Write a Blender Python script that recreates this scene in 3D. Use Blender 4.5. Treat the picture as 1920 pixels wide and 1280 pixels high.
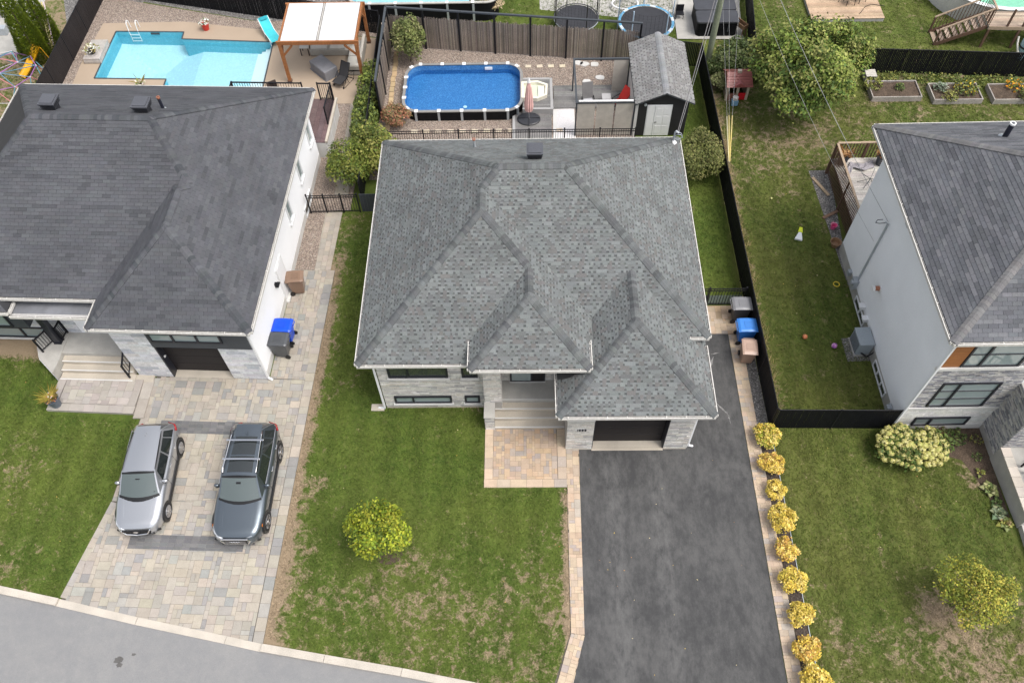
import bpy, math, random
import numpy as np
from mathutils import Vector, Matrix

for o in list(bpy.data.objects):
    bpy.data.objects.remove(o)
scene = bpy.context.scene
COL = scene.collection
R = math.radians
rnd = random.Random(7)

# ------------------------------------------------------------------ camera
CAM_Z = 29.4
cam_data = bpy.data.cameras.new("camera")
cam = bpy.data.objects.new("camera", cam_data)
COL.objects.link(cam)
cam_data.sensor_width = 36.0
cam_data.lens = 29.116
cam_data.clip_start = 0.5
cam_data.clip_end = 900.0
_p, _y, _r = R(56.507), R(-1.660), R(-1.8505)
_f = Vector((math.sin(_y) * math.cos(_p), math.cos(_y) * math.cos(_p), -math.sin(_p)))
_rt = Vector((math.cos(_y), -math.sin(_y), 0))
_up = _rt.cross(_f)
_r2 = math.cos(_r) * _rt + math.sin(_r) * _up
_u2 = -math.sin(_r) * _rt + math.cos(_r) * _up
_m = Matrix((_r2, _u2, -_f)).transposed().to_4x4()
_m.translation = (0, 0, CAM_Z)
cam.matrix_world = _m
scene.camera = cam
CAMPOS = Vector((0, 0, CAM_Z))

# ------------------------------------------------------------------ sky, sun, exposure
SUN_EL, SUN_AZ = R(62), R(118)          # azimuth clockwise from +Y
w = bpy.data.worlds.new("World")
scene.world = w
w.use_nodes = True
nt = w.node_tree
bg = nt.nodes["Background"]
sky = nt.nodes.new("ShaderNodeTexSky")
sky.sky_type = 'NISHITA'
sky.sun_disc = False
sky.sun_elevation = SUN_EL
sky.sun_rotation = SUN_AZ
sky.air_density = 1.0
sky.dust_density = 4.0
sky.ozone_density = 1.0
hs = nt.nodes.new("ShaderNodeHueSaturation")   # thin even cloud: a paler sky
hs.inputs["Saturation"].default_value = 0.34
nt.links.new(sky.outputs[0], hs.inputs["Color"])
nt.links.new(hs.outputs[0], bg.inputs["Color"])
bg.inputs["Strength"].default_value = 0.15
sd = bpy.data.lights.new("sun", 'SUN')
sd.energy = 1.15
sd.angle = R(26)
sd.color = (1.0, 0.96, 0.90)
sun = bpy.data.objects.new("sun", sd)
COL.objects.link(sun)
_d = Vector((math.sin(SUN_AZ) * math.cos(SUN_EL), math.cos(SUN_AZ) * math.cos(SUN_EL), math.sin(SUN_EL)))
sun.rotation_euler = (-_d).to_track_quat('-Z', 'Y').to_euler()
sun.location = _d * 80
vs = scene.view_settings
vs.view_transform = 'Standard'
vs.look = 'None'
vs.gamma = 1.0
vs.exposure = 0.76
scene.render.resolution_x, scene.render.resolution_y = 1024, 682
scene.render.engine = 'CYCLES'
scene.cycles.max_bounces = 6
scene.cycles.diffuse_bounces = 3

# ------------------------------------------------------------------ materials
MATS = {}

def nodes_of(name):
    m = bpy.data.materials.new(name)
    m.use_nodes = True
    t = m.node_tree
    return m, t, t.nodes["Principled BSDF"]

def nz(t, scale, detail=3.0, rough=0.55, vec=None, dist=0.0):
    n = t.nodes.new("ShaderNodeTexNoise")
    n.inputs["Scale"].default_value = scale
    n.inputs["Detail"].default_value = detail
    n.inputs["Roughness"].default_value = rough
    n.inputs["Distortion"].default_value = dist
    if vec is not None:
        t.links.new(vec, n.inputs["Vector"])
    return n.outputs["Fac"]

def pos(t, scl=None, rot=0.0):
    g = t.nodes.new("ShaderNodeNewGeometry").outputs["Position"]
    if scl is None:
        return g
    mp = t.nodes.new("ShaderNodeMapping")
    mp.inputs["Scale"].default_value = scl
    mp.inputs["Rotation"].default_value = (0, 0, rot)
    t.links.new(g, mp.inputs["Vector"])
    return mp.outputs["Vector"]

def math_n(t, op, a, b=None, clamp=False):
    n = t.nodes.new("ShaderNodeMath")
    n.operation = op
    n.use_clamp = clamp
    for i, v in enumerate((a, b)):
        if v is None:
            continue
        if isinstance(v, (int, float)):
            n.inputs[i].default_value = v
        else:
            t.links.new(v, n.inputs[i])
    return n.outputs[0]

def mrange(t, v, a, b, c, d, smooth=False):
    n = t.nodes.new("ShaderNodeMapRange")
    if smooth:
        n.interpolation_type = 'SMOOTHSTEP'
    for k, x in zip(("From Min", "From Max", "To Min", "To Max"), (a, b, c, d)):
        n.inputs[k].default_value = x
    t.links.new(v, n.inputs["Value"])
    return n.outputs[0]

def mixc(t, fac, a, b, mode='MIX'):
    n = t.nodes.new("ShaderNodeMix")
    n.data_type = 'RGBA'
    n.blend_type = mode
    for key, v in (("Factor", fac), ("A", a), ("B", b)):
        sock = [s for s in n.inputs if s.name == key and (s.type == 'RGBA' or (key == "Factor" and s.type == 'VALUE'))][0]
        if isinstance(v, (int, float)):
            sock.default_value = v
        elif isinstance(v, tuple):
            sock.default_value = (*v[:3], 1)
        else:
            t.links.new(v, sock)
    return [s for s in n.outputs if s.type == 'RGBA'][0]

def attr(t, name="Col"):
    n = t.nodes.new("ShaderNodeAttribute")
    n.attribute_name = name
    return n

def bump(t, bsdf, h, strength, dist=0.02):
    b = t.nodes.new("ShaderNodeBump")
    b.inputs["Strength"].default_value = strength
    b.inputs["Distance"].default_value = dist
    t.links.new(h, b.inputs["Height"])
    t.links.new(b.outputs[0], bsdf.inputs["Normal"])

def M(name, color=(0.5, 0.5, 0.5), rough=0.6, metal=0.0, var=0.12, scale=1.2, fine=0.10, fscale=30.0,
      use_attr=False, bmp=0.0, bscale=60.0, bdist=0.01, stretch=None, spec=0.4, coat=0.0, island=0.0):
    m, t, b = nodes_of(name)
    base = attr(t).outputs["Color"] if use_attr else (*color, 1)
    p = pos(t, stretch) if stretch else pos(t)
    v = math_n(t, 'MULTIPLY', mrange(t, nz(t, scale, 2, vec=p), 0.3, 0.7, 1 - var, 1 + var),
               mrange(t, nz(t, fscale, 1, vec=p), 0.3, 0.7, 1 - fine, 1 + fine))
    if island:
        g = t.nodes.new("ShaderNodeNewGeometry")
        v = math_n(t, 'MULTIPLY', v, mrange(t, g.outputs["Random Per Island"], 0, 1, 1 - island, 1 + island))
    cc = t.nodes.new("ShaderNodeCombineColor")
    for k in range(3):
        t.links.new(v, cc.inputs[k])
    t.links.new(mixc(t, 1.0, base, cc.outputs[0], 'MULTIPLY'), b.inputs["Base Color"])
    b.inputs["Roughness"].default_value = rough
    b.inputs["Metallic"].default_value = metal
    b.inputs["Specular IOR Level"].default_value = spec
    b.inputs["Coat Weight"].default_value = coat
    b.inputs["Coat Roughness"].default_value = 0.05
    if bmp:
        bump(t, b, nz(t, bscale, 1, vec=p), bmp, bdist)
    MATS[name] = m
    return m

# ------------------------------------------------------------------ mesh builder
class MB:
    def __init__(s):
        s.v, s.f, s.c = [], [], []

    def poly(s, pts, col=None):
        i = len(s.v)
        s.v += [tuple(p) for p in pts]
        s.f.append(tuple(range(i, i + len(pts))))
        s.c.append(col)
        return s

    def add(s, vs_, fs, col=None):
        i = len(s.v)
        s.v += [tuple(p) for p in vs_]
        s.f += [tuple(k + i for k in f) for f in fs]
        s.c += [col] * len(fs)
        return s

    def box(s, c, d, rz=0.0, col=None, mat=None):
        hx, hy, hz = d[0] / 2, d[1] / 2, d[2] / 2
        vs_ = [Vector((x * hx, y * hy, z * hz)) for z in (-1, 1) for x, y in ((-1, -1), (1, -1), (1, 1), (-1, 1))]
        if mat is not None:
            vs_ = [mat @ q for q in vs_]
        if rz:
            r = Matrix.Rotation(rz, 3, 'Z')
            vs_ = [r @ q for q in vs_]
        c = Vector(c)
        return s.add([c + q for q in vs_], [(3, 2, 1, 0), (4, 5, 6, 7), (0, 1, 5, 4), (1, 2, 6, 5), (2, 3, 7, 6), (3, 0, 4, 7)], col)

    def bb(s, x0, x1, y0, y1, z0, z1, col=None):
        return s.box(((x0 + x1) / 2, (y0 + y1) / 2, (z0 + z1) / 2), (abs(x1 - x0), abs(y1 - y0), abs(z1 - z0)), col=col)

    def prism(s, poly, z0, z1, col=None, bottom=True):
        a = sum(poly[i][0] * poly[(i + 1) % len(poly)][1] - poly[(i + 1) % len(poly)][0] * poly[i][1] for i in range(len(poly)))
        if a < 0:
            poly = poly[::-1]
        n = len(poly)
        vs_ = [(x, y, z0) for x, y in poly] + [(x, y, z1) for x, y in poly]
        fs = [tuple(range(n, 2 * n))] + [(i, (i + 1) % n, n + (i + 1) % n, n + i) for i in range(n)]
        if bottom:
            fs.append(tuple(range(n - 1, -1, -1)))
        return s.add(vs_, fs, col)

    def cyl(s, a, b, r0, r1=None, n=10, col=None, caps=True):
        r1 = r0 if r1 is None else r1
        a, b = Vector(a), Vector(b)
        d = (b - a).normalized()
        u = d.orthogonal().normalized()
        v = d.cross(u)
        vs_ = []
        for p, r in ((a, r0), (b, r1)):
            for k in range(n):
                t = 2 * math.pi * k / n
                vs_.append(p + (u * math.cos(t) + v * math.sin(t)) * r)
        fs = [(k, (k + 1) % n, n + (k + 1) % n, n + k) for k in range(n)]
        if caps:
            fs += [tuple(range(n - 1, -1, -1)), tuple(range(n, 2 * n))]
        return s.add(vs_, fs, col)

    def bar(s, a, b, w, h=None, col=None):
        """square bar between two points"""
        h = w if h is None else h
        a, b = Vector(a), Vector(b)
        d = b - a
        L = d.length
        d.normalize()
        ref = Vector((0, 0, 1)) if abs(d.z) < 0.95 else Vector((1, 0, 0))
        x = d.cross(ref).normalized()
        z = x.cross(d)
        mt = Matrix((x, d, z)).transposed()
        return s.box((a + b) / 2, (w, L, h), mat=mt, col=col)

    def tube(s, pts, r, n=6, col=None):
        for p, q in zip(pts[:-1], pts[1:]):
            s.cyl(p, q, r, n=n, col=col)
        return s

    def lathe(s, prof, c=(0, 0, 0), n=16, col=None, sx=1.0, sy=1.0):
        vs_ = []
        for r, z in prof:
            for k in range(n):
                t = 2 * math.pi * k / n
                vs_.append((c[0] + r * sx * math.cos(t), c[1] + r * sy * math.sin(t), c[2] + z))
        m = len(prof)
        fs = [(j * n + k, j * n + (k + 1) % n, (j + 1) * n + (k + 1) % n, (j + 1) * n + k) for j in range(m - 1) for k in range(n)]
        if prof[0][0] > 1e-4:
            fs.append(tuple(range(n - 1, -1, -1)))
        if prof[-1][0] > 1e-4:
            fs.append(tuple((m - 1) * n + k for k in range(n)))
        return s.add(vs_, fs, col)

    def grid(s, P, col=None, close=False):
        """P: rows of points"""
        nr, nc = len(P), len(P[0])
        vs_ = [p for row in P for p in row]
        fs = [(i * nc + j, i * nc + j + 1, (i + 1) * nc + j + 1, (i + 1) * nc + j) for i in range(nr - 1) for j in range(nc - 1)]
        return s.add(vs_, fs, col)

    def mesh(s, name, smooth=False):
        me = bpy.data.meshes.new(name)
        me.from_pydata([tuple(p) for p in s.v], [], s.f)
        if any(c is not None for c in s.c):
            a = me.attributes.new("Col", 'FLOAT_COLOR', 'FACE')
            arr = np.ones((len(s.f), 4), np.float32)
            for i, c in enumerate(s.c):
                if c is not None:
                    arr[i, :3] = c
            a.data.foreach_set("color", arr.ravel())
        if smooth:
            me.polygons.foreach_set("use_smooth", [True] * len(me.polygons))
        return me

    def build(s, name, mat, parent=None, smooth=False, **kw):
        return link(name, s.mesh(name, smooth), mat, parent, **kw)

WORLD_PARENTS = set()

def link(name, me, mat, parent=None, kind=None, label=None, cat=None, group=None, matrix=None, bevel=0.0, subsurf=0):
    o = bpy.data.objects.new(name, me)
    if mat is not None and me is not None and len(me.materials) == 0:
        me.materials.append(MATS[mat] if isinstance(mat, str) else mat)
    COL.objects.link(o)
    if matrix is not None:
        o.matrix_basis = matrix
    if parent is not None:
        o.parent = parent
        if parent.name in WORLD_PARENTS:
            o.matrix_parent_inverse = Matrix.Translation(-parent.location)
            WORLD_SUB.add(o.name)
        elif parent.name in WORLD_SUB:
            pass
    if kind:
        o["kind"] = kind
    if label:
        o["label"] = label
    if cat:
        o["category"] = cat
    if group:
        o["group"] = group
    if bevel:
        b = o.modifiers.new("bevel", 'BEVEL')
        b.width = bevel
        b.segments = 2
        b.limit_method = 'ANGLE'
    if subsurf:
        b = o.modifiers.new("sub", 'SUBSURF')
        b.levels = b.render_levels = subsurf
    return o

WORLD_SUB = set()

def thing(name, label, cat, loc=(0, 0, 0), rz=0.0, group=None, world=False):
    """an Empty at the base of a thing; world=True: children are given in world coordinates"""
    o = bpy.data.objects.new(name, None)
    COL.objects.link(o)
    o.location = loc
    o.rotation_euler = (0, 0, rz)
    o.empty_display_size = 0.3
    o["label"] = label
    o["category"] = cat
    if group:
        o["group"] = group
    if world:
        WORLD_PARENTS.add(o.name)
    return o

def copy_tree(o, parent=None):
    c = o.copy()
    COL.objects.link(c)
    if parent is not None:
        c.parent = parent
    for ch in list(o.children):
        copy_tree(ch, c)
    return c

def clip(poly, cl):
    """Sutherland-Hodgman: poly clipped by convex ccw polygon cl (2D)"""
    out = list(poly)
    n = len(cl)
    for i in range(n):
        ax, ay = cl[i]
        bx, by = cl[(i + 1) % n]
        inp, out = out, []
        if not inp:
            break
        def side(p):
            return (bx - ax) * (p[1] - ay) - (by - ay) * (p[0] - ax)
        for j in range(len(inp)):
            p, q = inp[j], inp[(j + 1) % len(inp)]
            sp, sq = side(p), side(q)
            if sp >= 0:
                out.append(p)
            if (sp > 1e-9 and sq < -1e-9) or (sp < -1e-9 and sq > 1e-9):
                k = sp / (sp - sq)
                out.append((p[0] + (q[0] - p[0]) * k, p[1] + (q[1] - p[1]) * k))
    return out

def area2(p):
    return abs(sum(p[i][0] * p[(i + 1) % len(p)][1] - p[(i + 1) % len(p)][0] * p[i][1] for i in range(len(p)))) / 2

def inside(p, poly):
    x, y = p
    c = False
    n = len(poly)
    for i in range(n):
        x0, y0 = poly[i]
        x1, y1 = poly[(i + 1) % n]
        if (y0 > y) != (y1 > y) and x < (x1 - x0) * (y - y0) / (y1 - y0) + x0:
            c = not c
    return c

def emit(parent, name, pieces, mat, cap=300, rest=None, wm=None):
    """pieces: list of MB (each one brick / shingle / paver).  The `cap` nearest the camera become
    objects of their own, the others one joined part."""
    def dist(mb):
        q = Vector(mb.v[0])
        if wm is not None:
            q = wm @ q
        return (q - CAMPOS).length
    order = sorted(pieces, key=dist)
    if len(pieces) <= cap + 5:
        head, tail = order, []
    else:
        head, tail = order[:cap], order[cap:]
    for mb in head:
        c = Vector((0, 0, 0))
        for q in mb.v:
            c += Vector(q)
        c /= len(mb.v)
        m2 = MB()
        m2.v = [tuple(Vector(q) - c) for q in mb.v]
        m2.f, m2.c = mb.f, mb.c
        m2.build(name, mat, parent, matrix=Matrix.Translation(c))
    if tail:
        j = MB()
        for mb in tail:
            i = len(j.v)
            j.v += mb.v
            j.f += [tuple(k + i for k in f) for f in mb.f]
            j.c += mb.c
        j.build(rest or name + "s", mat, parent, kind="stuff")

def jit(c, a, r=None):
    r = r or rnd
    k = 1 + r.uniform(-a, a)
    return tuple(max(0.0, x * k * (1 + r.uniform(-a, a) * 0.25)) for x in c)

def pick(cols, r=None):
    return (r or rnd).choice(cols)
# ------------------------------------------------------------------ surface materials
def lawn_material(name, tuft=False):
    m, t, b = nodes_of(name)
    p = pos(t)
    dry = attr(t, "dry").outputs["Fac"]
    n1 = nz(t, 0.75, 2, 0.6, p, 0.6)
    n2 = nz(t, 3.4, 3, 0.65, p, 0.8)
    n3 = nz(t, 0.33, 1, 0.5, p)
    n4 = nz(t, 14, 2, 0.7, p)
    ps = pos(t, (1.0, 0.35, 1.0), 0.35)
    n5 = nz(t, 7, 2, 0.7, ps)
    lush = attr(t, "lush").outputs["Fac"]
    f1 = mrange(t, n2, 0.3, 0.7, 0, 1)
    f3 = mrange(t, n3, 0.38, 0.62, 0, 0.65)
    f4 = mrange(t, n4, 0.35, 0.75, 0, 0.6)
    f5 = mrange(t, n5, 0.53, 0.78, 0, 0.6)
    g = mixc(t, f1, (0.043, 0.074, 0.011), (0.088, 0.112, 0.021))
    g = mixc(t, f3, g, (0.096, 0.100, 0.025))
    g = mixc(t, f4, g, (0.130, 0.120, 0.042))
    g = mixc(t, f5, g, (0.17, 0.148, 0.064))
    k = mixc(t, f1, (0.034, 0.070, 0.009), (0.078, 0.118, 0.018))
    k = mixc(t, f3, k, (0.094, 0.124, 0.022))
    k = mixc(t, f4, k, (0.115, 0.134, 0.033))
    k = mixc(t, math_n(t, 'MULTIPLY', f5, 0.5), k, (0.15, 0.148, 0.055))
    g = mixc(t, lush, g, k)
    sx = t.nodes.new("ShaderNodeSeparateXYZ")               # faint mowing lanes
    t.links.new(p, sx.inputs[0])
    ph = math_n(t, 'ADD', math_n(t, 'MULTIPLY', sx.outputs[0], 5.4), math_n(t, 'MULTIPLY', n1, 5.0))
    st = mrange(t, math_n(t, 'SINE', ph), -1, 1, 0.90, 1.10)
    cs = t.nodes.new("ShaderNodeCombineColor")
    for q in range(3):
        t.links.new(st, cs.inputs[q])
    g = mixc(t, 1.0, g, cs.outputs[0], 'MULTIPLY')
    s = math_n(t, 'ADD', math_n(t, 'MULTIPLY', n1, 0.27), math_n(t, 'MULTIPLY', n2, 0.5))
    s = math_n(t, 'ADD', s, math_n(t, 'MULTIPLY', n4, 0.23))
    s = math_n(t, 'ADD', s, math_n(t, 'MULTIPLY', dry, 0.36))
    f = mrange(t, s, 0.62, 0.76, 0, 1, True)
    straw = mixc(t, n4, (0.22, 0.165, 0.105), (0.32, 0.245, 0.165))
    c = mixc(t, f, g, straw)
    if tuft:
        gi = t.nodes.new("ShaderNodeNewGeometry")
        v = mrange(t, gi.outputs["Random Per Island"], 0, 1, 0.68, 1.42)
        cc = t.nodes.new("ShaderNodeCombineColor")
        for k in range(3):
            t.links.new(v, cc.inputs[k])
        c = mixc(t, 1.0, c, cc.outputs[0], 'MULTIPLY')
    t.links.new(c, b.inputs["Base Color"])
    b.inputs["Roughness"].default_value = 0.8
    b.inputs["Specular IOR Level"].default_value = 0.15
    if not tuft:
        bump(t, b, nz(t, 30, 2, 0.7, p), 0.6, 0.03)
    MATS[name] = m

lawn_material("lawn")
lawn_material("lawn_blades", True)

def asphalt(name, dark, light, amount, streak, lanes=()):
    m, t, b = nodes_of(name)
    p = pos(t)
    n1 = nz(t, 0.45, 6, 0.72, p, 0.5)
    n2 = nz(t, 2.4, 6, 0.75, pos(t, streak))
    n3 = nz(t, 70, 2, 0.5, p)
    n4 = nz(t, 9, 5, 0.75, p, 1.0)
    s = math_n(t, 'ADD', math_n(t, 'MULTIPLY', n1, 0.5), math_n(t, 'MULTIPLY', n2, 0.5))
    c = mixc(t, mrange(t, s, 0.38, 0.64, 0, amount, True), dark, light)
    c = mixc(t, mrange(t, n4, 0.58, 0.76, 0, 0.35), c, tuple(x * 1.4 for x in light))
    for lane in lanes:                      # pale dust left along the wheel tracks
        sx = t.nodes.new("ShaderNodeSeparateXYZ")
        t.links.new(p, sx.inputs[0])
        dd = math_n(t, 'ABSOLUTE', math_n(t, 'SUBTRACT', sx.outputs[0], lane))
        k = math_n(t, 'MULTIPLY', mrange(t, dd, 0.12, 0.55, 0.5, 0, True), mrange(t, n2, 0.35, 0.65, 0, 1))
        c = mixc(t, k, c, tuple(x * 1.35 for x in light))
    c = mixc(t, mrange(t, n3, 0.3, 0.7, 0, 0.5), c, tuple(x * 0.55 for x in dark))
    v = t.nodes.new("ShaderNodeTexVoronoi")
    v.inputs["Scale"].default_value = 45
    t.links.new(p, v.inputs["Vector"])
    c = mixc(t, mrange(t, v.outputs["Distance"], 0.02, 0.14, 0.30, 0.0), c, tuple(x * 1.6 for x in light))
    t.links.new(c, b.inputs["Base Color"])
    b.inputs["Roughness"].default_value = 0.85
    b.inputs["Specular IOR Level"].default_value = 0.25
    bump(t, b, n3, 0.5, 0.01)
    MATS[name] = m

asphalt("driveway_asphalt", (0.058, 0.058, 0.059), (0.128, 0.126, 0.123), 0.9, (1.4, 0.6, 1), (3.3, 5.0))
asphalt("road_asphalt", (0.235, 0.235, 0.238), (0.285, 0.280, 0.272), 0.9, (1, 1, 1))

def gravel(name, cols, scale):
    m, t, b = nodes_of(name)
    p = pos(t)
    v = t.nodes.new("ShaderNodeTexVoronoi")
    v.inputs["Scale"].default_value = scale
    t.links.new(p, v.inputs["Vector"])
    r = t.nodes.new("ShaderNodeSeparateColor")
    t.links.new(v.outputs["Color"], r.inputs[0])
    ramp = t.nodes.new("ShaderNodeValToRGB")
    el = ramp.color_ramp.elements
    el[0].color = (*cols[0], 1)
    el[1].color = (*cols[-1], 1)
    for i, c in enumerate(cols[1:-1]):
        e = el.new((i + 1) / (len(cols) - 1))
        e.color = (*c, 1)
    t.links.new(r.outputs[0], ramp.inputs["Fac"])
    c = mixc(t, mrange(t, v.outputs["Distance"], 0.25, 0.75, 0.0, 0.75), ramp.outputs["Color"], tuple(x * 0.35 for x in cols[0]))
    c = mixc(t, mrange(t, nz(t, 0.8, 3, 0.5, p), 0.4, 0.7, 0, 0.35), c, tuple(x * 0.8 for x in cols[1]))
    t.links.new(c, b.inputs["Base Color"])
    b.inputs["Roughness"].default_value = 0.85
    h = mrange(t, v.outputs["Distance"], 0.0, 0.7, 1, 0)
    bump(t, b, h, 1.0, 0.03)
    MATS[name] = m

gravel("pink_gravel", [(0.26, 0.20, 0.16), (0.38, 0.30, 0.25), (0.46, 0.37, 0.30), (0.32, 0.26, 0.22), (0.58, 0.50, 0.43)], 18)
gravel("grey_gravel", [(0.10, 0.095, 0.09), (0.22, 0.21, 0.20), (0.33, 0.31, 0.29), (0.16, 0.15, 0.145), (0.50, 0.48, 0.46)], 17)
gravel("mulch", [(0.05, 0.035, 0.025), (0.09, 0.065, 0.05), (0.07, 0.055, 0.045), (0.13, 0.10, 0.08)], 14)

M("concrete", (0.46, 0.41, 0.34), 0.8, var=0.12, scale=1.0, fine=0.08, fscale=40, bmp=0.2)
M("concrete_tan", (0.37, 0.29, 0.215), 0.8, var=0.05, scale=0.6, fine=0.05, fscale=40, bmp=0.15)
M("concrete_grey", (0.40, 0.385, 0.355), 0.8, var=0.12, scale=1.6, fine=0.08, fscale=40, bmp=0.2)
M("concrete_white", (0.60, 0.59, 0.57), 0.75, var=0.06, scale=1.0, fine=0.04, fscale=30)
M("curb", (0.47, 0.425, 0.365), 0.85, var=0.10, scale=1.5, fine=0.14, fscale=55, bmp=0.4)
M("joint_sand", (0.10, 0.088, 0.072), 0.9, var=0.15, fine=0.2)
M("paver", use_attr=True, rough=0.8, var=0.07, scale=3, fine=0.09, fscale=45, bmp=0.3, bscale=90)
M("stone", use_attr=True, rough=0.75, var=0.12, scale=6, fine=0.14, fscale=35, bmp=0.5, bscale=40, bdist=0.015)
M("shingle", use_attr=True, rough=0.9, var=0.10, scale=0.7, fine=0.16, fscale=55, bmp=0.3, bscale=150, spec=0.06)
M("white_siding", (0.86, 0.865, 0.88), 0.5, var=0.02, fine=0.02)
M("grey_siding", (0.77, 0.78, 0.785), 0.55, var=0.03, fine=0.03, scale=0.8)
M("white_paint", (0.78, 0.78, 0.78), 0.45, var=0.03, fine=0.03)
M("gutter", (0.60, 0.58, 0.545), 0.45, var=0.05, fine=0.10, fscale=12)
M("gutter_inside", (0.33, 0.33, 0.34), 0.6, var=0.15, fine=0.2, fscale=14)
M("soffit", (0.40, 0.39, 0.38), 0.6)
M("black_metal", (0.014, 0.014, 0.017), 0.5, var=0.1, fine=0.06, spec=0.2)
M("black_vinyl", (0.008, 0.0083, 0.010), 0.6, var=0.2, scale=4, fine=0.2, fscale=25, spec=0.12)
M("dark_frame", (0.022, 0.023, 0.03), 0.35, var=0.05, fine=0.03)
M("dark_door", (0.018, 0.0155, 0.0165), 0.5, spec=0.25, var=0.08, fine=0.05)
M("dark_siding", (0.055, 0.062, 0.07), 0.55, var=0.08, fine=0.06)
M("white_frame", (0.70, 0.71, 0.72), 0.4, var=0.02, fine=0.02)
M("cedar_panel", (0.30, 0.12, 0.04), 0.55, var=0.14, scale=1.5, fine=0.18, fscale=14, stretch=(1, 1, 12))
M("cedar_wood", (0.29, 0.115, 0.04), 0.6, var=0.15, scale=2, fine=0.15, fscale=12)
M("old_wood", (0.36, 0.27, 0.19), 0.8, var=0.15, scale=2, fine=0.2, fscale=14, use_attr=False, stretch=(0.6, 6, 6))
M("plank", use_attr=True, rough=0.75, var=0.12, scale=2, fine=0.16, fscale=18)
M("brown_rail", (0.12, 0.070, 0.048), 0.7, var=0.15, fine=0.15)
M("plain", use_attr=True, rough=0.5, var=0.06, fine=0.05, fscale=25)
M("plastic", use_attr=True, rough=0.35, var=0.05, fine=0.05, fscale=20)
M("fabric", use_attr=True, rough=0.9, var=0.08, scale=3, fine=0.08, fscale=60, bmp=0.2)
M("metal", (0.55, 0.56, 0.58), 0.35, metal=0.8, var=0.05, fine=0.05)
M("galvanised", (0.42, 0.45, 0.48), 0.45, metal=0.3, var=0.08, fine=0.06)
M("leaf", use_attr=True, rough=0.6, var=0.10, scale=5, fine=0.06, spec=0.25)
M("bark", (0.12, 0.09, 0.065), 0.9, var=0.2, scale=6, fine=0.3, fscale=25, bmp=0.6)
M("soil", (0.085, 0.06, 0.042), 0.95, var=0.25, scale=3, fine=0.35, fscale=22, bmp=0.8, bscale=25, bdist=0.04)
M("pole_wood", (0.21, 0.235, 0.16), 0.85, var=0.14, scale=2, fine=0.25, fscale=20, stretch=(3, 3, 0.4), bmp=0.4)
M("reed", use_attr=True, rough=0.9, var=0.12, fine=0.15, fscale=20)

def glass(name, tint, rough=0.03):
    m, t, b = nodes_of(name)
    b.inputs["Base Color"].default_value = (*tint, 1)
    b.inputs["Roughness"].default_value = rough
    b.inputs["Specular IOR Level"].default_value = 0.9
    b.inputs["Coat Weight"].default_value = 0.6
    b.inputs["Coat Roughness"].default_value = 0.02
    MATS[name] = m

glass("window_glass", (0.045, 0.052, 0.05))
glass("pale_glass", (0.27, 0.33, 0.33))
glass("car_glass", (0.018, 0.022, 0.022))
glass("windshield_glass", (0.075, 0.095, 0.092), 0.05)

def water(name, tint, liner_wave=2.5, gloss=0.12):
    m, t, b = nodes_of(name)
    out = t.nodes["Material Output"]
    tr = t.nodes.new("ShaderNodeBsdfTransparent")
    tr.inputs["Color"].default_value = (*tint, 1)
    gl = t.nodes.new("ShaderNodeBsdfGlossy")
    gl.inputs["Roughness"].default_value = gloss
    fr = t.nodes.new("ShaderNodeFresnel")
    fr.inputs["IOR"].default_value = 1.33
    mx = t.nodes.new("ShaderNodeMixShader")
    bu = t.nodes.new("ShaderNodeBump")
    bu.inputs["Strength"].default_value = 0.25
    bu.inputs["Distance"].default_value = 0.05
    t.links.new(nz(t, liner_wave, 4, 0.6, pos(t)), bu.inputs["Height"])
    t.links.new(bu.outputs[0], fr.inputs["Normal"])
    t.links.new(bu.outputs[0], gl.inputs["Normal"])
    t.links.new(fr.outputs[0], mx.inputs[0])
    t.links.new(tr.outputs[0], mx.inputs[1])
    t.links.new(gl.outputs[0], mx.inputs[2])
    t.links.new(mx.outputs[0], out.inputs["Surface"])
    MATS[name] = m

water("pool_water", (0.82, 0.95, 0.98))
water("blue_pool_water", (0.74, 0.92, 1.0), 5.0, 0.08)
water("tub_water", (0.93, 0.97, 0.94))
water("green_pool_water", (0.70, 0.92, 0.82))

def liner(name, a, b_, scale, lines=0.0):
    m, t, b = nodes_of(name)
    p = pos(t)
    v = t.nodes.new("ShaderNodeTexVoronoi")
    v.inputs["Scale"].default_value = scale
    t.links.new(p, v.inputs["Vector"])
    c = mixc(t, mrange(t, v.outputs["Distance"], 0.1, 0.6, 0, 1), b_, a)
    c = mixc(t, mrange(t, nz(t, 6, 4, 0.7, p, 1.5), 0.5, 0.62, 0, 0.3), c, tuple(min(1, x * 1.5) for x in b_))
    t.links.new(c, b.inputs["Base Color"])
    b.inputs["Roughness"].default_value = 0.5
    MATS[name] = m

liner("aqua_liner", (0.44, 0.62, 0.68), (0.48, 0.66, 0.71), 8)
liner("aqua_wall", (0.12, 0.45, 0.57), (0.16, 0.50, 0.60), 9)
liner("blue_liner", (0.04, 0.16, 0.37), (0.10, 0.27, 0.50), 14)
liner("green_liner", (0.46, 0.66, 0.60), (0.50, 0.68, 0.58), 6)

# ------------------------------------------------------------------ how dry the turf is, place by place
def sst(a, b, x):
    k = np.clip((x - a) / (b - a), 0, 1)
    return k * k * (3 - 2 * k)

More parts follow.
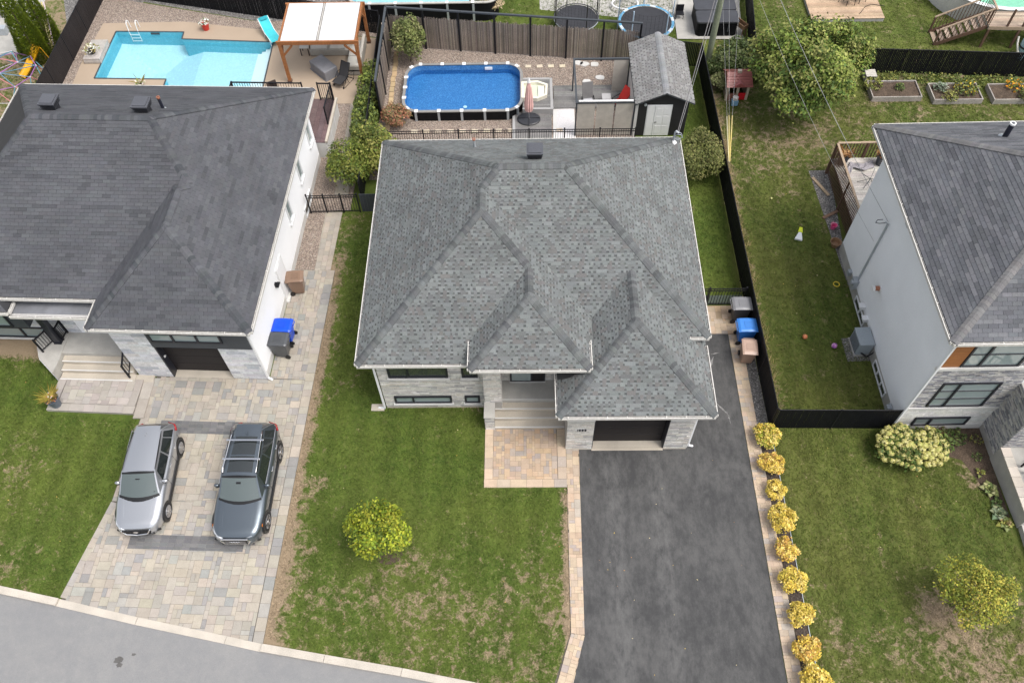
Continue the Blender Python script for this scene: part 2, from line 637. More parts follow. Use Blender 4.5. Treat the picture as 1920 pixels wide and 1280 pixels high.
def dryness(x, y):
    x = np.asarray(x, float)
    y = np.asarray(y, float)
    d = np.full(np.broadcast(x, y).shape, 0.17)
    # front lawn of the middle house: bare patches towards the street
    front = (x > -9.4) & (x < 1.9) & (y < 17)
    d = np.where(front, 0.10 + 0.18 * sst(11.6, 8.2, y) * sst(-9.5, -5.0, x) + 0.10 * sst(13, 11, y), d)
    edge = x - (-9.15 + (y - 7.1) * 0.0345)
    d = np.where((x < -6) & (x > -10.2) & (y < 27), d + 0.55 * sst(0.5, 0.2, edge) * sst(27, 20, y) + 0.16 * sst(1.2, 0.4, edge) + 0.16 * sst(2.3, 0.6, edge) * sst(13, 9, y), d)
    d = np.where(front, d + 0.14 * np.exp(-((x + 4.4) ** 2 / 0.8 + (y - 9.6) ** 2 / 1.0)) + 0.35 * np.exp(-((x + 8.0) ** 2 / 0.3 + (y - 13.0) ** 2 / 0.25)), d)
    d = np.where(front, d + 0.55 * sst(1.15, 1.45, x) * (y < 12.7) + 0.25 * sst(-3.4, -2.2, x) * sst(15.7, 16.2, y), d)
    # left lawn
    d = np.where(x < -15, 0.15 + 0.22 * sst(-17.5, -21, x) * sst(16.5, 13, y) + 0.12 * sst(12, 9, y) + 0.75 * sst(18.5, 19.1, y) * (y < 25), d)
    # right lawns
    r = x > 9.5
    d = np.where(r & (y < 15.3), 0.16 + 0.18 * sst(10, 6.5, y) + 0.14 * sst(13, 15, x) * sst(10, 7.5, y) + 0.36 * np.exp(-((x - 14.3) ** 2 / 0.8 + (y - 8.2) ** 2 / 1.6)) + 0.35 * np.exp(-((x - 17.0) ** 2 / 0.4 + (y - 13.0) ** 2 / 0.5)), d)
    d = np.where(r & (y >= 15.3) & (y < 36.5), 0.16 + 0.16 * sst(26, 31, y) + 0.2 * np.exp(-((x - 13.5) ** 2 / 6 + (y - 31.0) ** 2 / 4)) + 0.35 * sst(10.6, 9.8, x), d)
    d = np.where(r & (y >= 36.5), 0.25, d)
    d = np.where((x > 6) & (x < 9.5) & (y > 20), 0.03, d)
    d = np.where((x < -25.3) & (y > 33), 0.55, d)
    return np.clip(d, 0, 1)

def lushness(x, y):
    x = np.asarray(x, float)
    y = np.asarray(y, float)
    l = np.where(x < 9.45, 0.95, 0.32)
    l = np.where((x > 9.45) & (y > 36.7), 0.6, l)
    l = np.where((x > 6) & (x < 9.5) & (y > 20), 1.0, l)
    return np.clip(l, 0, 1)

# one sheet: fine cells where the camera looks, a wide skirt out to the horizon
def make_ground():
    x0, x1, y0, y1, st = -36.0, 34.0, -8.0, 50.0, 0.25
    xs = np.arange(x0, x1 + 1e-6, st)
    ys = np.arange(y0, y1 + 1e-6, st)
    xs = np.concatenate([[-600, -150], xs, [150, 600]])
    ys = np.concatenate([[-600, -150], ys, [150, 600]])
    X, Y = np.meshgrid(xs, ys)
    nx, ny = len(xs), len(ys)
    co = np.stack([X, Y, np.zeros_like(X)], -1).reshape(-1, 3)
    ii, jj = np.meshgrid(np.arange(nx - 1), np.arange(ny - 1))
    a = (jj * nx + ii).ravel()
    quads = np.stack([a, a + 1, a + nx + 1, a + nx], -1)
    # leave the basin of the sunken pool open
    cx = co[quads].mean(1)
    hole = (cx[:, 0] > -24.0) & (cx[:, 0] < -13.7) & (cx[:, 1] > 33.5) & (cx[:, 1] < np.where(cx[:, 0] < -19.0, 41.3, 40.4))
    quads = quads[~hole]
    me = np_mesh("ground", co, quads)
    at = me.attributes.new("dry", 'FLOAT', 'POINT')
    at.data.foreach_set("value", dryness(co[:, 0], co[:, 1]).astype(np.float32))
    at = me.attributes.new("lush", 'FLOAT', 'POINT')
    at.data.foreach_set("value", lushness(co[:, 0], co[:, 1]).astype(np.float32))
    o = link("ground", me, "lawn", kind="structure")
    return o

def np_mesh(name, co, faces):
    me = bpy.data.meshes.new(name)
    n = faces.shape[1]
    me.vertices.add(len(co))
    me.vertices.foreach_set("co", np.ascontiguousarray(co, np.float32).ravel())
    me.loops.add(faces.size)
    me.loops.foreach_set("vertex_index", np.ascontiguousarray(faces, np.int32).ravel())
    me.polygons.add(len(faces))
    me.polygons.foreach_set("loop_start", np.arange(0, faces.size, n, dtype=np.int32))
    me.update(calc_edges=True)
    return me

make_ground()

def sheet(name, poly, z, mat, kind="structure", **kw):
    mb = MB()
    a = sum(poly[i][0] * poly[(i + 1) % len(poly)][1] - poly[(i + 1) % len(poly)][0] * poly[i][1] for i in range(len(poly)))
    if a < 0:
        poly = poly[::-1]
    mb.poly([(x, y, z) for x, y in poly])
    return mb.build(name, mat, None, kind=kind, **kw)

# ------------------------------------------------------------------ street
CURB_TOP = [(-40, 13.4), (-27, 10.75), (-18.93, 9.06), (-16.66, 8.60), (-13.68, 7.95), (-10.41, 7.30), (-9.12, 7.03), (-6.90, 6.66), (-4.23, 6.22), (-1.74, 5.76), (4, 4.75), (14, 3.1), (40, -1.0)]
def offset(line, d):
    out = []
    for i, p in enumerate(line):
        a = Vector(line[max(0, i - 1)]); b = Vector(line[min(len(line) - 1, i + 1)])
        t = (b - a).normalized()
        out.append((p[0] + t.y * d, p[1] - t.x * d))
    return out
CURB_BOT = offset(CURB_TOP, 0.26)
sheet("road", [(x, y + 0.02) for x, y in CURB_BOT] + [(40, -9.5), (-40, 4.5)], 0.004, "road_asphalt")
def make_curb():
    par = MB()
    L = 0.0
    pieces = []
    for i in range(len(CURB_TOP) - 1):
        a0, a1 = Vector(CURB_TOP[i]), Vector(CURB_TOP[i + 1])
        b0, b1 = Vector(CURB_BOT[i]), Vector(CURB_BOT[i + 1])
        n = max(1, round((a1 - a0).length / 2.6))
        for k in range(n):
            s, e = k / n + 0.003, (k + 1) / n - 0.003
            p = [a0.lerp(a1, s), a0.lerp(a1, e), b0.lerp(b1, e), b0.lerp(b1, s)]
            mid = (p[0].x + p[1].x) / 2
            h = 0.035 if -16.6 < mid < -9.2 or 1.0 < mid < 9.4 else 0.12
            mb = MB()
            mb.prism([(q.x, q.y) for q in p], -0.02, h)
            pieces.append(mb)
    base = MB().prism([CURB_TOP[0], CURB_TOP[1], CURB_BOT[1], CURB_BOT[0]], -0.02, 0.02)
    root = base.build("curb", "curb", None, kind="structure")
    emit(root, "curb_segment", pieces, "curb")
make_curb()
ST = [(-14.0, 6.52, 0.20, 0.15), (-13.92, 6.36, 0.13, 0.10), (-13.52, 6.70, 0.10, 0.05)]
for x, y, a, b_ in ST:
    mb = MB()
    mb.poly([(x + a * math.cos(t) * rnd.uniform(0.6, 1.1), y + b_ * math.sin(t) * rnd.uniform(0.6, 1.1), 0.0085) for t in [k * math.pi / 7 for k in range(14)]])
    mb.build("oil_stain", M("oil", (0.10, 0.095, 0.09), 0.6, var=0.3) if "oil" not in MATS else "oil", None, kind="structure")

# ------------------------------------------------------------------ asphalt driveway of the middle house
sheet("driveway", [(2.06, 14.42), (2.03, 11.77), (1.97, 9.25), (1.96, 7.28), (1.5, 5.75), (1.25, 5.2), (8.62, 3.95), (8.62, 5.75), (8.63, 19.74), (6.2, 19.74), (6.2, 14.42)], 0.012, "driveway_asphalt")

for x, y, l, a, wd in ((7.75, 18.3, 0.34, 1.2, 0.05), (7.95, 18.75, 0.22, 0.2, 0.03), (7.9, 16.1, 0.5, 2.2, 0.04), (8.1, 15.7, 0.35, 1.7, 0.025)):
    mb = MB()
    d_ = Vector((math.cos(a), math.sin(a), 0))
    s_ = Vector((-d_.y, d_.x, 0))
    c_ = Vector((x, y, 0.0165))
    mb.poly([c_ - d_ * l, c_ - s_ * wd, c_ + d_ * l * 0.3 - s_ * wd * 0.5, c_ + d_ * l, c_ + d_ * l * 0.2 + s_ * wd, c_ - d_ * l * 0.4 + s_ * wd * 0.4])
    mb.build("scuff_mark", "scuff" if "scuff" in MATS else M("scuff", (0.20, 0.195, 0.19), 0.9, var=0.3, scale=9, fine=0.4), None, kind="structure")

# ------------------------------------------------------------------ pavers
def tile_zone(poly, org, ang, cell, sizes, cols, gap=0.008, z0=0.0, z1=0.03, seed=1, inset=0.0):
    """random ashlar of rectangles on a grid, clipped to a convex polygon"""
    r = random.Random(seed)
    ca, sa = math.cos(ang), math.sin(ang)
    def to_l(p):
        x, y = p[0] - org[0], p[1] - org[1]
        return (x * ca + y * sa, -x * sa + y * ca)
    def to_w(p):
        return (org[0] + p[0] * ca - p[1] * sa, org[1] + p[0] * sa + p[1] * ca)
    lp = [to_l(p) for p in poly]
    a = sum(lp[i][0] * lp[(i + 1) % len(lp)][1] - lp[(i + 1) % len(lp)][0] * lp[i][1] for i in range(len(lp)))
    if a < 0:
        lp = lp[::-1]
    i0 = math.floor(min(p[0] for p in lp) / cell) - 1
    i1 = math.ceil(max(p[0] for p in lp) / cell) + 1
    j0 = math.floor(min(p[1] for p in lp) / cell) - 1
    j1 = math.ceil(max(p[1] for p in lp) / cell) + 1
    used = set()
    out = []
    for j in range(j0, j1):
        for i in range(i0, i1):
            if (i, j) in used:
                continue
            opts = sizes[:]
            r.shuffle(opts)
            opts.append((1, 1))
            for (a_, b_) in opts:
                cells = [(i + u, j + v) for u in range(a_) for v in range(b_)]
                if all(c not in used for c in cells):
                    break
            used.update(cells)
            g = gap / 2
            rect = [(i * cell + g, j * cell + g), ((i + a_) * cell - g, j * cell + g), ((i + a_) * cell - g, (j + b_) * cell - g), (i * cell + g, (j + b_) * cell - g)]
            q = clip(rect, lp)
            if len(q) < 3 or area2(q) < 0.003:
                continue
            col = jit(cols[min(len(cols) - 1, int(r.random() ** 1.4 * len(cols)))], 0.09, r)
            mb = MB()
            dz = r.uniform(-0.002, 0.002)
            mb.prism([to_w(p) for p in q], z0, z1 + dz, col, bottom=False)
            out.append(mb)
    return out

def run_pavers(a, b, width, lens, cols, z0, z1, seed, gap=0.008):
    """one course of pavers along a line a->b, width to the left of the direction"""
    r = random.Random(seed)
    a, b = Vector(a), Vector(b)
    d = (b - a)
    L = d.length
    d.normalize()
    n = Vector((-d.y, d.x))
    s = 0.0
    out = []
    while s < L - 0.03:
        l = min(r.choice(lens), L - s)
        if L - s - l < 0.08:
            l = L - s
        p, q = a + d * (s + gap / 2), a + d * (s + l - gap / 2)
        mb = MB()
        mb.prism([tuple(p), tuple(q), tuple(q + n * (width - gap)), tuple(p + n * (width - gap))], z0, z1 + r.uniform(-0.002, 0.002), jit(r.choice(cols), 0.08, r), bottom=False)
        out.append(mb)
        s += l
    return out

BEIGE = [(0.365, 0.326, 0.273), (0.352, 0.317, 0.268), (0.339, 0.308, 0.268), (0.378, 0.334, 0.273), (0.321, 0.304, 0.277), (0.260, 0.253, 0.242)]
CHAR = [(0.135, 0.135, 0.138), (0.155, 0.153, 0.152), (0.12, 0.12, 0.124)]
TAN = [(0.43, 0.325, 0.235), (0.45, 0.325, 0.215), (0.41, 0.315, 0.235), (0.47, 0.35, 0.24), (0.37, 0.30, 0.25), (0.33, 0.285, 0.25)]
TANL = [(0.47, 0.365, 0.265), (0.50, 0.39, 0.285), (0.44, 0.355, 0.275), (0.39, 0.335, 0.29)]
ASH = [(0.351, 0.318, 0.285), (0.380, 0.342, 0.309), (0.328, 0.299, 0.275), (0.399, 0.366, 0.323)]
LANG = R(-2.3)

# driveway of the house on the left
drive_l = sheet("paved_driveway", [(-16.63, 8.50), (-9.12, 6.95), (-8.58, 23.38), (-10.4, 23.45), (-10.6, 17.7), (-15.4, 17.9), (-15.72, 14.5), (-15.8, 12.3)], 0.010, "joint_sand")
SZ = [(3, 2), (2, 3), (2, 2), (2, 2), (3, 2), (2, 1), (1, 2)]
pv = []
O_L = (-9.5, 7.0)
pv += tile_zone([(-16.45, 8.50), (-9.52, 7.05), (-9.34, 12.3), (-15.55, 12.3)], O_L, LANG, 0.16, SZ, BEIGE, seed=3)
pv += tile_zone([(-15.55, 12.308), (-9.34, 12.308), (-9.16, 17.6), (-15.2, 17.82)], O_L, LANG, 0.16, SZ, BEIGE, seed=4)
pv += tile_zone([(-10.62, 17.70), (-9.15, 17.62), (-8.97, 23.36), (-10.42, 23.42)], O_L, LANG, 0.16, SZ, BEIGE, seed=5)
pv += run_pavers((-9.13, 6.97), (-8.60, 23.36), 0.37, [0.48, 0.32, 0.48, 0.40], BEIGE, 0.0, 0.031, 6)
pv += run_pavers((-15.45, 17.75), (-15.78, 12.3), 0.25, [0.48, 0.40, 0.56], BEIGE[1:5], 0.0, 0.031, 7)
pv += run_pavers((-15.80, 12.28), (-16.66, 8.66), 0.25, [0.48, 0.40, 0.56], BEIGE[1:5], 0.0, 0.031, 8)
emit(drive_l, "paver", pv, "paver")
for k, (yy, sd_) in enumerate(((15.18, 11), (10.42, 12))):
    bd = tile_zone([(-14.72, yy + 0.02), (-10.42, yy - 0.13), (-10.42, yy + 0.43), (-14.72, yy + 0.58)], (-14.72, yy), LANG, 0.145, [(2, 1)], CHAR, seed=sd_, z1=0.038, gap=0.006)
    emit(drive_l, "charcoal_paver", bd, "paver", cap=120)

# side path of the left house
path_l = sheet("side_path", [(-9.53, 23.38), (-8.80, 23.38), (-8.66, 26.9), (-9.46, 26.9)], 0.010, "joint_sand")
emit(path_l, "paver", tile_zone([(-9.53, 23.38), (-8.80, 23.38), (-8.66, 26.9), (-9.46, 26.9)], (-9.53, 23.38), LANG, 0.125, [(2, 3), (2, 3), (2, 2)], BEIGE[:4], seed=9), "paver")
path_l2 = sheet("garden_path", [(-9.18, 28.0), (-8.50, 28.0), (-8.36, 34.5), (-9.1, 34.55)], 0.014, "joint_sand")
emit(path_l2, "paver", tile_zone([(-9.18, 28.0), (-8.50, 28.0), (-8.36, 34.5), (-9.1, 34.55)], (-9.18, 28.0), LANG, 0.125, [(2, 3), (2, 3), (2, 2)], BEIGE[:4], seed=10), "paver", cap=60)
sheet("side_gravel", [(-10.45, 23.42), (-9.5, 23.40), (-9.44, 26.9), (-8.3, 27.0), (-8.1, 34.6), (-10.1, 34.6), (-10.3, 28)], 0.006, "pink_gravel")

# raised entrance terrace of the left house
ter = sheet("entrance_terrace", [(-19.45, 16.22), (-15.9, 16.02), (-15.84, 17.62), (-19.38, 17.78)], 0.004, "joint_sand")
tp = tile_zone([(-19.1, 16.55), (-16.2, 16.38), (-16.15, 17.60), (-19.05, 17.72)], (-19.1, 16.55), LANG, 0.16, [(3, 2), (2, 3), (2, 2), (2, 1)], ASH, z0=0.0, z1=0.13, seed=21)
tp += run_pavers((-19.5, 16.22), (-15.9, 16.02), 0.34, [0.45, 0.6], ASH, 0.0, 0.131, 22)
tp += run_pavers((-15.9, 16.36), (-15.85, 17.62), 0.30, [0.55, 0.7], ASH, 0.0, 0.131, 23)
tp += run_pavers((-19.40, 17.75), (-19.48, 16.56), 0.34, [0.45, 0.6], ASH, 0.0, 0.131, 24)
tp += run_pavers((-15.44, 15.83), (-15.42, 17.66), 0.44, [0.75, 0.9], ASH, 0.0, 0.075, 25)
emit(ter, "paver", tp, "paver")

# entrance patio and paver borders of the middle house
patio = sheet("entrance_patio", [(-1.62, 12.77), (1.55, 12.77), (1.55, 15.25), (-1.62, 15.25)], 0.008, "joint_sand")
pp = tile_zone([(-1.28, 13.10), (1.20, 13.10), (1.20, 15.24), (-1.28, 15.24)], (-1.28, 13.10), 0, 0.108, [(2, 2), (2, 3), (3, 2), (2, 2), (1, 2), (2, 1)], TAN, z1=0.05, seed=31, gap=0.006)
pp += run_pavers((-1.62, 12.77), (1.55, 12.77), 0.33, [0.5, 0.62, 0.44], TANL, 0.0, 0.052, 32)
pp += run_pavers((1.55, 13.10), (1.55, 15.24), 0.34, [0.5, 0.44], TANL, 0.0, 0.052, 33)
pp += run_pavers((-1.29, 13.10), (-1.29, 15.24), 0.33, [0.5, 0.44], TANL, 0.0, 0.052, 34)
emit(patio, "paver", pp, "paver")
bl = sheet("paver_border", [(1.56, 14.40), (2.05, 14.40), (1.95, 7.3), (1.25, 5.2), (0.72, 5.3), (1.47, 7.37)], 0.009, "joint_sand")
bp = tile_zone([(1.56, 14.40), (1.50, 7.38), (1.96, 7.30), (2.06, 14.40)], (1.56, 14.4), R(90), 0.118, [(2, 2), (2, 2), (1, 2), (2, 1), (3, 2)], TANL + TAN[:1], z1=0.034, seed=35, gap=0.006)
bp += tile_zone([(1.50, 7.37), (0.82, 5.32), (1.36, 5.22), (1.96, 7.29)], (1.5, 7.37), R(72), 0.118, [(2, 2), (2, 2), (1, 2), (2, 1)], TANL, z1=0.034, seed=36, gap=0.006)
emit(bl, "paver", bp, "paver")
br = sheet("paver_strip", [(8.64, 3.9), (9.15, 3.8), (9.17, 18.6), (9.17, 21.2), (6.25, 21.2), (6.25, 19.76), (8.64, 19.76)], 0.009, "joint_sand")
bq = tile_zone([(8.64, 4.0), (9.15, 4.0), (9.17, 19.7), (8.64, 19.7)], (8.64, 4.0), R(90), 0.105, [(2, 2), (2, 3), (2, 2), (1, 2)], TANL, z1=0.034, seed=37, gap=0.006)
bq += tile_zone([(6.25, 19.76), (9.17, 19.72), (9.17, 21.2), (6.25, 21.2)], (6.25, 19.76), 0, 0.125, [(2, 2), (3, 2), (2, 3)], TANL + TAN[:2], z1=0.034, seed=38, gap=0.006)
emit(br, "paver", bq, "paver")
sheet("planting_bed", [(9.17, 3.8), (9.66, 3.7), (9.66, 15.4), (9.17, 15.4)], 0.012, "mulch")
sheet("gravel_bed", [(9.17, 15.35), (9.62, 15.35), (9.56, 21.3), (9.17, 21.3)], 0.012, "grey_gravel")
MB().bb(9.655, 9.675, 3.7, 15.2, -0.02, 0.05).build("bed_edging", "galvanised", None, kind="structure")
sheet("back_gravel", [(-7.6, 29.0), (5.6, 29.0), (5.7, 38.0), (-7.3, 39.6)], 0.006, "pink_gravel")
sheet("pool_surround_gravel", [(-25.1, 33.0), (-24.3, 33.0), (-24.25, 41.7), (-8.0, 40.1), (-8.0, 41.4), (-15.6, 41.75), (-22.4, 43.6), (-26, 44.6)], 0.007, "pink_gravel")
sheet("neighbour_gravel", [(-25.2, 38.5), (-28, 46), (-8, 48), (-7.5, 39.9), (-15.6, 41.8), (-22.4, 43.7)], 0.003, "grey_gravel")
sheet("garden_soil", [(16.5, 15.2), (17.84, 15.2), (17.84, 11.15), (17.62, 11.2), (17.15, 12.8), (16.75, 13.8), (14.4, 14.6), (14.4, 15.2)], 0.008, "soil")
sheet("yard_gravel", [(13.9, 29.3), (14.9, 29.3), (14.5, 23.8), (14.28, 22.0)], 0.008, "grey_gravel")

# ------------------------------------------------------------------ grass blades, scattered over the lawns
LAWNS = [
    ("front_lawn_grass", [(-9.05, 7.2), (-8.55, 23.4), (-8.62, 26.8), (-5.75, 26.8), (-5.68, 16.25), (-1.68, 16.25), (-1.66, 12.72), (1.52, 12.72), (1.44, 7.4), (0.8, 5.5), (-1.74, 5.85), (-6.9, 6.75)], 150, "short green grass with bare straw patches before the middle house"),
    ("left_lawn_grass", [(-30, 11.6), (-18.9, 9.15), (-16.75, 8.7), (-15.9, 12.3), (-15.75, 15.75), (-19.55, 16.1), (-19.5, 17.7), (-20.7, 18.9), (-30, 19.1)], 150, "short green grass beside the paved driveway on the left"),
    ("right_lawn_grass", [(9.7, 3.7), (22, 1.8), (22, 9.5), (17.7, 9.5), (17.6, 11.1), (17.1, 12.8), (16.6, 13.8), (14.3, 14.6), (14.3, 15.15), (9.75, 15.3)], 130, "mown grass in front of the black fence on the right"),
    ("yard_grass", [(9.75, 15.5), (14.3, 15.5), (14.3, 22), (13.9, 25.3), (13.9, 29.3), (26, 29.3), (27, 35.9), (10.0, 36.6)], 95, "patchy grass of the back yard on the right"),
    ("far_yard_grass", [(10.5, 37.5), (18, 36.9), (28, 36.2), (29, 45), (11.5, 45)], 60, "rough grass beyond the black fence at the back"),
    ("side_yard_grass", [(6.5, 21.3), (9.35, 21.3), (9.35, 36.8), (8.3, 37.0), (8.2, 31.0), (6.5, 31.0)], 110, "deep green grass between middle house and black fence"),
    ("trampoline_lawn_grass", [(-2.3, 39.6), (9.4, 38.4), (9.4, 45), (-2.3, 45)], 55, "grass under the trampolines behind the reed screen"),
    ("dome_lawn_grass", [(-33, 33.5), (-25.5, 33.5), (-25.4, 38.3), (-33, 38.6)], 70, "thin dry grass under the climbing dome"),
]
def scatter(name, poly, dens, label, seed, hgt=(0.03, 0.07)):
    g = np.random.default_rng(seed)
    P = np.array(poly)
    x0, y0 = P.min(0)
    x1, y1 = P.max(0)
    n = int((x1 - x0) * (y1 - y0) * dens)
    pts = g.random((n, 2)) * [x1 - x0, y1 - y0] + [x0, y0]
    c = np.zeros(n, bool)
    for i in range(len(P)):
        a, b = P[i], P[(i + 1) % len(P)]
        if a[1] == b[1]:
            continue
        cond = ((a[1] > pts[:, 1]) != (b[1] > pts[:, 1])) & (pts[:, 0] < (b[0] - a[0]) * (pts[:, 1] - a[1]) / (b[1] - a[1]) + a[0])
        c ^= cond
    pts = pts[c]
    n = len(pts)
    dr = dryness(pts[:, 0], pts[:, 1])
    K = 4
    P3 = np.zeros((n, K, 3, 3), np.float32)
    for k in range(K):
        an = g.random(n) * 2 * np.pi
        le = g.uniform(0.05, 0.13, n)
        h = g.uniform(*hgt, n)
        wd = g.uniform(0.010, 0.022, n)
        ox, oy = g.normal(0, 0.025, n), g.normal(0, 0.025, n)
        bx, by = pts[:, 0] + ox, pts[:, 1] + oy
        dx, dy = np.cos(an), np.sin(an)
        P3[:, k, 0] = np.stack([bx - dy * wd, by + dx * wd, np.zeros(n)], -1)
        P3[:, k, 1] = np.stack([bx + dy * wd, by - dx * wd, np.zeros(n)], -1)
        P3[:, k, 2] = np.stack([bx + dx * le, by + dy * le, h], -1)
    co = P3.reshape(-1, 3)
    me = np_mesh(name, co, np.arange(len(co), dtype=np.int32).reshape(-1, 3))
    at = me.attributes.new("dry", 'FLOAT', 'POINT')
    at.data.foreach_set("value", np.repeat(dr, K * 3).astype(np.float32))
    at = me.attributes.new("lush", 'FLOAT', 'POINT')
    at.data.foreach_set("value", np.repeat(lushness(pts[:, 0], pts[:, 1]), K * 3).astype(np.float32))
    link(name, me, "lawn_blades", None, kind="stuff", label=label, cat="grass")
for i, (nm, po, de, lb) in enumerate(LAWNS):
    scatter(nm, po, de, lb, 100 + i)
# ------------------------------------------------------------------ roofs: hipped blocks with real shingles
class Hip:
    """hipped roof over a rectangle; slopes (left, right, front, back)"""
    def __init__(s, x0, x1, y0, y1, z, m):
        s.x0, s.x1, s.y0, s.y1, s.z = x0, x1, y0, y1, z
        s.ml, s.mr, s.mf, s.mb = m if isinstance(m, tuple) else (m,) * 4
        h = (y1 - y0) / (1 / s.mf + 1 / s.mb)
        if x0 + h / s.ml <= x1 - h / s.mr:
            s.h = h
            yr = y0 + h / s.mf
            s.A, s.B = (x0 + h / s.ml, yr, z + h), (x1 - h / s.mr, yr, z + h)
            s.alongx = True
        else:
            s.h = h = (x1 - x0) / (1 / s.ml + 1 / s.mr)
            xr = x0 + h / s.ml
            s.A, s.B = (xr, y0 + h / s.mf, z + h), (xr, y1 - h / s.mb, z + h)
            s.alongx = False
        s.c = [(x0, y0, z), (x1, y0, z), (x1, y1, z), (x0, y1, z)]

    def top(s, x, y):
        return s.z + min((x - s.x0) * s.ml, (s.x1 - x) * s.mr, (y - s.y0) * s.mf, (s.y1 - y) * s.mb)

    def faces(s):
        c, A, B = s.c, s.A, s.B
        if s.alongx:
            return {'f': [c[0], c[1], B, A], 'r': [c[1], c[2], B], 'b': [c[2], c[3], A, B], 'l': [c[3], c[0], A]}
        return {'f': [c[0], c[1], A], 'r': [c[1], c[2], B, A], 'b': [c[2], c[3], B], 'l': [c[3], c[0], A, B]}

    def ridges(s):
        c, A, B = s.c, s.A, s.B
        if s.alongx:
            return [(A, B, (s.mf + s.mb) / 2)], [(c[0], A), (c[1], B), (c[2], B), (c[3], A)]
        return [(A, B, (s.ml + s.mr) / 2)], [(c[0], A), (c[1], A), (c[2], B), (c[3], B)]

def shingle_face(P, style, cols, r, hidden, expo=0.145):
    """courses of shingles on one planar roof face; P[0]->P[1] is the eave"""
    P = [Vector(p) for p in P]
    e = (P[1] - P[0]).normalized()
    n = (P[1] - P[0]).cross(P[2] - P[0]).normalized()
    if n.z < 0:
        n = -n
    u = n.cross(e)
    if u.z < 0:
        u = -u
    O = P[0]
    loc = [((p - O).dot(e), (p - O).dot(u)) for p in P]
    a_ = sum(loc[i][0] * loc[(i + 1) % len(loc)][1] - loc[(i + 1) % len(loc)][0] * loc[i][1] for i in range(len(loc)))
    cl = loc if a_ > 0 else loc[::-1]
    H = max(b for _, b in loc)
    L0, L1 = min(a for a, _ in loc), max(a for a, _ in loc)
    out = []

    def piece(a0, a1, b0, b1, hi, lo, col):
        q = clip([(a0, b0), (a1, b0), (a1, b1), (a0, b1)], cl)
        if len(q) < 3 or area2(q) < 2e-4:
            return None
        ca = sum(x for x, _ in q) / len(q)
        cb = sum(y for _, y in q) / len(q)
        if hidden(O + e * ca + u * cb) and all(hidden(O + e * x + u * y) for x, y in q):
            return None
        mb = MB()
        tp, bt = [], []
        for (x, y) in q:
            k = (y - b0) / max(1e-6, b1 - b0)
            base = O + e * x + u * y
            tp.append(base + n * (hi + (lo - hi) * k))
            bt.append(base - n * 0.004)
        m = len(q)
        mb.add(tp + bt, [tuple(range(m))] + [(m + i, m + (i + 1) % m, (i + 1) % m, i) for i in range(m)], col)
        return mb

    k = 0
    b = 0.0
    while b < H:
        b1 = min(b + expo, H + 0.001)
        if style == 'lam':
            a = L0 + r.uniform(-0.3, 0)
            while a < L1:
                w1 = r.uniform(0.09, 0.20)
                w2 = r.uniform(0.06, 0.115)
                wide = r.random()
                if wide > 0.86:
                    w1 += 0.2
                c1 = jit(pick(cols[0], r), 0.05, r)
                p = piece(a, a + w1, b, b1, 0.021, 0.006, c1)
                if p:
                    out.append(p)
                c2 = jit(pick(cols[0][:3], r), 0.06, r)
                p = piece(a + w1, a + w1 + w2, b + expo * 0.52, b1, 0.015, 0.006, c2)
                q = piece(a + w1, a + w1 + w2, b, b + expo * 0.52, 0.006, 0.006, jit(pick(cols[1], r), 0.10, r))
                if p and q:
                    i = len(p.v)
                    p.v += q.v
                    p.f += [tuple(x + i for x in f) for f in q.f]
                    p.c += q.c
                    out.append(p)
                elif p or q:
                    out.append(p or q)
                a += w1 + w2
        else:
            w1 = 0.325
            a = L0 - (k % 2) * w1 / 2 - r.uniform(0, 0.05)
            run, c1 = 0, None
            while a < L1:
                if run <= 0:
                    run = r.choice((1, 1, 1, 2, 2, 3))
                    c1 = pick(cols[0], r)
                p = piece(a + 0.004, a + w1 - 0.004, b, b1 - 0.003, 0.016, 0.005, jit(c1, 0.05, r))
                if p:
                    out.append(p)
                run -= 1
                a += w1
        b += expo
        k += 1
    return out

def cap_run(a, b, drop, r, cols, hidden, half=0.155, expo=0.145):
    """folded cap shingles along a hip or ridge, from the low end a to the high end b"""
    a, b = Vector(a), Vector(b)
    d = b - a
    L = d.length
    d.normalize()
    hz = Vector((d.y, -d.x, 0)).normalized()
    n = max(1, int(L / expo))
    out = []
    for i in range(n):
        s = i * L / n
        p, q = a + d * (s - 0.02), a + d * (s + L / n + 0.02)
        if hidden((p + q) / 2):
            continue
        mb = MB()
        j = r.uniform(-0.004, 0.004)
        rows = []
        for pt, lift in ((p, 0.040), (q, 0.031)):
            rows.append([pt + hz * half + Vector((0, 0, lift - drop * half + j)), pt + hz * half * 0.25 + Vector((0, 0, lift - drop * half * 0.22)),
                         pt - hz * half * 0.25 + Vector((0, 0, lift - drop * half * 0.22)), pt - hz * half + Vector((0, 0, lift - drop * half + j))])
        c = jit(pick(cols, r), 0.08, r)
        mb.grid(rows, c)
        low = rows[0]
        mb.poly([low[0] - Vector((0, 0, 0.045)), low[1] - Vector((0, 0, 0.045)), low[1], low[0]], c)
        mb.poly([low[2] - Vector((0, 0, 0.045)), low[3] - Vector((0, 0, 0.045)), low[3], low[2]], c)
        mb.poly([low[0] - Vector((0, 0, 0.03)), rows[1][0] - Vector((0, 0, 0.03)), rows[1][0], low[0]], c)
        mb.poly([low[3] - Vector((0, 0, 0.03)), rows[1][3] - Vector((0, 0, 0.03)), rows[1][3], low[3]], c)
        out.append(mb)
    return out

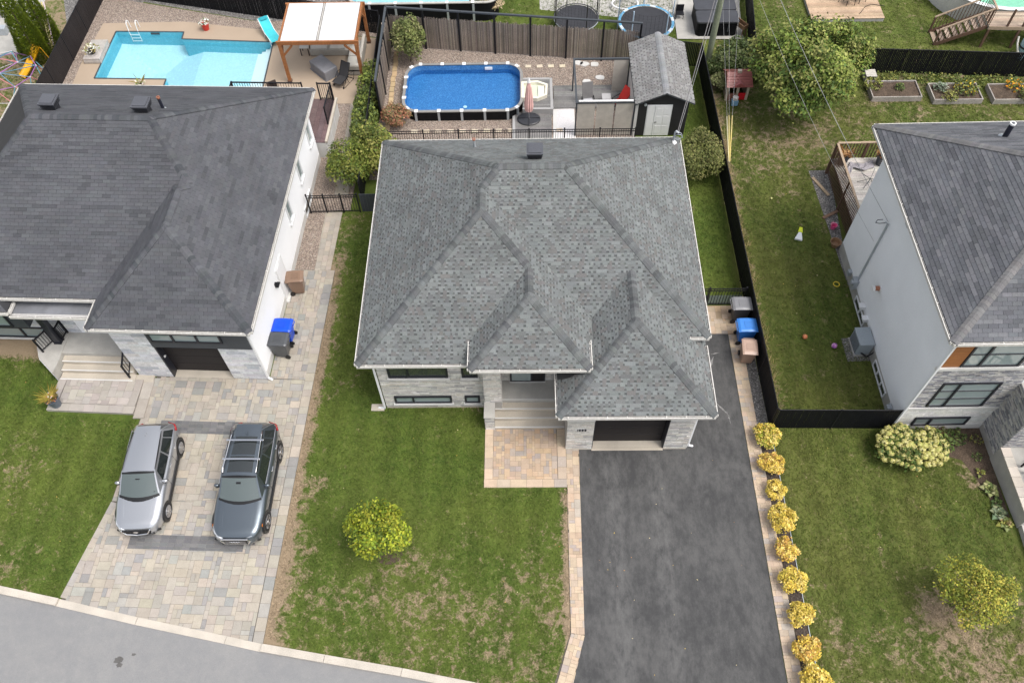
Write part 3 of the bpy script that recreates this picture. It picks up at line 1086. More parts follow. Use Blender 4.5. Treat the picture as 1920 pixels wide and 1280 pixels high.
def make_roof(parent, hips, style, cols, capcols, seed, wm=None, skip=(), expo=0.145, cap=300, deckmat="roof_deck", merged=()):
    r = random.Random(seed)
    sh, caps = [], []
    deck = MB()
    for i, h in enumerate(hips):
        others = [(j, o) for j, o in enumerate(hips) if o is not h]
        def hidden(p, others=others, i=i):
            return any(o.x0 - 0.01 < p.x < o.x1 + 0.01 and o.y0 < p.y < o.y1 and o.top(p.x, p.y) > p.z + (0.07 if j > i else -0.03) for j, o in others)
        def hidden_cap(p, others=others):
            return any(o.x0 - 0.01 < p.x < o.x1 + 0.01 and o.y0 < p.y < o.y1 and o.top(p.x, p.y) > p.z - 0.03 for j, o in others)
        for key, f in h.faces().items():
            deck.poly([Vector(p) - Vector((0, 0, 0.012 + 0.006 * i)) for p in f])
            if (i, key) in skip:
                continue
            sh += shingle_face(f, style, cols, r, hidden, expo)
        deck.poly([Vector(p) - Vector((0, 0, 0.16)) for p in h.c[::-1]])
        for q in range(4):
            a, b = Vector(h.c[q]), Vector(h.c[(q + 1) % 4])
            deck.poly([a - Vector((0, 0, 0.16)), b - Vector((0, 0, 0.16)), b - Vector((0, 0, 0.012)), a - Vector((0, 0, 0.012))])
        rid, hp = h.ridges()
        for a, b, m in rid:
            caps += cap_run(a, b, m, r, capcols, hidden_cap, expo=expo)
        for a, b in hp:
            m = (b[2] - a[2]) / max(1e-6, math.hypot(b[0] - a[0], b[1] - a[1]))
            caps += cap_run(a, b, m, r, capcols, hidden_cap, expo=expo)
    for f, own in merged:                       # faces shared by two blocks that lie in one plane
        def hidden(p, own=own):
            return any(o.x0 - 0.01 < p.x < o.x1 + 0.01 and o.y0 < p.y < o.y1 and o.top(p.x, p.y) > p.z + 0.07 for j, o in enumerate(hips) if j not in own)
        sh += shingle_face(f, style, cols, r, hidden, expo)
    roof = deck.build("roof", deckmat, parent)
    emit(roof, "shingle", sh, "shingle", cap, "shingles", wm)
    emit(roof, "ridge_cap", caps, "shingle", 300, "ridge_caps", wm)
    return roof

M("roof_deck", (0.05, 0.05, 0.052), 0.9)
M("roof_deck_dark", (0.03, 0.03, 0.033), 0.9)

def gutter(parent, runs, z, w=0.095, name="gutter", mat="gutter"):
    """open metal troughs along eaves: runs of (a, b, outward normal)"""
    for a, b, nrm in runs:
        mb, mi = MB(), MB()
        a, b, n = Vector((*a, 0)), Vector((*b, 0)), Vector((*nrm, 0))
        d = (b - a).normalized()
        def strip(o0, o1, z0, z1, m):
            m.add([a + n * o0 + Vector((0, 0, z0)), b + n * o0 + Vector((0, 0, z0)), b + n * o1 + Vector((0, 0, z0)), a + n * o1 + Vector((0, 0, z0)),
                   a + n * o0 + Vector((0, 0, z1)), b + n * o0 + Vector((0, 0, z1)), b + n * o1 + Vector((0, 0, z1)), a + n * o1 + Vector((0, 0, z1))],
                  [(3, 2, 1, 0), (4, 5, 6, 7), (0, 1, 5, 4), (1, 2, 6, 5), (2, 3, 7, 6), (3, 0, 4, 7)])
        strip(0.004, 0.022, z - 0.15, z - 0.035, mb)
        strip(w - 0.03, w, z - 0.15, z - 0.03, mb)
        strip(0.0225, w - 0.0305, z - 0.149, z - 0.125, mi)
        L = (b - a).length
        for k in range(max(2, int(L / 0.62))):
            s = (k + 0.5) * L / max(2, int(L / 0.62))
            p = a + d * s + n * (w * 0.5) + Vector((0, 0, z - 0.027))
            mb.bar(p - n * (w * 0.5), p + n * (w * 0.5), 0.03, 0.006)
        for e in (a, b):
            mb.bar(e + n * 0.01 + Vector((0, 0, z - 0.09)), e + n * (w - 0.002) + Vector((0, 0, z - 0.09)), 0.012, 0.115)
        g = mb.build(name, mat, parent)
        mi.build("gutter_trough", "gutter_inside", g)

def stone_wall(p0, u, L, z0, z1, openings, rows, lens, cols, seed, n, proud=0.022, gap=0.008):
    """courses of stones on a vertical plane. p0: start (x,y); u: direction (x,y); n: outward normal; openings: (s0,s1,z0,z1)"""
    r = random.Random(seed)
    out = []
    z = z0
    U, N = Vector((*u, 0)), Vector((*n, 0))
    P0 = Vector((*p0, 0))
    while z < z1 - 0.02:
        h = min(r.choice(rows), z1 - z)
        s = -r.uniform(0, 0.3)
        while s < L:
            l = r.choice(lens) * r.uniform(0.85, 1.15)
            segs = [(max(s, 0), min(s + l, L))]
            for (a0, a1, b0, b1) in openings:
                if z + h > b0 + 0.01 and z < b1 - 0.01:
                    ns = []
                    for (c0, c1) in segs:
                        if a1 <= c0 or a0 >= c1:
                            ns.append((c0, c1))
                        else:
                            if a0 > c0:
                                ns.append((c0, a0))
                            if a1 < c1:
                                ns.append((a1, c1))
                    segs = ns
            for (c0, c1) in segs:
                if c1 - c0 < 0.03:
                    continue
                pr = proud * r.uniform(0.55, 1.2)
                g = gap / 2
                q = []
                for d_ in (0.0, pr):
                    q += [P0 + U * (c0 + g) + N * d_ + Vector((0, 0, z + g)), P0 + U * (c1 - g) + N * d_ + Vector((0, 0, z + g)),
                          P0 + U * (c1 - g) + N * d_ + Vector((0, 0, z + h - g)), P0 + U * (c0 + g) + N * d_ + Vector((0, 0, z + h - g))]
                mb = MB()
                mb.add(q, [(4, 5, 6, 7), (0, 1, 5, 4), (1, 2, 6, 5), (2, 3, 7, 6), (3, 0, 4, 7)], jit(pick(cols, r), 0.08, r))
                out.append(mb)
            s += l
        z += h
    return out

def window(parent, p0, u, n, s0, s1, z0, z1, mull=(), trans=(), frame="dark_frame", pane="window_glass", fw=0.07, depth=0.06, sill=None, curtain=None):
    """framed window on a vertical wall plane"""
    U, N, P0 = Vector((*u, 0)), Vector((*n, 0)), Vector((*p0, 0))
    Zv = Vector((0, 0, 1))
    def slab(a0, a1, b0, b1, d0, d1, mb):
        q = [P0 + U * s + N * d + Zv * z for d in (d0, d1) for s, z in ((a0, b0), (a1, b0), (a1, b1), (a0, b1))]
        mb.add(q, [(3, 2, 1, 0), (4, 5, 6, 7), (0, 1, 5, 4), (1, 2, 6, 5), (2, 3, 7, 6), (3, 0, 4, 7)])
    f = MB()
    slab(s0, s1, z0, z0 + fw, -0.05, depth, f)
    slab(s0, s1, z1 - fw, z1, -0.05, depth, f)
    slab(s0, s0 + fw, z0 + fw, z1 - fw, -0.05, depth, f)
    slab(s1 - fw, s1, z0 + fw, z1 - fw, -0.05, depth, f)
    win = f.build("window", frame, parent)
    edges = [s0 + fw] + [m for m in mull] + [s1 - fw]
    for m in mull:
        mb = MB()
        slab(m - 0.035, m + 0.035, z0 + fw, z1 - fw, -0.05, depth + 0.003, mb)
        mb.build("mullion", frame, win)
    for t_ in trans:
        mb = MB()
        slab(s0 + fw, s1 - fw, t_ - 0.014, t_ + 0.014, 0.0, depth - 0.012, mb)
        mb.build("glazing_bar", frame, win)
    for a, b in zip(edges[:-1], edges[1:]):
        mb = MB()
        slab(a, b, z0 + fw, z1 - fw, -0.02, 0.012, mb)
        mb.build("pane", pane, win)
    if sill:
        mb = MB()
        slab(s0 - 0.06, s1 + 0.06, z0 - 0.09, z0 - 0.004, 0.0, depth + 0.05, mb)
        mb.build("sill", sill, win)
    return win

def roof_vent(parent, x, y, z, slope_dir, name="roof_vent", s=0.5):
    mb = MB()
    mb.box((x, y, z + 0.20), (s * 0.72, s * 0.72, 0.5))
    for k in range(3):
        d = s * (1.02 + 0.05 * k)
        mb.box((x, y, z + 0.34 + k * 0.085), (d, d, 0.03))
    v = mb.build(name, "dark_vent", parent)
    m2 = MB()
    m2.box((x, y, z + 0.575), (s * 1.2, s * 1.2, 0.05))
    m2.box((x, y, z + 0.615), (s * 0.95, s * 0.95, 0.03))
    c = m2.build("vent_hood", "vent_top", v)
    return v

M("dark_vent", (0.035, 0.036, 0.042), 0.4, var=0.05)
M("vent_top", (0.085, 0.088, 0.10), 0.35, var=0.05)

def vent_pipe(parent, x, y, z, h, r_, body, rim):
    mb = MB().cyl((x, y, z - 0.1), (x, y, z + h), r_, n=12)
    p = mb.build("vent_pipe", body, parent)
    MB().lathe([(r_ * 1.12, 0), (r_ * 1.12, 0.07), (r_ * 0.7, 0.075), (r_ * 0.7, 0.02)], (x, y, z + h - 0.03), 12).build("pipe_rim", rim, p)
    MB().lathe([(r_ * 2.4, 0.0), (r_ * 1.4, 0.06)], (x, y, z - 0.06), 12).build("pipe_flashing", "galvanised", p)
M("copper", (0.36, 0.15, 0.09), 0.5)
M("navy_pipe", (0.02, 0.022, 0.035), 0.4)

# ================================================================== middle house
house = thing("bungalow", "middle bungalow with pale grey shingled hip roof and cream stone front", "house", (0.3, 21.5, 0), world=True)
HC = [Hip(-6.13, 6.765, 16.96, 27.40, 4.0, 0.69), Hip(-6.13, 3.015, 15.86, 26.0, 4.0, 0.69), Hip(-1.98, 2.29, 15.31, 22.0, 4.5, 0.69), Hip(1.15, 6.70, 13.95, 22.0, 3.5, 0.69)]
LAM = ([(0.158, 0.169, 0.168), (0.174, 0.186, 0.184), (0.149, 0.159, 0.158), (0.139, 0.145, 0.144), (0.138, 0.135, 0.132), (0.126, 0.130, 0.130)],
       [(0.084, 0.088, 0.089), (0.096, 0.100, 0.100), (0.112, 0.115, 0.114)])
CAPC = [(0.104, 0.109, 0.111), (0.115, 0.121, 0.122), (0.093, 0.097, 0.099), (0.132, 0.140, 0.140)]
def pl_left(x, y):
    return (x, y, 4.0 + 0.69 * (x + 6.13))
def pl_right(x, y):
    return (x, y, 4.0 + 0.69 * (3.015 - x))
MC = [([pl_left(-6.13, 27.4), pl_left(-6.13, 15.86), pl_left(-1.5575, 20.4325), pl_left(-1.5575, 22.8275)], (0, 1)),
      ([pl_left(-1.5575, 22.8275), pl_left(-1.5575, 21.5325), pl_left(-0.91, 22.18)], (0, 1)),
      ([pl_right(2.29, 15.31), pl_right(2.29, 20.2), pl_right(0.155, 20.2), pl_right(0.155, 17.445)], (1, 2)),
      ([pl_right(0.155, 18.72), pl_right(0.155, 21.56), pl_right(-1.5575, 21.56), pl_right(-1.5575, 20.4325)], (1, 2)),
      ([pl_right(3.015, 15.86), pl_right(3.015, 20.0), pl_right(2.29, 20.0), pl_right(2.29, 16.585)], (1, 2))]
make_roof(house, HC, 'lam', LAM, CAPC, 41, expo=0.147, skip=((0, 'l'), (1, 'l'), (1, 'r'), (2, 'r')), merged=MC)
gutter(house, [((-6.13, 15.86), (-6.13, 27.4), (-1, 0)), ((-6.13, 15.86), (-2.0, 15.86), (0, -1)), ((6.765, 16.96), (6.765, 27.4), (1, 0)), ((-6.13, 27.4), (6.765, 27.4), (0, 1)), ((5.85, 16.96), (6.765, 16.96), (0, -1))], 4.0)
gutter(house, [((-1.98, 15.31), (2.29, 15.31), (0, -1)), ((-1.98, 15.31), (-1.98, 16.7), (-1, 0)), ((2.29, 15.31), (2.29, 16.7), (1, 0))], 4.5)
gutter(house, [((1.15, 13.95), (6.70, 13.95), (0, -1)), ((1.15, 13.95), (1.15, 15.75), (-1, 0)), ((6.70, 13.95), (6.70, 16.9), (1, 0))], 3.5)
# soffits and walls
mb = MB()
mb.bb(-6.1, 6.74, 16.99, 27.37, 3.80, 3.83)
mb.bb(-6.1, 3.0, 15.89, 16.985, 3.80, 3.83)
mb.bb(-1.95, 2.26, 15.34, 17.1, 4.30, 4.33)
mb.bb(1.18, 6.67, 13.98, 16.98, 3.30, 3.33)
mb.build("soffit", "soffit", house)
M("mortar", (0.36, 0.345, 0.32), 0.9)
mb = MB()
mb.bb(-5.62, -1.30, 16.30, 26.95, 0, 3.80)
mb.bb(-1.299, 1.53, 17.13, 26.949, 0, 4.29)
mb.bb(1.531, 6.24, 16.6, 26.951, 0, 3.80)
mb.bb(1.5315, 2.55, 14.38, 16.599, 0, 3.30)
mb.bb(5.33, 6.2395, 14.38, 16.5995, 0, 3.30)
mb.bb(2.551, 5.329, 14.381, 16.599, 2.36, 3.299)
wall = mb.build("wall", "mortar", house)
CREAM = [(0.570, 0.546, 0.503), (0.608, 0.584, 0.541), (0.532, 0.513, 0.480), (0.627, 0.608, 0.570), (0.475, 0.461, 0.437), (0.551, 0.513, 0.456), (0.380, 0.370, 0.366)]
ROWS, LENS = [0.085, 0.10, 0.12], [0.35, 0.5, 0.7, 0.25]
st = stone_wall((-5.62, 16.30), (1, 0), 4.02, 0.10, 3.78, [(0.40, 2.68, 2.26, 3.6), (3.20, 3.80, 2.26, 3.6), (0.40, 2.68, 0.32, 0.92), (3.20, 3.80, 0.32, 0.92)], ROWS, LENS, CREAM, 51, (0, -1))
st += stone_wall((1.54, 14.38), (1, 0), 1.01, 0.06, 2.36, [(0.33, 0.66, 1.52, 1.76)], ROWS, LENS, CREAM, 52, (0, -1))
st += stone_wall((5.33, 14.38), (1, 0), 0.905, 0.06, 2.36, [], ROWS, LENS, CREAM, 53, (0, -1))
st += stone_wall((6.24, 14.38), (0, 1), 0.55, 0.06, 3.28, [], ROWS, LENS, CREAM, 54, (1, 0))
st += stone_wall((-5.62, 16.85), (0, -1), 0.55, 0.10, 3.78, [], ROWS, LENS, CREAM, 55, (-1, 0))
st += stone_wall((-1.29, 17.13), (1, 0), 2.8, 0.70, 4.28, [(0.70, 2.05, 0.7, 3.2)], ROWS, LENS, CREAM, 56, (0, -1))
# stone pier beside the steps with a low wing wall in front
mb = MB()
mb.bb(-1.60, -0.94, 15.93, 16.60, 0, 4.30)
mb.bb(-1.595, -1.23, 15.26, 15.929, 0, 0.98)
pier = mb.build("stone_pier", "mortar", house)
st += stone_wall((-1.60, 15.93), (1, 0), 0.66, 1.03, 4.28, [], ROWS, LENS, CREAM, 57, (0, -1))
st += stone_wall((-1.60, 16.60), (0, -1), 0.67, 0.05, 4.28, [], ROWS, LENS, CREAM, 58, (-1, 0))
st += stone_wall((-0.94, 15.93), (0, 1), 0.67, 0.7, 4.28, [], ROWS, LENS, CREAM, 59, (1, 0))
st += stone_wall((-1.595, 15.26), (1, 0), 0.365, 0.03, 0.95, [], ROWS, LENS, CREAM, 60, (0, -1))
st += stone_wall((-1.595, 15.93), (0, -1), 0.67, 0.03, 0.95, [], ROWS, LENS, CREAM, 61, (-1, 0))
emit(wall, "stone", st, "stone", 300, "stones")
MB().bb(-1.63, -1.20, 15.22, 15.925, 0.985, 1.03).build("pier_cap", "concrete_grey", pier)
mb = MB()
mb.bb(1.52, 2.56, 14.33, 14.41, 2.36, 2.44)
mb.bb(5.32, 6.27, 14.33, 14.41, 2.36, 2.44)
mb.build("stone_ledge", "concrete_white", wall)
M("fascia", (0.20, 0.155, 0.15), 0.6)
MB().bb(1.60, 6.22, 14.335, 14.375, 2.442, 3.29).build("fascia_panel", "fascia", house)
MB().bb(-5.60, -1.62, 16.262, 16.298, 0.0, 0.10).build("plinth", "concrete", house)
# windows
WP = ((-5.62, 16.30), (1, 0), (0, -1))
window(house, *WP, 0.40, 2.68, 2.36, 3.60, mull=(1.15,), sill="concrete_white", pane="dim_glass" if "dim_glass" in MATS else "window_glass")
window(house, *WP, 3.20, 3.80, 2.36, 3.60, sill="concrete_white")
window(house, *WP, 0.40, 2.68, 0.40, 0.91, mull=(1.15,), sill="concrete_white", pane="pale_glass")
window(house, *WP, 3.20, 3.80, 0.40, 0.91, sill="concrete_white", pane="pale_glass")
# entrance door with side light
mb = MB()
mb.bb(-0.62, 0.78, 17.05, 17.12, 0.70, 3.2)
dr = mb.build("entrance_door", "dark_frame", house)
MB().bb(-0.55, 0.20, 17.035, 17.052, 0.80, 3.1).build("side_light", "pale_glass", dr)
MB().bb(0.27, 0.72, 17.035, 17.052, 0.75, 3.1).build("door_leaf", "dark_door", dr)
MB().bb(0.30, 0.34, 17.0, 17.035, 1.6, 1.9).build("handle", "metal", dr)
MB().bb(-0.64, 0.80, 17.0, 17.12, 0.682, 0.70).build("door_sill", "concrete_white", dr)
# stairs
mb = MB().bb(-1.30, 1.53, 16.21, 17.13, 0, 0.68)
land = mb.build("landing", "concrete_grey", house)
for k in range(3):
    z = 0.17 * (k + 1)
    y = 15.25 + 0.32 * k
    x0 = -1.228 if y < 15.93 else -0.93
    st_ = MB().bb(x0, 1.528, y, y + 0.321 if k < 2 else 16.209, 0.0, z - 0.004).build("step", "concrete", house, bevel=0.012)
    MB().bb(x0, 1.526, y - 0.006, y + 0.05, z - 0.0035, z).build("step_nosing", "concrete_white", st_)
MB().bb(-0.93, 1.526, 16.20, 16.26, 0.681, 0.687).build("step_nosing", "concrete_white", land)
# garage door, recessed
mb = MB()
mb.bb(2.56, 5.32, 14.72, 14.78, 0.02, 2.36)
gd = mb.build("garage_door", "dark_door", house)
for k in range(4):
    MB().bb(2.60, 5.28, 14.700, 14.722, 0.05 + k * 0.58, 0.05 + k * 0.58 + 0.565).build("door_panel", "dark_door", gd, bevel=0.01)
mb = MB()
mb.bb(2.551, 2.58, 14.385, 14.719, 0.0, 2.36)
mb.bb(5.30, 5.329, 14.385, 14.719, 0.0, 2.36)
mb.build("door_jamb", "dark_frame", gd)
MB().bb(2.552, 5.328, 14.30, 14.78, 0.0, 0.03).build("garage_threshold", "concrete", house)
MB().bb(1.56, 6.22, 14.352, 14.379, 0.0, 0.06).build("plinth", "concrete", house)
# house number: dark raised digits
def digits(parent, text, x, y, z, h, mat, n=(0, -1), name="house_number"):
    seg = {'0': 'abcdef', '1': 'bc', '6': 'acdefg', '9': 'abcdfg', '8': 'abcdefg', '3': 'abcdg', '2': 'abdeg', '4': 'bcfg', '5': 'acdfg', '7': 'abc'}
    w_, t_ = h * 0.52, h * 0.17
    for i, ch in enumerate(text):
        mb = MB()
        ox = x + i * (w_ + t_ * 1.5)
        S = {'a': (0, w_, h - t_, h), 'g': (0, w_, (h - t_) / 2, (h + t_) / 2), 'd': (0, w_, 0, t_), 'f': (0, t_, h / 2, h), 'e': (0, t_, 0, h / 2), 'b': (w_ - t_, w_, h / 2, h), 'c': (w_ - t_, w_, 0, h / 2)}
        for k in seg[ch]:
            a, b, c, d = S[k]
            mb.bb(ox + a, ox + b, y - 0.02, y, z + c, z + d)
        mb.build(name, mat, parent)
pl = MB().bb(1.85, 2.19, 14.36, 14.378, 1.52, 1.76).build("number_plaque", "concrete_white", wall)
digits(pl, "1669", 1.88, 14.358, 1.57, 0.135, "dark_frame")
# vents and pipe on the back slope, downspouts
roof_vent(house, 0.42, 23.35, HC[0].top(0.42, 23.35) - 0.1, None, s=0.52)
vent_pipe(house, -2.05, 25.75, HC[0].top(-2.05, 25.75), 0.42, 0.06, "galvanised", "copper")
mb = MB()
mb.bar((-5.68, 16.20, 0.15), (-5.68, 16.20, 3.7), 0.07)
mb.bar((-5.68, 16.20, 0.12), (-5.95, 16.25, 0.06), 0.07)
mb.build("downspout", "white_paint", house)
mb = MB()
mb.bar((6.30, 14.45, 0.15), (6.30, 14.45, 3.3), 0.07)
mb.bar((6.30, 14.45, 0.14), (6.50, 14.45, 0.06), 0.07)
mb.build("downspout", "white_paint", house)
MB().bb(-6.25, -5.72, 16.12, 16.42, 0.004, 0.06).build("splash_block", "concrete", house)
# service mast at the back right corner
mb = MB()
mb.cyl((6.45, 26.9, 3.5), (6.45, 26.9, 4.75), 0.035, n=8)
mb.tube([(6.45, 26.9, 4.75), (6.5, 26.85, 4.87), (6.6, 26.8, 4.81)], 0.045, 6)
sm = mb.build("service_mast", "galvanised", house)
mb = MB()
pts = [(6.62 + 0.17 * math.cos(t), 26.78 + 0.02 * t, 4.55 + 0.17 * math.sin(t)) for t in [k * 0.45 for k in range(22)]]
mb.tube(pts, 0.012, 5).build("cable_loop", "galvanised", sm)
MB().lathe([(0.16, 0), (0.10, 0.05), (0.04, 0.10)], (6.45, 26.9, HC[0].top(6.45, 26.9) - 0.02), 10).build("mast_flashing", "white_paint", sm)

# ================================================================== house on the left (its axes are turned a little)
lh = thing("grey_roof_house", "left house with dark grey hip roof and white siding beside paved driveway", "house", (-10.27, 17.28, 0), R(-2.3))
LW = Matrix.Translation((-10.27, 17.28, 0)) @ Matrix.Rotation(R(-2.3), 4, 'Z')
HL = [Hip(-13.85, 0, 1.35, 13.62, 4.05, (0.80, 0.80, 0.59, 0.59)), Hip(-6.25, 0, 0, 9.0, 4.05, (0.80, 0.80, 0.83, 0.6))]
TAB = ([(0.086, 0.088, 0.097), (0.091, 0.094, 0.102), (0.080, 0.082, 0.090), (0.095, 0.098, 0.106), (0.086, 0.088, 0.097), (0.070, 0.072, 0.079), (0.089, 0.090, 0.098), (0.091, 0.094, 0.102), (0.086, 0.088, 0.097), (0.083, 0.085, 0.094)],)
CAPL = [(0.084, 0.087, 0.095), (0.074, 0.077, 0.084), (0.062, 0.066, 0.073), (0.095, 0.098, 0.105)]
def pl_east(u, v):
    return (u, v, 4.05 - 0.80 * u)
ML = [([pl_east(0, 0), pl_east(0, 13.62), pl_east(-3.125, 9.383), pl_east(-3.125, 3.012)], (0, 1)),
      ([pl_east(-3.125, 5.587), pl_east(-3.125, 9.383), pl_east(-4.525, 7.485)], (0, 1))]
make_roof(lh, HL, 'tab', TAB, CAPL, 61, wm=LW, skip=((0, 'l'), (0, 'r'), (1, 'r')), deckmat="roof_deck_dark", merged=ML)
gutter(lh, [((0, 0), (0, 13.62), (1, 0)), ((-6.25, 0), (0, 0), (0, -1)), ((-6.25, 0), (-6.25, 1.35), (-1, 0)), ((-10.1, 1.35), (-6.25, 1.35), (0, -1)), ((-13.85, 1.35), (-13.85, 13.62), (-1, 0)), ((-13.85, 13.62), (0, 13.62), (0, 1))], 4.05, mat="gutter")
mb = MB()
mb.bb(-13.8, -0.03, 1.38, 13.58, 3.85, 3.88)
mb.bb(-6.22, -0.031, 0.03, 1.379, 3.85, 3.879)
mb.build("soffit", "soffit", lh)
mb = MB()
mb.bb(-13.4, -5.85, 2.05, 13.2, 0, 3.85)
mb.bb(-5.85, -0.44, 0.75, 13.199, 0, 3.851)
mb.bb(-5.849, -4.42, 0.37, 0.749, 0, 3.85)
mb.bb(-1.86, -0.441, 0.371, 0.749, 0, 3.85)
mb.bb(-4.419, -1.861, 0.372, 0.7495, 2.32, 3.85)
lwall = mb.build("wall", "white_siding", lh)
mb = MB()                                        # clapboards of the right-hand wall
for k in range(30):
    z = 0.42 + k * 0.115
    if z > 3.8:
        break
    mb.add([(-0.438, 0.4, z), (-0.438, 13.18, z), (-0.422, 13.18, z), (-0.422, 0.4, z), (-0.438, 0.4, z + 0.114), (-0.438, 13.18, z + 0.114)], [(0, 3, 2, 1), (3, 2, 5, 4)][0:2])
mb.build("clapboards", "white_siding", lh, kind="stuff")
MB().bb(-0.44, -0.415, 0.4, 13.19, 0.0, 0.40).build("foundation", "concrete_white", lh)
GREY = [(0.60, 0.605, 0.62), (0.54, 0.55, 0.575), (0.65, 0.655, 0.665), (0.47, 0.485, 0.515), (0.62, 0.615, 0.60), (0.68, 0.68, 0.68)]
GR, GL_ = [0.16, 0.20], [0.45, 0.6, 0.8]
sl = stone_wall((-5.85, 0.37), (1, 0), 1.43, 0.05, 3.84, [], GR, GL_, GREY, 71, (0, -1), 0.02)
sl += stone_wall((-1.86, 0.37), (1, 0), 1.42, 0.05, 2.32, [], GR, GL_, GREY, 72, (0, -1), 0.02)
sl += stone_wall((-13.4, 2.05), (1, 0), 7.5, 0.15, 2.1, [(0.5, 3.6, -1, 0.95), (4.8, 7.0, 0, 4)], GR, GL_, GREY, 73, (0, -1), 0.02)
sl += stone_wall((-5.85, 2.05), (0, -1), 1.68, 0.15, 3.84, [], GR, GL_, GREY, 74, (-1, 0), 0.02)
emit(lwall, "stone", sl, "stone", 300, "stones", LW)
mb = MB()
mb.bb(-4.42, -0.40, 0.325, 0.372, 2.32, 3.84)
ds = mb.build("garage_header", "dark_siding", lh)
window(lh, (-4.42, 0.325), (1, 0), (0, -1), 0.12, 2.95, 2.75, 3.35, mull=(1.05, 2.0), pane="pale_glass")
mb = MB().bb(-4.41, -1.87, 0.70, 0.748, 0.02, 2.32)
lgd = mb.build("garage_door", "dark_door", lh)
for k in range(4):
    MB().bb(-4.38, -1.90, 0.682, 0.701, 0.05 + k * 0.565, 0.05 + k * 0.565 + 0.55).build("door_panel", "dark_door", lgd, bevel=0.01)
MB().bb(-4.42, -4.36, 0.36, 0.699, 0.0, 2.32).build("door_jamb", "dark_frame", lgd)
MB().cyl((-4.355, 0.52, 1.35), (-4.335, 0.52, 1.35), 0.06, n=12).build("keypad", "white_paint", lgd)
MB().bb(-4.36, -1.88, 0.34, 0.70, 0.0, 0.03).build("garage_threshold", "concrete", lh)
mb = MB()
mb.bar((-0.40, 0.36, 0.15), (-0.40, 0.36, 3.7), 0.07)
mb.bar((-0.40, 0.36, 0.14), (-0.22, 0.30, 0.06), 0.08)
mb.build("downspout", "white_paint", lh)
# side door, lamp and narrow windows in the white wall
mb = MB().bb(-0.43, -0.385, 4.35, 5.30, 0.10, 2.15)
sdr = mb.build("side_door", "white_paint", lh)
MB().bb(-0.386, -0.374, 4.45, 5.20, 0.25, 2.05).build("door_leaf", "white_siding", sdr)
MB().bb(-0.43, -0.28, 4.28, 5.36, 0.02, 0.10).build("door_sill", "concrete_white", sdr)
mb = MB()
mb.box((-0.36, 3.95, 1.75), (0.16, 0.14, 0.22))
mb.box((-0.27, 3.95, 1.82), (0.12, 0.20, 0.05))
mb.build("wall_lamp", "black_metal", lh)
LPW = ((-0.422, 0.0), (0, 1), (1, 0))
for s0 in (7.35, 9.85, 12.2):
    window(lh, *LPW, s0, s0 + 0.55, 1.75, 2.95, frame="white_frame", fw=0.08, depth=0.05, pane="pale_glass", sill="white_paint")
window(lh, (-0.415, 0.0), (0, 1), (1, 0), 9.2, 10.6, 0.05, 0.62, frame="white_frame", fw=0.07, depth=0.05)
# entrance: landing, steps, side walls, post, canopy
MB().bb(-6.01, -5.2, 0.02, 0.365, 0.0, 0.09).build("landing_apron", "concrete", lh)
land = MB().bb(-9.15, -6.02, 1.0, 2.04, 0, 0.62).build("landing", "concrete_grey", lh)
for k in range(3):
    y = 0.02 + 0.33 * k
    s_ = MB().bb(-9.1, -6.02 if k else -5.95, y, y + 0.331 if k < 2 else 0.999, 0.0, 0.13 + 0.165 * (k + 0)).build("step", "concrete", lh, bevel=0.012)
    MB().bb(-9.098, -6.04, y - 0.004, y + 0.05, 0.13 + 0.165 * k + 0.0005, 0.13 + 0.165 * k + 0.005).build("step_nosing", "concrete_white", s_)
mb = MB().prism([(-9.18, 0.0), (-9.12, 0.35), (-9.12, 2.04), (-10.4, 2.04), (-10.4, 1.5), (-10.0, 0.7)], 0, 0.66)
wing = mb.build("wing_wall", "concrete_grey", lh)
sl = stone_wall((-10.0, 0.70), (0.761, -0.649), 1.07, 0.05, 0.62, [], [0.14], [0.3, 0.45], GREY, 75, (-0.649, -0.761), 0.02)
emit(wing, "stone", sl, "stone")
post = MB().bar((-9.42, 1.55, 0.66), (-9.42, 1.55, 3.35), 0.24).build("porch_post", "dark_frame", lh)
MB().bb(-9.58, -9.26, 1.39, 1.71, 0.66, 0.72).build("post_base", "dark_frame", post)
def railing(parent, a, b, h, nb=5, pw=0.06, name="railing", mat="black_metal"):
    a, b = Vector(a), Vector(b)
    mb = MB()
    Zv = Vector((0, 0, 1))
    for p in (a, b):
        mb.bar(p, p + Zv * (h + 0.06), pw)
    rl = mb.build(name, mat, parent)
    m2 = MB()
    m2.bar(a + Zv * h, b + Zv * h, 0.06, 0.05)
    m2.bar(a + Zv * 0.12, b + Zv * 0.12, 0.035)
    m2.build("rail", mat, rl)
    for k in range(nb):
        p = a.lerp(b, (k + 1) / (nb + 1))
        MB().bar(p + Zv * 0.13, p + Zv * (h - 0.02), 0.018).build("baluster", mat, rl)
    return rl
railing(lh, (-9.9, 1.0, 0.66), (-9.62, 1.5, 0.66), 0.85, 4)
railing(lh, (-9.25, 1.62, 0.66), (-9.2, 2.0, 0.66), 0.85, 4)
railing(lh, (-6.15, 0.15, 0.20), (-6.15, 0.75, 0.52), 0.85, 3)
mb = MB().bb(-9.75, -6.27, 0.85, 2.0, 3.30, 3.52)
can = mb.build("porch_canopy", "soffit", lh)
MB().bb(-9.72, -6.30, 0.95, 2.0, 3.521, 3.535).build("canopy_roof", "canopy_felt" if "canopy_felt" in MATS else M("canopy_felt", (0.16, 0.165, 0.18), 0.8, var=0.2, scale=1.5), can)
gutter(lh, [((-9.75, 0.85), (-6.27, 0.85), (0, -1))], 3.56)
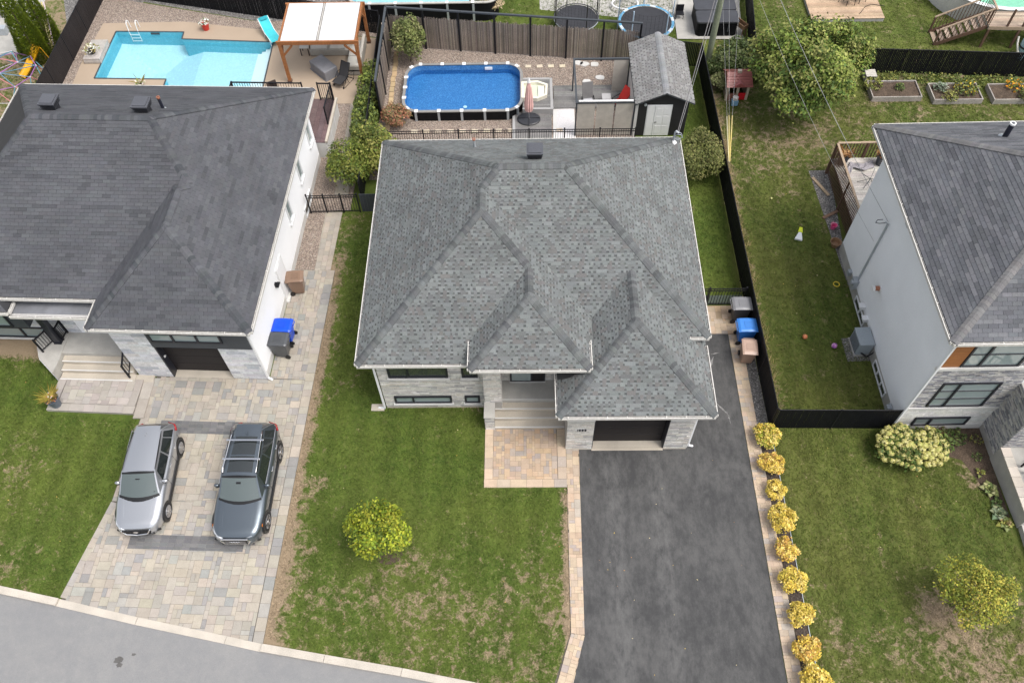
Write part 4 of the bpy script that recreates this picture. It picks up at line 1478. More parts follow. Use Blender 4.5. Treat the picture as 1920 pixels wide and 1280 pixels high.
# bay on the far left with dark cladding
mb = MB().bb(-13.4, -9.9, 1.30, 2.049, 2.0, 3.84)
bay = mb.build("bay", "dark_siding", lh)
window(bay, (-13.4, 1.30), (1, 0), (0, -1), 0.3, 2.9, 2.1, 3.3, mull=(1.6,), pane="pale_glass")
window(lh, (-13.4, 2.05), (1, 0), (0, -1), 0.5, 3.6, 0.2, 0.95, mull=(2.2,), pane="pale_glass", sill="concrete_white")
make_lo = Hip(-14.2, -9.75, 0.85, 3.2, 3.75, (0.5, 0.5, 0.59, 0.5))
mb = MB()
for f in make_lo.faces().values():
    mb.poly(f)
br_ = mb.build("bay_roof", "roof_deck_dark", lh)
emit(br_, "shingle", shingle_face(make_lo.faces()['f'], 'tab', TAB, random.Random(5), lambda p: p.y > 1.4), "shingle")
gutter(lh, [((-14.2, 0.85), (-9.75, 0.85), (0, -1)), ((-9.75, 0.85), (-9.75, 1.35), (1, 0))], 3.75)
roof_vent(lh, -8.85 - 0.2, 8.6, HL[0].top(-9.0, 8.6) - 0.1, None, s=0.55)
roof_vent(lh, -5.15, 8.35, HL[0].top(-5.15, 8.35) - 0.1, None, s=0.55)
vent_pipe(lh, -4.75, 9.0, HL[0].top(-4.75, 9.0), 0.55, 0.065, "navy_pipe", "copper")
# back deck on a pale block wall
mb = MB().bb(-5.3, 0.02, 13.3, 16.45, 0, 0.98)
dk = mb.build("deck_wall", "concrete_white", lh)
mb = MB().bb(-0.02, 0.10, 13.3, 16.5, 0.98, 1.10)
mb.build("deck_coping", "concrete", dk)
for k in range(20):
    MB().bb(-5.3 + k * 0.265, -5.3 + k * 0.265 + 0.255, 13.3, 16.45, 0.981, 1.03, col=jit((0.13, 0.085, 0.085), 0.12)).build("deck_board", "plank", dk)
for k in range(4):
    MB().bar((0.03, 13.5 + k * 0.95, 0.0), (0.03, 13.5 + k * 0.95, 0.97), 0.03).build("wall_joint", "white_paint", dk)
railing(dk, (-5.1, 16.4, 1.0), (-1.55, 16.4, 1.0), 1.05, 26)
railing(dk, (-0.08, 16.4, 1.0), (-0.08, 14.6, 1.0), 1.05, 14)
railing(dk, (-0.75, 16.4, 1.0), (-0.12, 16.4, 1.0), 1.05, 5)
railing(dk, (-5.1, 14.2, 1.0), (-5.1, 16.35, 1.0), 1.05, 14)

# ================================================================== house on the right
rh = thing("two_storey_house", "right two-storey house with pale grey siding, brick front and charcoal roof", "house", (14.4, 15.2, 0), R(0.6))
RW = Matrix.Translation((14.4, 15.2, 0)) @ Matrix.Rotation(R(0.6), 4, 'Z')
HR = [Hip(-0.36, 12.0, -0.22, 10.1, 6.5, (0.68, 0.68, 0.68, 0.56))]
TABR = ([(0.123, 0.126, 0.136), (0.134, 0.136, 0.147), (0.110, 0.113, 0.123), (0.148, 0.150, 0.160), (0.095, 0.098, 0.107), (0.119, 0.123, 0.134)],)
CAPR = [(0.157, 0.153, 0.155), (0.170, 0.167, 0.167), (0.145, 0.143, 0.145)]
make_roof(rh, HR, 'tab', TABR, CAPR, 81, wm=RW, skip=((0, 'r'),), deckmat="roof_deck_dark")
gutter(rh, [((-0.36, -0.22), (-0.36, 10.1), (-1, 0)), ((-0.36, 10.1), (12, 10.1), (0, 1)), ((-0.36, -0.22), (12, -0.22), (0, -1))], 6.5, mat="gutter")
mb = MB()
mb.bb(-0.34, 11.9, -0.2, 10.05, 6.28, 6.31)
mb.build("soffit", "soffit", rh)
mb = MB().bb(0, 11.5, 0, 9.05, 0, 6.28)
rwall = mb.build("wall", "grey_siding", rh)
mb = MB()
k = 0
while 0.62 + k * 0.105 < 6.25:
    z = 0.62 + k * 0.105
    mb.add([(0.002, 0.02, z), (0.002, 9.04, z), (-0.030, 9.04, z), (-0.030, 0.02, z), (0.002, 0.02, z + 0.104), (0.002, 9.04, z + 0.104)], [(0, 1, 2, 3), (3, 2, 5, 4)])
    k += 1
mb.build("clapboards", "grey_siding", rh, kind="stuff")
MB().bb(-0.03, 0.0, 0.0, 9.05, 0, 0.6).build("foundation", "concrete_grey", rh)
WB = [(0.66, 0.645, 0.62), (0.63, 0.62, 0.60), (0.69, 0.675, 0.65)]
BR = [(0.36, 0.355, 0.36), (0.30, 0.30, 0.32), (0.44, 0.43, 0.42), (0.25, 0.25, 0.275), (0.50, 0.485, 0.465), (0.40, 0.385, 0.37), (0.19, 0.19, 0.21)]
sr = stone_wall((0.0, 0.0), (1, 0), 3.42, 0.35, 1.60, [(0.6, 2.75, -1, 0.92)], [0.2], [0.55], WB, 91, (0, -1), 0.02)
emit(rwall, "white_block", sr, "stone")
sr = stone_wall((0.0, 0.0), (1, 0), 3.42, 1.70, 4.45, [(0.6, 2.75, 1.78, 3.52)], [0.062], [0.20, 0.30, 0.24], BR, 92, (0, -1), 0.02, 0.007)
sr += stone_wall((0.0, 0.0), (1, 0), 3.42, 4.62, 6.26, [(0, 2.75, 4.6, 6.3)], [0.062], [0.20, 0.30, 0.24], BR, 93, (0, -1), 0.02, 0.007)
# projecting brick wing at the edge of the frame
mb = MB().bb(3.44, 8.0, -1.35, -0.001, 0, 3.4)
wg = mb.build("brick_wing", "mortar", rh)
sr += stone_wall((3.44, 0.0), (0, -1), 1.35, 0.32, 3.38, [], [0.062], [0.20, 0.30, 0.24], BR, 94, (-1, 0), 0.02, 0.007)
sr += stone_wall((3.44, -1.35), (1, 0), 2.0, 0.95, 3.38, [], [0.062], [0.20, 0.30, 0.24], BR, 95, (0, -1), 0.02, 0.007)
emit(rwall, "brick", sr, "stone", 300, "bricks", RW)
mb = MB()
mb.bb(-0.06, 3.42, -0.06, 0.02, 1.60, 1.70)
mb.build("stone_ledge", "concrete_white", rwall)
MB().bb(-0.10, 3.0, -0.09, 0.02, 4.45, 4.60).build("stone_ledge", "concrete_white", rwall)
MB().bb(0.02, 3.42, -0.05, -0.0, 0.0, 0.35).build("plinth", "concrete_white", rwall)
mb = MB()
for k in range(11):
    mb.bb(0.0, 0.66, -0.035, -0.001, 4.62 + k * 0.149, 4.62 + k * 0.149 + 0.145)
mb.build("cedar_cladding", "cedar_panel", rwall)
RP = ((0.0, 0.0), (1, 0), (0, -1))
window(rh, *RP, 0.68, 2.72, 4.64, 6.2, mull=(1.32,), trans=(5.4,), pane="pale_glass")
window(rh, *RP, 0.62, 2.73, 1.80, 3.50, mull=(1.27,), trans=(2.37, 2.93), pane="pale_glass")
window(rh, *RP, 0.62, 2.73, 0.30, 0.90, mull=(1.27,), pane="pale_glass")
window(rh, (-0.03, 9.05), (0, -1), (-1, 0), 6.15, 7.75, 0.08, 0.5, mull=(6.68, 7.2), frame="white_frame", fw=0.06, depth=0.04)
window(rh, (-0.03, 9.05), (0, -1), (-1, 0), 2.9, 4.3, 0.08, 0.5, mull=(3.6,), frame="white_frame", fw=0.06, depth=0.04)
vent_pipe(rh, 3.55, 8.1, HR[0].top(3.55, 8.1), 0.62, 0.10, "navy_pipe", "white_paint")
# porch with pale side wall
mb = MB().prism([(3.42, -1.352), (8, -1.352), (8, -4.15), (3.5, -4.15)], 0, 0.90)
po = mb.build("porch", "concrete_grey", rh)
mb = MB()
for k in range(7):
    mb.bb(3.40, 3.75, -1.36 - k * 0.40 - 0.39, -1.36 - k * 0.40, 0.901, 0.955, col=jit((0.56, 0.50, 0.43), 0.08))
mb.build("porch_coping", "plain", po)
MB().prism([(3.55, -4.151), (8, -4.151), (8, -6.6), (3.45, -6.6)], 0, 0.28).build("porch_step", "concrete_grey", po)
railing(po, (3.95, -4.0, 0.95), (3.95, -2.4, 0.95), 0.9, 12)
railing(po, (3.90, -2.15, 0.95), (4.9, -1.5, 0.95), 0.9, 6)
# services on the siding
mb = MB()
mb.bar((-0.06, 6.6, 0.9), (-0.06, 6.6, 4.55), 0.06)
mb.bar((-0.06, 6.6, 4.55), (-0.22, 6.55, 4.75), 0.05)
cd = mb.build("service_conduit", "galvanised", rh)
mb = MB()
mb.box((-0.13, 6.62, 0.75), (0.20, 0.34, 0.50))
mb.cyl((-0.23, 6.62, 0.82), (-0.30, 6.62, 0.82), 0.10, n=12)
mb.build("electric_meter", "galvanised", cd)
MB().box((-0.10, 7.35, 0.55), (0.16, 0.2, 0.24)).build("junction_box", "galvanised", rh)
MB().tube([(-0.2, 6.55, 4.7), (-0.35, 6.7, 4.5), (-0.38, 6.9, 4.32), (-0.28, 7.02, 4.35), (-0.15, 6.9, 4.5)], 0.014, 5).build("drip_loop", "black_metal", cd)
mb = MB().cyl((-0.02, 5.05, 2.45), (-0.05, 5.05, 2.45), 0.17, n=16)
hv = mb.build("wall_vent", "white_paint", rh)
MB().cyl((-0.05, 5.05, 2.45), (-0.24, 5.05, 2.45), 0.10, n=14).build("vent_collar", "copper", hv)
MB().cyl((-0.24, 5.05, 2.45), (-0.34, 5.05, 2.45), 0.115, n=14).build("vent_cap", "white_paint", hv)
for yy, zz in ((5.35, 0.78), (4.75, 0.72)):
    mb = MB()
    mb.box((-0.10, yy, zz), (0.20, 0.22, 0.20))
    mb.box((-0.14, yy, zz + 0.10), (0.26, 0.25, 0.03))
    mb.build("dryer_vent", "white_paint", rh)
mb = MB()
mb.box((-0.12, 5.3, 6.05), (0.22, 0.28, 0.2))
mb.build("flood_lamp", "galvanised", rh)
mb = MB()
mb.tube([(-0.10, 0.75, 0.2), (-0.10, 0.75, 0.7), (-0.10, 0.45, 0.75), (-0.10, 0.45, 0.3)], 0.03, 6)
mb.box((-0.14, 0.6, 0.55), (0.2, 0.22, 0.26))
mb.build("gas_meter", "galvanised", rh)
mb = MB().bar((-0.05, -0.06, 0.2), (-0.05, -0.06, 6.2), 0.07)
mb.build("downspout", "grey_siding", rh)
# ------------------------------------------------------------------ fences
def slat_fence(name, label, a, b, h, post_step=2.4, mat="black_vinyl", top="black_metal", slat=0.09):
    """chain-link frame filled with upright privacy slats"""
    a, b = Vector((*a, 0)), Vector((*b, 0))
    d = b - a
    L = d.length
    rz = math.atan2(d.y, d.x)
    t = thing(name, label, "fence", tuple(a), rz)
    n = max(1, round(L / post_step))
    for k in range(n + 1):
        x = k * L / n
        MB().cyl((x, 0, 0), (x, 0, h + 0.04), 0.032, n=8).build("post", top, t)
    for k in range(n):
        x0, x1 = k * L / n + 0.04, (k + 1) * L / n - 0.04
        mb = MB()
        x = x0
        while x < x1:
            w_ = min(slat, x1 - x)
            mb.box((x + w_ / 2, rnd.uniform(-0.004, 0.004), h / 2), (w_ * 0.9, 0.012, h - 0.06))
            x += slat
        mb.build("slat_panel", mat, t, kind="stuff")
        MB().cyl((x0 - 0.04, 0, h), (x1 + 0.04, 0, h), 0.022, n=8).build("top_rail", top, t)
    return t

def picket_fence(name, label, a, b, h, step=0.11, post_step=1.8, mat="black_metal"):
    a, b = Vector((*a, 0)), Vector((*b, 0))
    d = b - a
    L = d.length
    t = thing(name, label, "fence", tuple(a), math.atan2(d.y, d.x))
    n = max(1, round(L / post_step))
    for k in range(n + 1):
        x = k * L / n
        mb = MB().box((x, 0, h / 2 + 0.02), (0.055, 0.055, h + 0.04))
        p = mb.build("post", mat, t)
        MB().box((x, 0, h + 0.055), (0.075, 0.075, 0.03)).build("post_cap", mat, p)
    for z in (0.12, h - 0.16, h - 0.02):
        MB().box((L / 2, 0, z), (L, 0.03, 0.035)).build("rail", mat, t)
    me = MB().box((0, 0, h / 2 + 0.03), (0.018, 0.018, h - 0.10)).mesh("picket")
    m = int(L / step)
    for k in range(1, m):
        link("picket", me, mat, t, matrix=Matrix.Translation((k * L / m, 0.0, 0)))
    return t

slat_fence("slat_fence", "long black slatted fence between middle driveway and right lawn", (9.62, 15.3), (9.45, 37.1), 1.5)
slat_fence("slat_fence", "short black slatted fence between driveway fence and right house", (9.66, 15.24), (14.36, 15.18), 1.5, 2.35)
slat_fence("slat_fence", "black slatted fence behind the raised vegetable beds", (12.2, 36.95), (30.0, 35.75), 1.5, 2.05)
slat_fence("slat_fence", "black slatted fence behind the shed", (6.3, 37.75), (9.4, 37.15), 1.5, 1.6)
slat_fence("slat_fence", "black slatted fence between hot tub and maple tree", (12.3, 37.2), (13.2, 46.0), 1.5)
M("charcoal_screen", (0.030, 0.026, 0.026), 0.8, var=0.1, spec=0.1)
slat_fence("slat_fence", "charcoal mesh fence along the left side of the sunken pool", (-25.1, 33.4), (-24.82, 46.0), 1.6, 2.3, mat="charcoal_screen")
slat_fence("slat_fence", "black slatted fence behind the sunken pool", (-24.4, 44.4), (-8.0, 40.35), 1.5, 2.2)
slat_fence("slat_fence", "black slatted fence between hedge and reed screen", (-7.72, 27.4), (-7.85, 39.9), 1.5, 2.2)
picket_fence("picket_fence", "long black picket fence behind the middle house", (-6.7, 31.1), (5.5, 31.1), 1.2, step=0.115)
picket_fence("picket_gate", "black picket gate between left house and round shrub", (-10.15, 26.85), (-7.8, 26.9), 1.2, step=0.12, post_step=0.8)
t = thing("fence_panel", "grey solid fence panel beside the black picket gate", "fence", (-7.7, 26.92, 0))
for k in range(9):
    MB().box((0.08 + k * 0.155, 0, 0.62), (0.145, 0.03, 1.16)).build("board", "dark_siding", t)
MB().box((0.7, 0.03, 1.12), (1.4, 0.03, 0.06)).build("rail", "black_metal", t)
gt = picket_fence("picket_gate", "black picket gate between middle house and black fence", (6.3, 21.25), (9.42, 21.25), 1.2, step=0.12, post_step=1.55)
M("green_mesh", (0.19, 0.24, 0.21), 0.8)
mb = MB()
for k in range(26):
    mb.box((0.1 + k * 0.115, 0.02, 0.36), (0.10, 0.008, 0.66))
mb.build("privacy_screen", "green_mesh", gt)

# reed screen on tall dark posts around the middle yard
REED = [(0.22, 0.185, 0.155), (0.27, 0.225, 0.19), (0.18, 0.15, 0.13), (0.33, 0.28, 0.235), (0.135, 0.112, 0.10)]
def reed_screen(label, a, b, n, h, hr):
    a, b = Vector((*a, 0)), Vector((*b, 0))
    d = b - a
    L = d.length
    t = thing("reed_screen", label, "fence", tuple(a), math.atan2(d.y, d.x))
    for k in range(n + 1):
        x = k * L / n
        MB().box((x, 0, h / 2), (0.10, 0.10, h)).build("post", "black_metal", t)
    MB().box((L / 2, 0, h + 0.04), (L + 0.1, 0.11, 0.08)).build("top_rail", "dark_siding", t)
    for k in range(n):
        x0, x1 = k * L / n + 0.05, (k + 1) * L / n - 0.05
        mb = MB()
        x = x0
        while x < x1 - 0.015:
            top = hr + rnd.uniform(-0.09, 0.05)
            mb.box((x + 0.011, 0.02 + rnd.uniform(-0.012, 0.012), top / 2 + 0.03), (0.021, 0.02, top - 0.06), col=jit(pick(REED), 0.15))
            x += 0.023
        mb.build("reed_panel", "reed", t, kind="stuff")
    return t
reed_screen("brown reed screen on tall black posts at back of middle yard", (-7.3, 39.25), (6.2, 37.55), 7, 2.45, 1.98)
reed_screen("brown reed screen on black posts along left side of middle yard", (-7.32, 33.3), (-7.32, 39.2), 3, 2.45, 1.98)

# ------------------------------------------------------------------ sunken pool of the left yard
PB = [(-23.40, 36.85), (-23.29, 40.92), (-19.35, 40.78), (-19.32, 40.15), (-14.05, 39.75), (-14.0, 36.0), (-14.05, 33.95), (-19.4, 33.95), (-19.42, 36.70)]
deck_poly = [(-24.45, 33.2), (-24.5, 38.1), (-24.25, 41.70), (-19.58, 41.75), (-15.3, 40.98), (-8.2, 40.0), (-8.3, 34.52), (-10.2, 34.57), (-10.3, 33.2)]
def pool_terrace():
    """concrete terrace with the pool opening left free"""
    import bmesh
    bm = bmesh.new()
    def loop(poly, z):
        vs_ = [bm.verts.new((x, y, z)) for x, y in poly]
        return [bm.edges.new((vs_[i], vs_[(i + 1) % len(vs_)])) for i in range(len(vs_))]
    e = loop(deck_poly, 0.02) + loop(PB, 0.02)
    bmesh.ops.triangle_fill(bm, use_beauty=True, use_dissolve=False, edges=e)
    for f in bm.faces:
        if f.normal.z < 0:
            f.normal_flip()
    me = bpy.data.meshes.new("pool_terrace")
    bm.to_mesh(me)
    bm.free()
    return link("pool_terrace", me, "concrete_tan", None, kind="structure")
pool_terrace()
pool = thing("sunken_pool", "large turquoise sunken swimming pool behind the left house", "pool", (-19, 37, 0), world=True)
def basin_depth(x, y):
    k = min((x + 23.35) / 2.0, (41.0 - y) / 1.8, (y - 36.6) / 1.5, (-18.3 - x) / 2.2)
    return -0.80 - 0.75 * max(0.0, min(1.0, k))
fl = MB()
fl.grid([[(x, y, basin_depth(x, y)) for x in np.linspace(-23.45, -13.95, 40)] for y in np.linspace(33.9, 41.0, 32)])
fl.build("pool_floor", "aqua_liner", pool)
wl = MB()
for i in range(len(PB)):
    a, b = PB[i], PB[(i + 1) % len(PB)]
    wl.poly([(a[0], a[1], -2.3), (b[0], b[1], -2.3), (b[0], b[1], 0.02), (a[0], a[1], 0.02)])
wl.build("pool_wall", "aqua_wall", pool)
for k in range(4):
    MB().bb(-15.1 + k * 0.27, -14.02, 36.2, 39.7, -0.85, -0.72 + k * 0.15).build("pool_step", "white_paint", pool)
mb = MB().poly([(x, y, -0.16) for x, y in PB[::-1]])
mb.build("water", "pool_water", pool)
cop = MB()
for i in range(len(PB)):
    a, b = Vector((*PB[i], 0.035)), Vector((*PB[(i + 1) % len(PB)], 0.035))
    cop.bar(a, b, 0.07, 0.02)
cop.build("coping", "dark_siding", pool)
MB().lathe([(0.18, 0), (0.18, 0.02), (0.05, 0.05)], (-20.9, 38.3, -1.54), 12).build("drain", "galvanised", pool)
MB().bb(-21.3, -20.8, 40.80, 40.86, -0.14, -0.04).build("skimmer", "dark_siding", pool)
t = thing("pool_ladder", "chrome pool ladder at far edge of the sunken pool", "ladder", (-22.27, 41.0, 0.02))
for s in (-0.26, 0.26):
    MB().tube([(s, 0.30, 0), (s, 0.26, 0.45), (s, 0.12, 0.58), (s, -0.06, 0.48), (s, -0.12, 0.05), (s, -0.12, -0.65)], 0.022, 8).build("rail", "white_paint", t)
for z in (-0.2, -0.4, -0.6):
    MB().box((0, -0.12, z), (0.5, 0.10, 0.025)).build("tread", "white_paint", t)
t = thing("stone_bench", "low grey stone block wall with flowers beside sunken pool", "stone wall", (-23.8, 38.9, 0.0))
for k, (y, l) in enumerate(((-0.42, 0.80), (0.42, 0.84))):
    for z in (0, 1):
        MB().box((0, y + z * 0.03, 0.11 + z * 0.155), (0.95 - z * 0.03, l, 0.15), col=jit((0.40, 0.375, 0.34), 0.1)).build("block", "stone", t, bevel=0.012)

def flower_pot(name, label, loc, r_, h, potcol, leaves, n, spread, leafsize, seed, spikes=0, spikecol=(0.35, 0.28, 0.06)):
    t = thing(name, label, "flower pot", loc)
    MB().lathe([(r_ * 0.68, 0), (r_, h), (r_ * 1.06, h), (r_ * 1.06, h * 0.92), (r_ * 0.9, h * 0.9), (r_ * 0.85, h * 0.86)], n=16, col=potcol).build("pot", "plastic", t)
    MB().lathe([(r_ * 0.9, h * 0.84), (0.001, h * 0.88)], n=16).build("potting_soil", "soil", t)
    g = random.Random(seed)
    mb = MB()
    for k in range(n):
        a, rr = g.uniform(0, 6.28), spread * math.sqrt(g.random())
        p = Vector((math.cos(a) * rr, math.sin(a) * rr, h + g.uniform(0.02, spread * 0.8) * (1 - 0.5 * rr / spread)))
        leaf(mb, p, leafsize * g.uniform(0.7, 1.3), jit(pick(leaves, g), 0.2, g), g)
    for k in range(spikes):
        a = g.uniform(0, 6.28)
        L = g.uniform(0.45, 0.8)
        d = Vector((math.cos(a) * 0.75, math.sin(a) * 0.75, 0.75)) * L
        s = Vector((-d.y, d.x, 0)).normalized() * 0.014
        q = Vector((0, 0, h))
        mb.poly([q - s, q + s, q + d * 0.6 + s * 0.8, q + d + Vector((0, 0, -0.1)), q + d * 0.6 - s * 0.8], jit(spikecol, 0.25, g))
    mb.build("plant", "leaf", t)
    return t

def leaf(mb, p, s, col, g, up=0.5):
    n = Vector((g.gauss(0, 1), g.gauss(0, 1), abs(g.gauss(0, 1)) + up)).normalized()
    a = n.orthogonal().normalized()
    b = n.cross(a)
    t_ = g.uniform(0, 6.28)
    u = a * math.cos(t_) + b * math.sin(t_)
    v = n.cross(u)
    mb.poly([p - u * s, p - v * s * 0.55 + n * s * 0.12, p + u * s, p + v * s * 0.55 + n * s * 0.12], col)

flower_pot("flower_pot", "black pot of white flowers on low stone wall by pool", (-23.85, 38.6, 0.34), 0.22, 0.2, (0.03, 0.03, 0.035), [(0.75, 0.73, 0.66), (0.18, 0.22, 0.05), (0.70, 0.66, 0.5), (0.25, 0.2, 0.05)], 130, 0.45, 0.06, 3)
flower_pot("flower_pot", "red pot of white flowers behind the sunken pool", (-18.1, 41.0, 0.02), 0.24, 0.42, (0.55, 0.04, 0.03), [(0.78, 0.78, 0.74), (0.70, 0.72, 0.66), (0.10, 0.18, 0.05)], 110, 0.30, 0.055, 4)
flower_pot("flower_pot", "small pot of white flowers at near edge of sunken pool", (-20.6, 36.1, 0.02), 0.16, 0.25, (0.3, 0.25, 0.2), [(0.75, 0.7, 0.6), (0.15, 0.2, 0.06)], 60, 0.28, 0.05, 5, 8)
flower_pot("planter", "dark grey planter with spiky yellow grass on entrance terrace", (-19.12, 16.45, 0.13), 0.27, 0.52, (0.11, 0.13, 0.16), [(0.42, 0.24, 0.10), (0.70, 0.66, 0.62), (0.5, 0.2, 0.08), (0.20, 0.16, 0.05)], 120, 0.27, 0.05, 6, 60)

M("louvre_white", (0.56, 0.56, 0.56), 0.6, var=0.03)
# pergola with louvred white roof
t = thing("pergola", "cedar pergola with white louvred roof beside sunken pool", "pergola", (-10.6, 38.0, 0.02))
PX, PY, PZ = 1.98, 1.62, 2.35
for sx in (-1, 1):
    for sy in (-1, 1):
        x, y = sx * PX, sy * PY
        p = MB().box((x, y, PZ / 2), (0.16, 0.16, PZ)).build("post", "cedar_wood", t)
        MB().box((x, y, 0.06), (0.22, 0.22, 0.12)).build("post_base", "brown_rail", p)
        m = MB()
        m.bar((x, y, PZ - 0.75), (x - sx * 0.62, y, PZ - 0.08), 0.09)
        m.bar((x, y, PZ - 0.75), (x, y - sy * 0.62, PZ - 0.08), 0.09)
        m.build("brace", "cedar_wood", t)
for sy in (-1, 1):
    MB().box((0, sy * PY, PZ + 0.08), (PX * 2 + 0.3, 0.10, 0.2)).build("beam", "cedar_wood", t)
for sx in (-1, 1):
    MB().box((sx * PX, 0, PZ + 0.081), (0.10, PY * 2 - 0.11, 0.2)).build("beam", "cedar_wood", t)
MB().box((0, 0, PZ + 0.13), (0.07, PY * 2 - 0.1, 0.12)).build("ridge_beam", "concrete_grey", t)
for half in (-1, 1):
    for k in range(23):
        y = -PY + 0.10 + k * (2 * PY - 0.2) / 22
        mt = Matrix.Rotation(R(14), 3, 'X')
        MB().box((half * (PX / 2 + 0.0), y, PZ + 0.17), (PX - 0.14, 0.125, 0.012), mat=mt).build("louvre", "louvre_white", t)

# outdoor furniture
GRY = (0.40, 0.375, 0.335)
t = thing("corner_sofa", "grey wicker corner sofa under the pergola", "sofa", (-9.75, 38.35, 0.02))
def sofa_part(c, d, nm, col, par, bv=0.03):
    return MB().box(c, d, col=col).build(nm, "fabric", par, bevel=bv)
sofa_part((-0.85, 0.55, 0.20), (2.3, 0.85, 0.36), "seat", jit(GRY, 0.05), t)
sofa_part((-0.85, 0.93, 0.52), (2.3, 0.16, 0.5), "backrest", jit(GRY, 0.05), t)
sofa_part((0.62, -0.30, 0.20), (0.80, 2.5, 0.36), "seat", jit(GRY, 0.05), t)
sofa_part((0.98, -0.10, 0.52), (0.16, 2.2, 0.5), "backrest", jit(GRY, 0.05), t)
sofa_part((0.60, -1.48, 0.42), (0.9, 0.14, 0.36), "armrest", jit(GRY, 0.05), t)
for x, y, w_, l in ((-1.5, 0.5, 0.9, 0.7), (-0.45, 0.5, 0.9, 0.7), (0.58, -0.05, 0.7, 0.85), (0.58, -0.95, 0.7, 0.85)):
    sofa_part((x, y, 0.43), (w_, l, 0.11), "cushion", jit((0.46, 0.44, 0.40), 0.04), t, 0.04)
t = thing("side_table", "small dark side table with pale top beside corner sofa", "table", (-12.05, 38.75, 0.02))
MB().box((0, 0, 0.5), (0.5, 0.5, 0.04), col=(0.45, 0.43, 0.4)).build("table_top", "plain", t)
for sx in (-1, 1):
    for sy in (-1, 1):
        MB().box((sx * 0.21, sy * 0.21, 0.24), (0.04, 0.04, 0.48)).build("leg", "black_metal", t)
t = thing("covered_table", "grey covered fire table in front of corner sofa", "table", (-10.8, 37.15, 0.02), R(-47))
mb = MB()
mb.prism([(-0.72, -0.42), (0.72, -0.42), (0.72, 0.42), (-0.72, 0.42)], 0, 0.55, (0.20, 0.20, 0.215))
mb.build("cover", "fabric", t, bevel=0.05)
MB().box((0, 0, 0.0 + 0.02), (1.52, 0.92, 0.03), col=(0.17, 0.17, 0.185)).build("cover_hem", "fabric", t)

def lounger(name, label, loc, rz, frame, seatcol, fold=48, L=1.9, W=0.6, pillow=None, rocker=False):
    t = thing(name, label, "lounger", loc, rz)
    h = 0.34
    a = R(fold)
    bl = 0.78
    m = MB()
    for s in (-1, 1):
        m.tube([(s * W / 2, 0, h), (s * W / 2, L - bl, h), (s * W / 2, L - bl + bl * math.cos(a), h + bl * math.sin(a))], 0.018, 6)
    m.build("frame", frame, t)
    mb = MB()
    n = 8
    rows = []
    for i in range(n + 1):
        y = (L - bl) * i / n
        rows.append([(-W / 2 + 0.02, y, h + 0.012 - 0.02 * math.sin(math.pi * i / n)), (0, y, h - 0.012 - 0.02 * math.sin(math.pi * i / n)), (W / 2 - 0.02, y, h + 0.012 - 0.02 * math.sin(math.pi * i / n))])
    mb.grid(rows, seatcol)
    mb.build("seat", "fabric", t)
    mb = MB()
    mb.grid([[(x, L - bl + bl * k * math.cos(a), h + bl * k * math.sin(a) + 0.012 - (0.02 if x == 0 else 0)) for x in (-W / 2 + 0.02, 0, W / 2 - 0.02)] for k in (0, 0.25, 0.5, 0.75, 1)], seatcol)
    mb.build("backrest", "fabric", t)
    for y in (0.25, L - bl - 0.1):
        for s in (-1, 1):
            MB().tube([(s * (W / 2 + 0.02), y, h), (s * (W / 2 + 0.02), y + (0.12 if y > 0.5 else -0.12), 0.0)], 0.017, 6).build("leg", frame, t)
    if rocker:
        for s in (-1, 1):
            MB().tube([(s * 0.34, 0.1, 0.02), (s * 0.34, 1.05, 0.02), (s * 0.34, 1.2, 0.45), (s * 0.34, 0.6, 0.55), (s * 0.34, 0.1, 0.02)], 0.014, 6).build("side_frame", frame, t)
        MB().tube([(-0.34, 1.05, 0.02), (0.34, 1.05, 0.02)], 0.014, 6).build("crossbar", frame, t)
    if pillow:
        c = (0, L - bl + bl * 0.85 * math.cos(a), h + bl * 0.85 * math.sin(a) + 0.05)
        MB().box(c, (W * 0.7, 0.2, 0.07), mat=Matrix.Rotation(a, 3, 'X'), col=pillow).build("pillow", "fabric", t, bevel=0.03)
    return t
TQ = (0.06, 0.50, 0.56)
lounger("sun_lounger", "turquoise sun lounger with white frame beside sunken pool", (-13.72, 39.4, 0.02), R(32), "white_paint", TQ, 40, pillow=(0.03, 0.33, 0.40))
lounger("folding_chair", "black folding lounge chair in front of the pergola sofa", (-9.95, 35.75, 0.02), R(-28), "black_metal", (0.035, 0.034, 0.036), 58, 1.45, 0.55, rocker=True)
t = thing("deck_chair", "brown chair on the deck of left house behind railing", "chair", (-12.55, 33.6, 1.03), R(30))
MB().box((0, 0, 0.42), (0.5, 0.5, 0.05), col=(0.06, 0.04, 0.035)).build("seat", "fabric", t)
MB().box((0, 0.26, 0.75), (0.5, 0.06, 0.6), col=(0.05, 0.035, 0.03), mat=Matrix.Rotation(R(-14), 3, 'X')).build("backrest", "fabric", t)
for sx in (-1, 1):
    MB().box((sx * 0.27, 0, 0.62), (0.05, 0.5, 0.03)).build("armrest", "black_metal", t)
    for sy in (-1, 1):
        MB().box((sx * 0.23, sy * 0.22, 0.2), (0.035, 0.035, 0.4)).build("leg", "black_metal", t)

